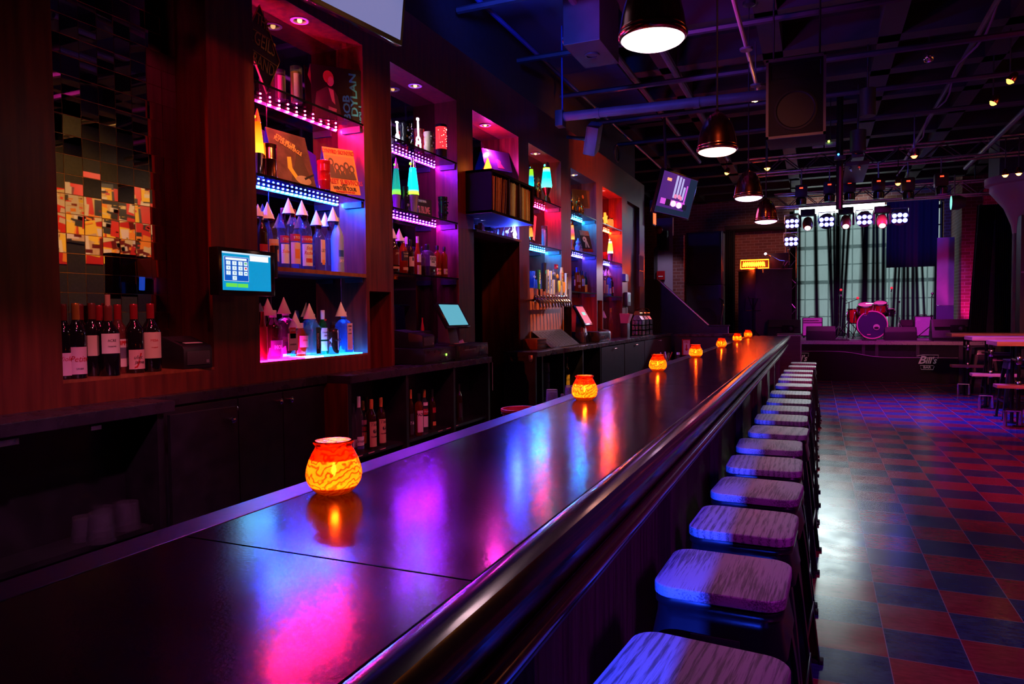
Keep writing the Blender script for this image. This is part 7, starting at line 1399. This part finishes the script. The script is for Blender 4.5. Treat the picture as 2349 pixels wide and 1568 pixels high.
t=thing('side_stage_light',U(2182,465,y=15.0),'round stage light seen from the side, teal lens, right above the stage','stage light'); MB().lathe([(.13,0),(.13,-.12),(.08,-.22),(.001,-.22)],20,M4.Rotation(-PI/2,4,'Y')).build('can','dark grey',t); MB().lathe([(.001,.01),(.125,.004)],20,M4.Rotation(-PI/2,4,'Y')).build('lens',emat('teal lens',(.2,.8,.6),1.2),t); MB().tube([(.05,0,.12),(.05,0,.5)],.012,6).build('hanger','steel',t)
# round column with mushroom capital
q=U(2346,470,y=15.2); t=thing('round_column',(q.x,15.2,0),'round column with flared pale capital at the right edge before the stage','column'); r=S(19,q); zc_=U(2300,440,y=15.2).z
MB().lathe([(r,0),(r,zc_-.75)],28).build('shaft',mat('column grey',(.05,.04,.055),.6,c2=(.07,.06,.08),nscale=6),t,smooth=50); MB().lathe([(r,zc_-.75),(r*1.15,zc_-.6),(r*1.9,zc_-.3),(r*3.0,zc_-.08),(r*3.4,zc_),(r*3.4,zc_+.10),(r*3.9,zc_+.12),(r*3.9,zc_+.24),(.001,zc_+.24)],32).build('capital',mat('capital',(.4,.34,.32),.6),t,smooth=40); MB().b(-r*3,-r*3,zc_+.24,r*3,r*3,CZ-.3).build('drop_panel','ceiling paint',t,smooth=0)
q=U(2338,600,y=14.6); t=thing('speaker_tower',(q.x+.22,14.98,0),'dark tall cabinet cut off by the right edge of the picture','cabinet'); MB().b(-.16,-.2,0,.5,.3,U(2338,490,y=14.6).z).build('case','speaker black',t,bev=.01); MB().b(-.15,-.205,U(2338,625,y=14.6).z,.5,-.2,U(2338,621,y=14.6).z).build('seam','grey',t,smooth=0)
# ------------------------------------------------------------------ high tables on the right
mk('pipe iron',(.05,.048,.055),.22,.9)
def hightable(x0,y,label,i,W=2.2,D=.62,H=1.07):
    t=thing('high_table',(x0,y,0),label,'table','high plank tables on iron pipe legs')
    tp=MB().b(0,0,H-.055,W,D,H).build('tabletop','table wood',t,bev=.004,smooth=0)
    px_=.27
    for j,xx in enumerate((px_,W-px_)):
        p=MB().tube([(xx,D*.28,.0),(xx,D*.28,H-.055)],.021,10).build('leg','pipe iron',t); MB().lathe([(.06,0),(.06,.012),(.024,.02)],16,M4.Translation((xx,D*.28,0))).build('floor_flange','pipe iron',p); MB().lathe([(.028,-.05),(.034,-.04),(.034,.04),(.028,.05)],14,M4.Translation((xx,D*.28,H-.24))).build('tee_fitting','chrome',p); MB().lathe([(.028,-.05),(.034,-.04),(.034,.04),(.028,.05)],14,M4.Translation((xx,D*.28,.52))).build('coupling','chrome',p)
        p=MB().tube([(xx,D*.8,.0),(xx,D*.8,H-.055)],.021,10).build('leg','pipe iron',t); MB().lathe([(.06,0),(.06,.012),(.024,.02)],16,M4.Translation((xx,D*.8,0))).build('floor_flange','pipe iron',p)
        MB().tube([(xx,D*.28,H-.24),(xx,D*.8,H-.24)],.019,8).build('cross_pipe','pipe iron',t)
        MB().tube([(xx-.14,D*.28-.02,.17),(xx-.14,D*.28-.02,.20),(xx+.02,D*.28-.02,.20),(xx+.02,D*.28-.02,.0)],.026,10).tube([(xx-.14,D*.28-.02,.2),(xx-.14,D*.28-.02,0)],.022,8).build('base_elbow','chrome',t)
    MB().b(.02,D*.1,.485,.62,D*.46,.525).build('foot_plank','table wood',t,bev=.003,smooth=0); MB().b(W-.62,D*.1,.485,W-.02,D*.46,.525).build('foot_plank','table wood',t,bev=.003,smooth=0)
    return t
T1=U(2183,764,z=1.07); yy=(14.25,12.3,10.45)
for i,(px,py,y,lb) in enumerate(((2183,766,14.1,'farthest high plank table with iron pipe legs on the right'),(2230,775,12.25,'middle high plank table with iron pipe legs on the right'),(2287,787,10.45,'nearest high plank table with iron pipe legs on the right'))):
    hightable(U(px,py,y=y).x,y,lb,i)
q=U(2340,757,z=1.07); candle((q.x,14.1+.3,1.071),'red orange candle jar on the farthest high table at the right edge',1.0,.8)
sp=None; c_=0
for i,(px,y,lb) in enumerate(((2256,14.98,'dark metal stool behind the farthest high table'),(2292,13.15,'dark metal stool behind the middle high table'),(2338,11.35,'dark metal stool behind the nearest high table'))):
    q=U(px,800,y=y)
    if sp is None: sp=stool_proto('metal_stool',lb,'stool','metal stools at the high tables',H=.80,wood_seat=False); s_=sp
    else: s_=copy_tree(sp)
    s_.location=(q.x,y,0); s_['label']=lb
# ------------------------------------------------------------------ lighting
lamp('magenta_wash','SPOT',(2.8,4.5,4.3),(1,.03,.36),800,.25,(2.4,9.5,0),85,.9)
lamp('magenta_near_wash','SPOT',(2.2,.5,4.0),(.6,.025,.75),430,.25,(.6,3.0,0),62,.9)
lamp('magenta_wall_wash','SPOT',(-.6,1.6,4.2),(1,.03,.12),150,.2,(-2.6,3.0,1.4),48,.9)
lamp('orange_reveal_spot','SPOT',(-2.50,-2.2,3.2),(1,.06,.004),500,.03,(-2.70,2.5,2.0),13,.8)
for y_,z_,p_ in ((3.92,2.45,34),(5.12,2.4,34),(6.36,2.3,30),(7.6,2.45,34),(8.95,2.7,34),(10.3,2.7,40)): lamp('amber_track','SPOT',(-.9,y_-.6,4.0),(1,.22,.03) if y_<5 else (1,.13,.015),p_*(2.4 if y_<6 else 6),.06,(-2.6,y_,z_),26,.9)
for k_ in (1,4,5): lamp('niche_downlight','SPOT',(XB+.1,(NI[k_][0]+NI[k_][1])/2-.1,TOPZ-.02),(1,.5,.10),16,.02,(XB+.1,(NI[k_][0]+NI[k_][1])/2-.1,2),90,.6)
lamp('lavender_stage_spot','SPOT',(.4,16.3,3.3),(.72,.66,1),1000,.05,(-2.6,8.8,1.15),13,.25)
lamp('white_stage_spot','SPOT',(.05,16.4,3.6),(.8,1,.96),190,.7,(.22,7.4,.6),13,.7)
lamp('white_side_spot','SPOT',(1.9,15.7,2.0),(.8,1,.95),800,.5,(-.62,8.8,.35),14,.5)
lamp('purple_ceiling_wash','SPOT',(-1.6,5.0,3.3),(.8,.03,.7),130,.1,(-1.0,6.4,4.7),80,.9)
lamp('blue_ceiling_wash','SPOT',(-2.2,4.3,3.75),(.03,.07,1),240,.1,(-2.1,6.0,4.4),90,.6)
lamp('violet_stage_wash','SPOT',(1.2,11.2,4.2),(.16,.04,1),3400,.3,(1.9,11.8,0),62,.9)
lamp('tap_spot','SPOT',(-1.0,6.3,3.7),(1,.45,.16),520,.03,(-2.52,6.95,1.55),24,.6)
lamp('record_spot','SPOT',(-.8,5.2,3.8),(1,.45,.12),90,.04,(-2.35,5.75,2.42),14,.7)
lamp('niche_spot','SPOT',(-.8,2.9,4.0),(1,.42,.16),230,.04,(-2.7,3.35,2.35),32,.7)
lamp('niche_spot','SPOT',(-.9,4.2,4.0),(1,.30,.3),130,.04,(-2.7,4.5,2.0),24,.7)
lamp('wine_spot','SPOT',(-.7,.9,3.6),(1,.22,.28),150,.04,(-2.64,2.15,1.36),13,.8)
lamp('bay_spot','SPOT',(-1.15,3.2,2.6),(1,.12,.3),60,.04,(-2.48,4.1,.85),45,.8)
lamp('magenta_stage_wash','SPOT',(1.2,15.4,4.0),(1,.04,.8),520,.2,(1.2,18.2,1.0),60,.6)
lamp('violet_booth_spot','SPOT',(-2.0,16.0,3.0),(.22,.02,1),24,.1,(-1.6,17.4,1.5),40,.8)
lamp('stair_spot','SPOT',(-2.3,14.2,3.4),(.8,.6,1),60,.05,(-3.25,16.0,1.9),40,.6)
lamp('cubby_spot','SPOT',(-1.2,1.0,2.5),(.9,.2,.55),90,.04,(-2.45,1.7,.8),36,.7)
lamp('warm_brick_spot','SPOT',(-.9,15.8,3.9),(1,.35,.25),160,.1,(-1.4,19.6,2.9),40,.8)
lamp('magenta_brick_spot','SPOT',(3.3,17.9,.95),(1,.02,.5),110,.05,(3.22,18.6,1.75),60,.7)
lamp('violet_panel_spot','SPOT',(2.4,17.4,3.2),(.35,.08,1),60,.05,(2.7,19.0,2.0),40,.7)
lamp('blue_drape_spot','SPOT',(2.1,17.2,3.5),(.03,.06,1),90,.05,(2.1,19.5,3.6),60,.8)
lamp('poster_light','SPOT',(3.4,7.0,4.2),(1,.45,.08),420,.2,(5.4,7.5,3.0),80,.8)
lamp('poster_light','SPOT',(3.4,9.5,4.2),(1,.55,.25),200,.2,(5.4,9.3,3.0),80,.8)
lamp('amber_right','SPOT',(2.0,6.5,3.6),(1,.36,.10),420,.1,(2.6,12.0,1.0),30,.8)

t=thing('added_slit_spotlight',(-.24,-1.6,2.0),'unseen added spotlight can with flaps that shape the blue light on the stools','spotlight')  # fixture and flaps added behind the camera to cut the blue light's edges
MB().lathe([(.10,.02),(.12,.06),(.12,.30),(.05,.36),(.001,.36)],20,M4.Rotation(PI/2,4,'X')).build('can','black',t)
MB().b(-.35,.598,-.40,-.036,.602,.25).build('added_light_flap','black',t,smooth=0); MB().b(-.0030,.598,-.40,.30,.602,.25).build('added_light_flap','black',t,smooth=0); MB().b(-.35,.594,-.070,.30,.597,.25).build('added_light_flap','black',t,smooth=0)
MB().tube([(-.30,0,.05),(-.30,.6,.2)],.008,6).tube([(.28,0,.05),(.28,.6,.2)],.008,6).build('added_flap_arm','black',t); MB().tube([(0,-.15,.1),(0,-.15,CZ-.3-2.0)],.015,8).build('drop_pole','black',t)
lamp('blue_spot','SPOT',(-.24,-1.6,2.0),(.012,.05,1),3600,.004,(-.32,2.4,.76),50,.2)
lamp('added_pendant_spot','SPOT',(.5,.3,4.3),(1,.22,.12),260,.12,(-.62,5.2,2.75),22,.7)  # unseen lamp added for warm highlights on the pendant domes
lamp('amber_header_spot','SPOT',(-.7,8.0,2.9),(1,.17,.02),150,.05,(-2.6,8.6,3.34),56,.9)
lamp('underbar_spot','SPOT',(-1.0,3.4,2.6),(.7,.5,1),40,.04,(-1.3,4.6,.95),34,.7)
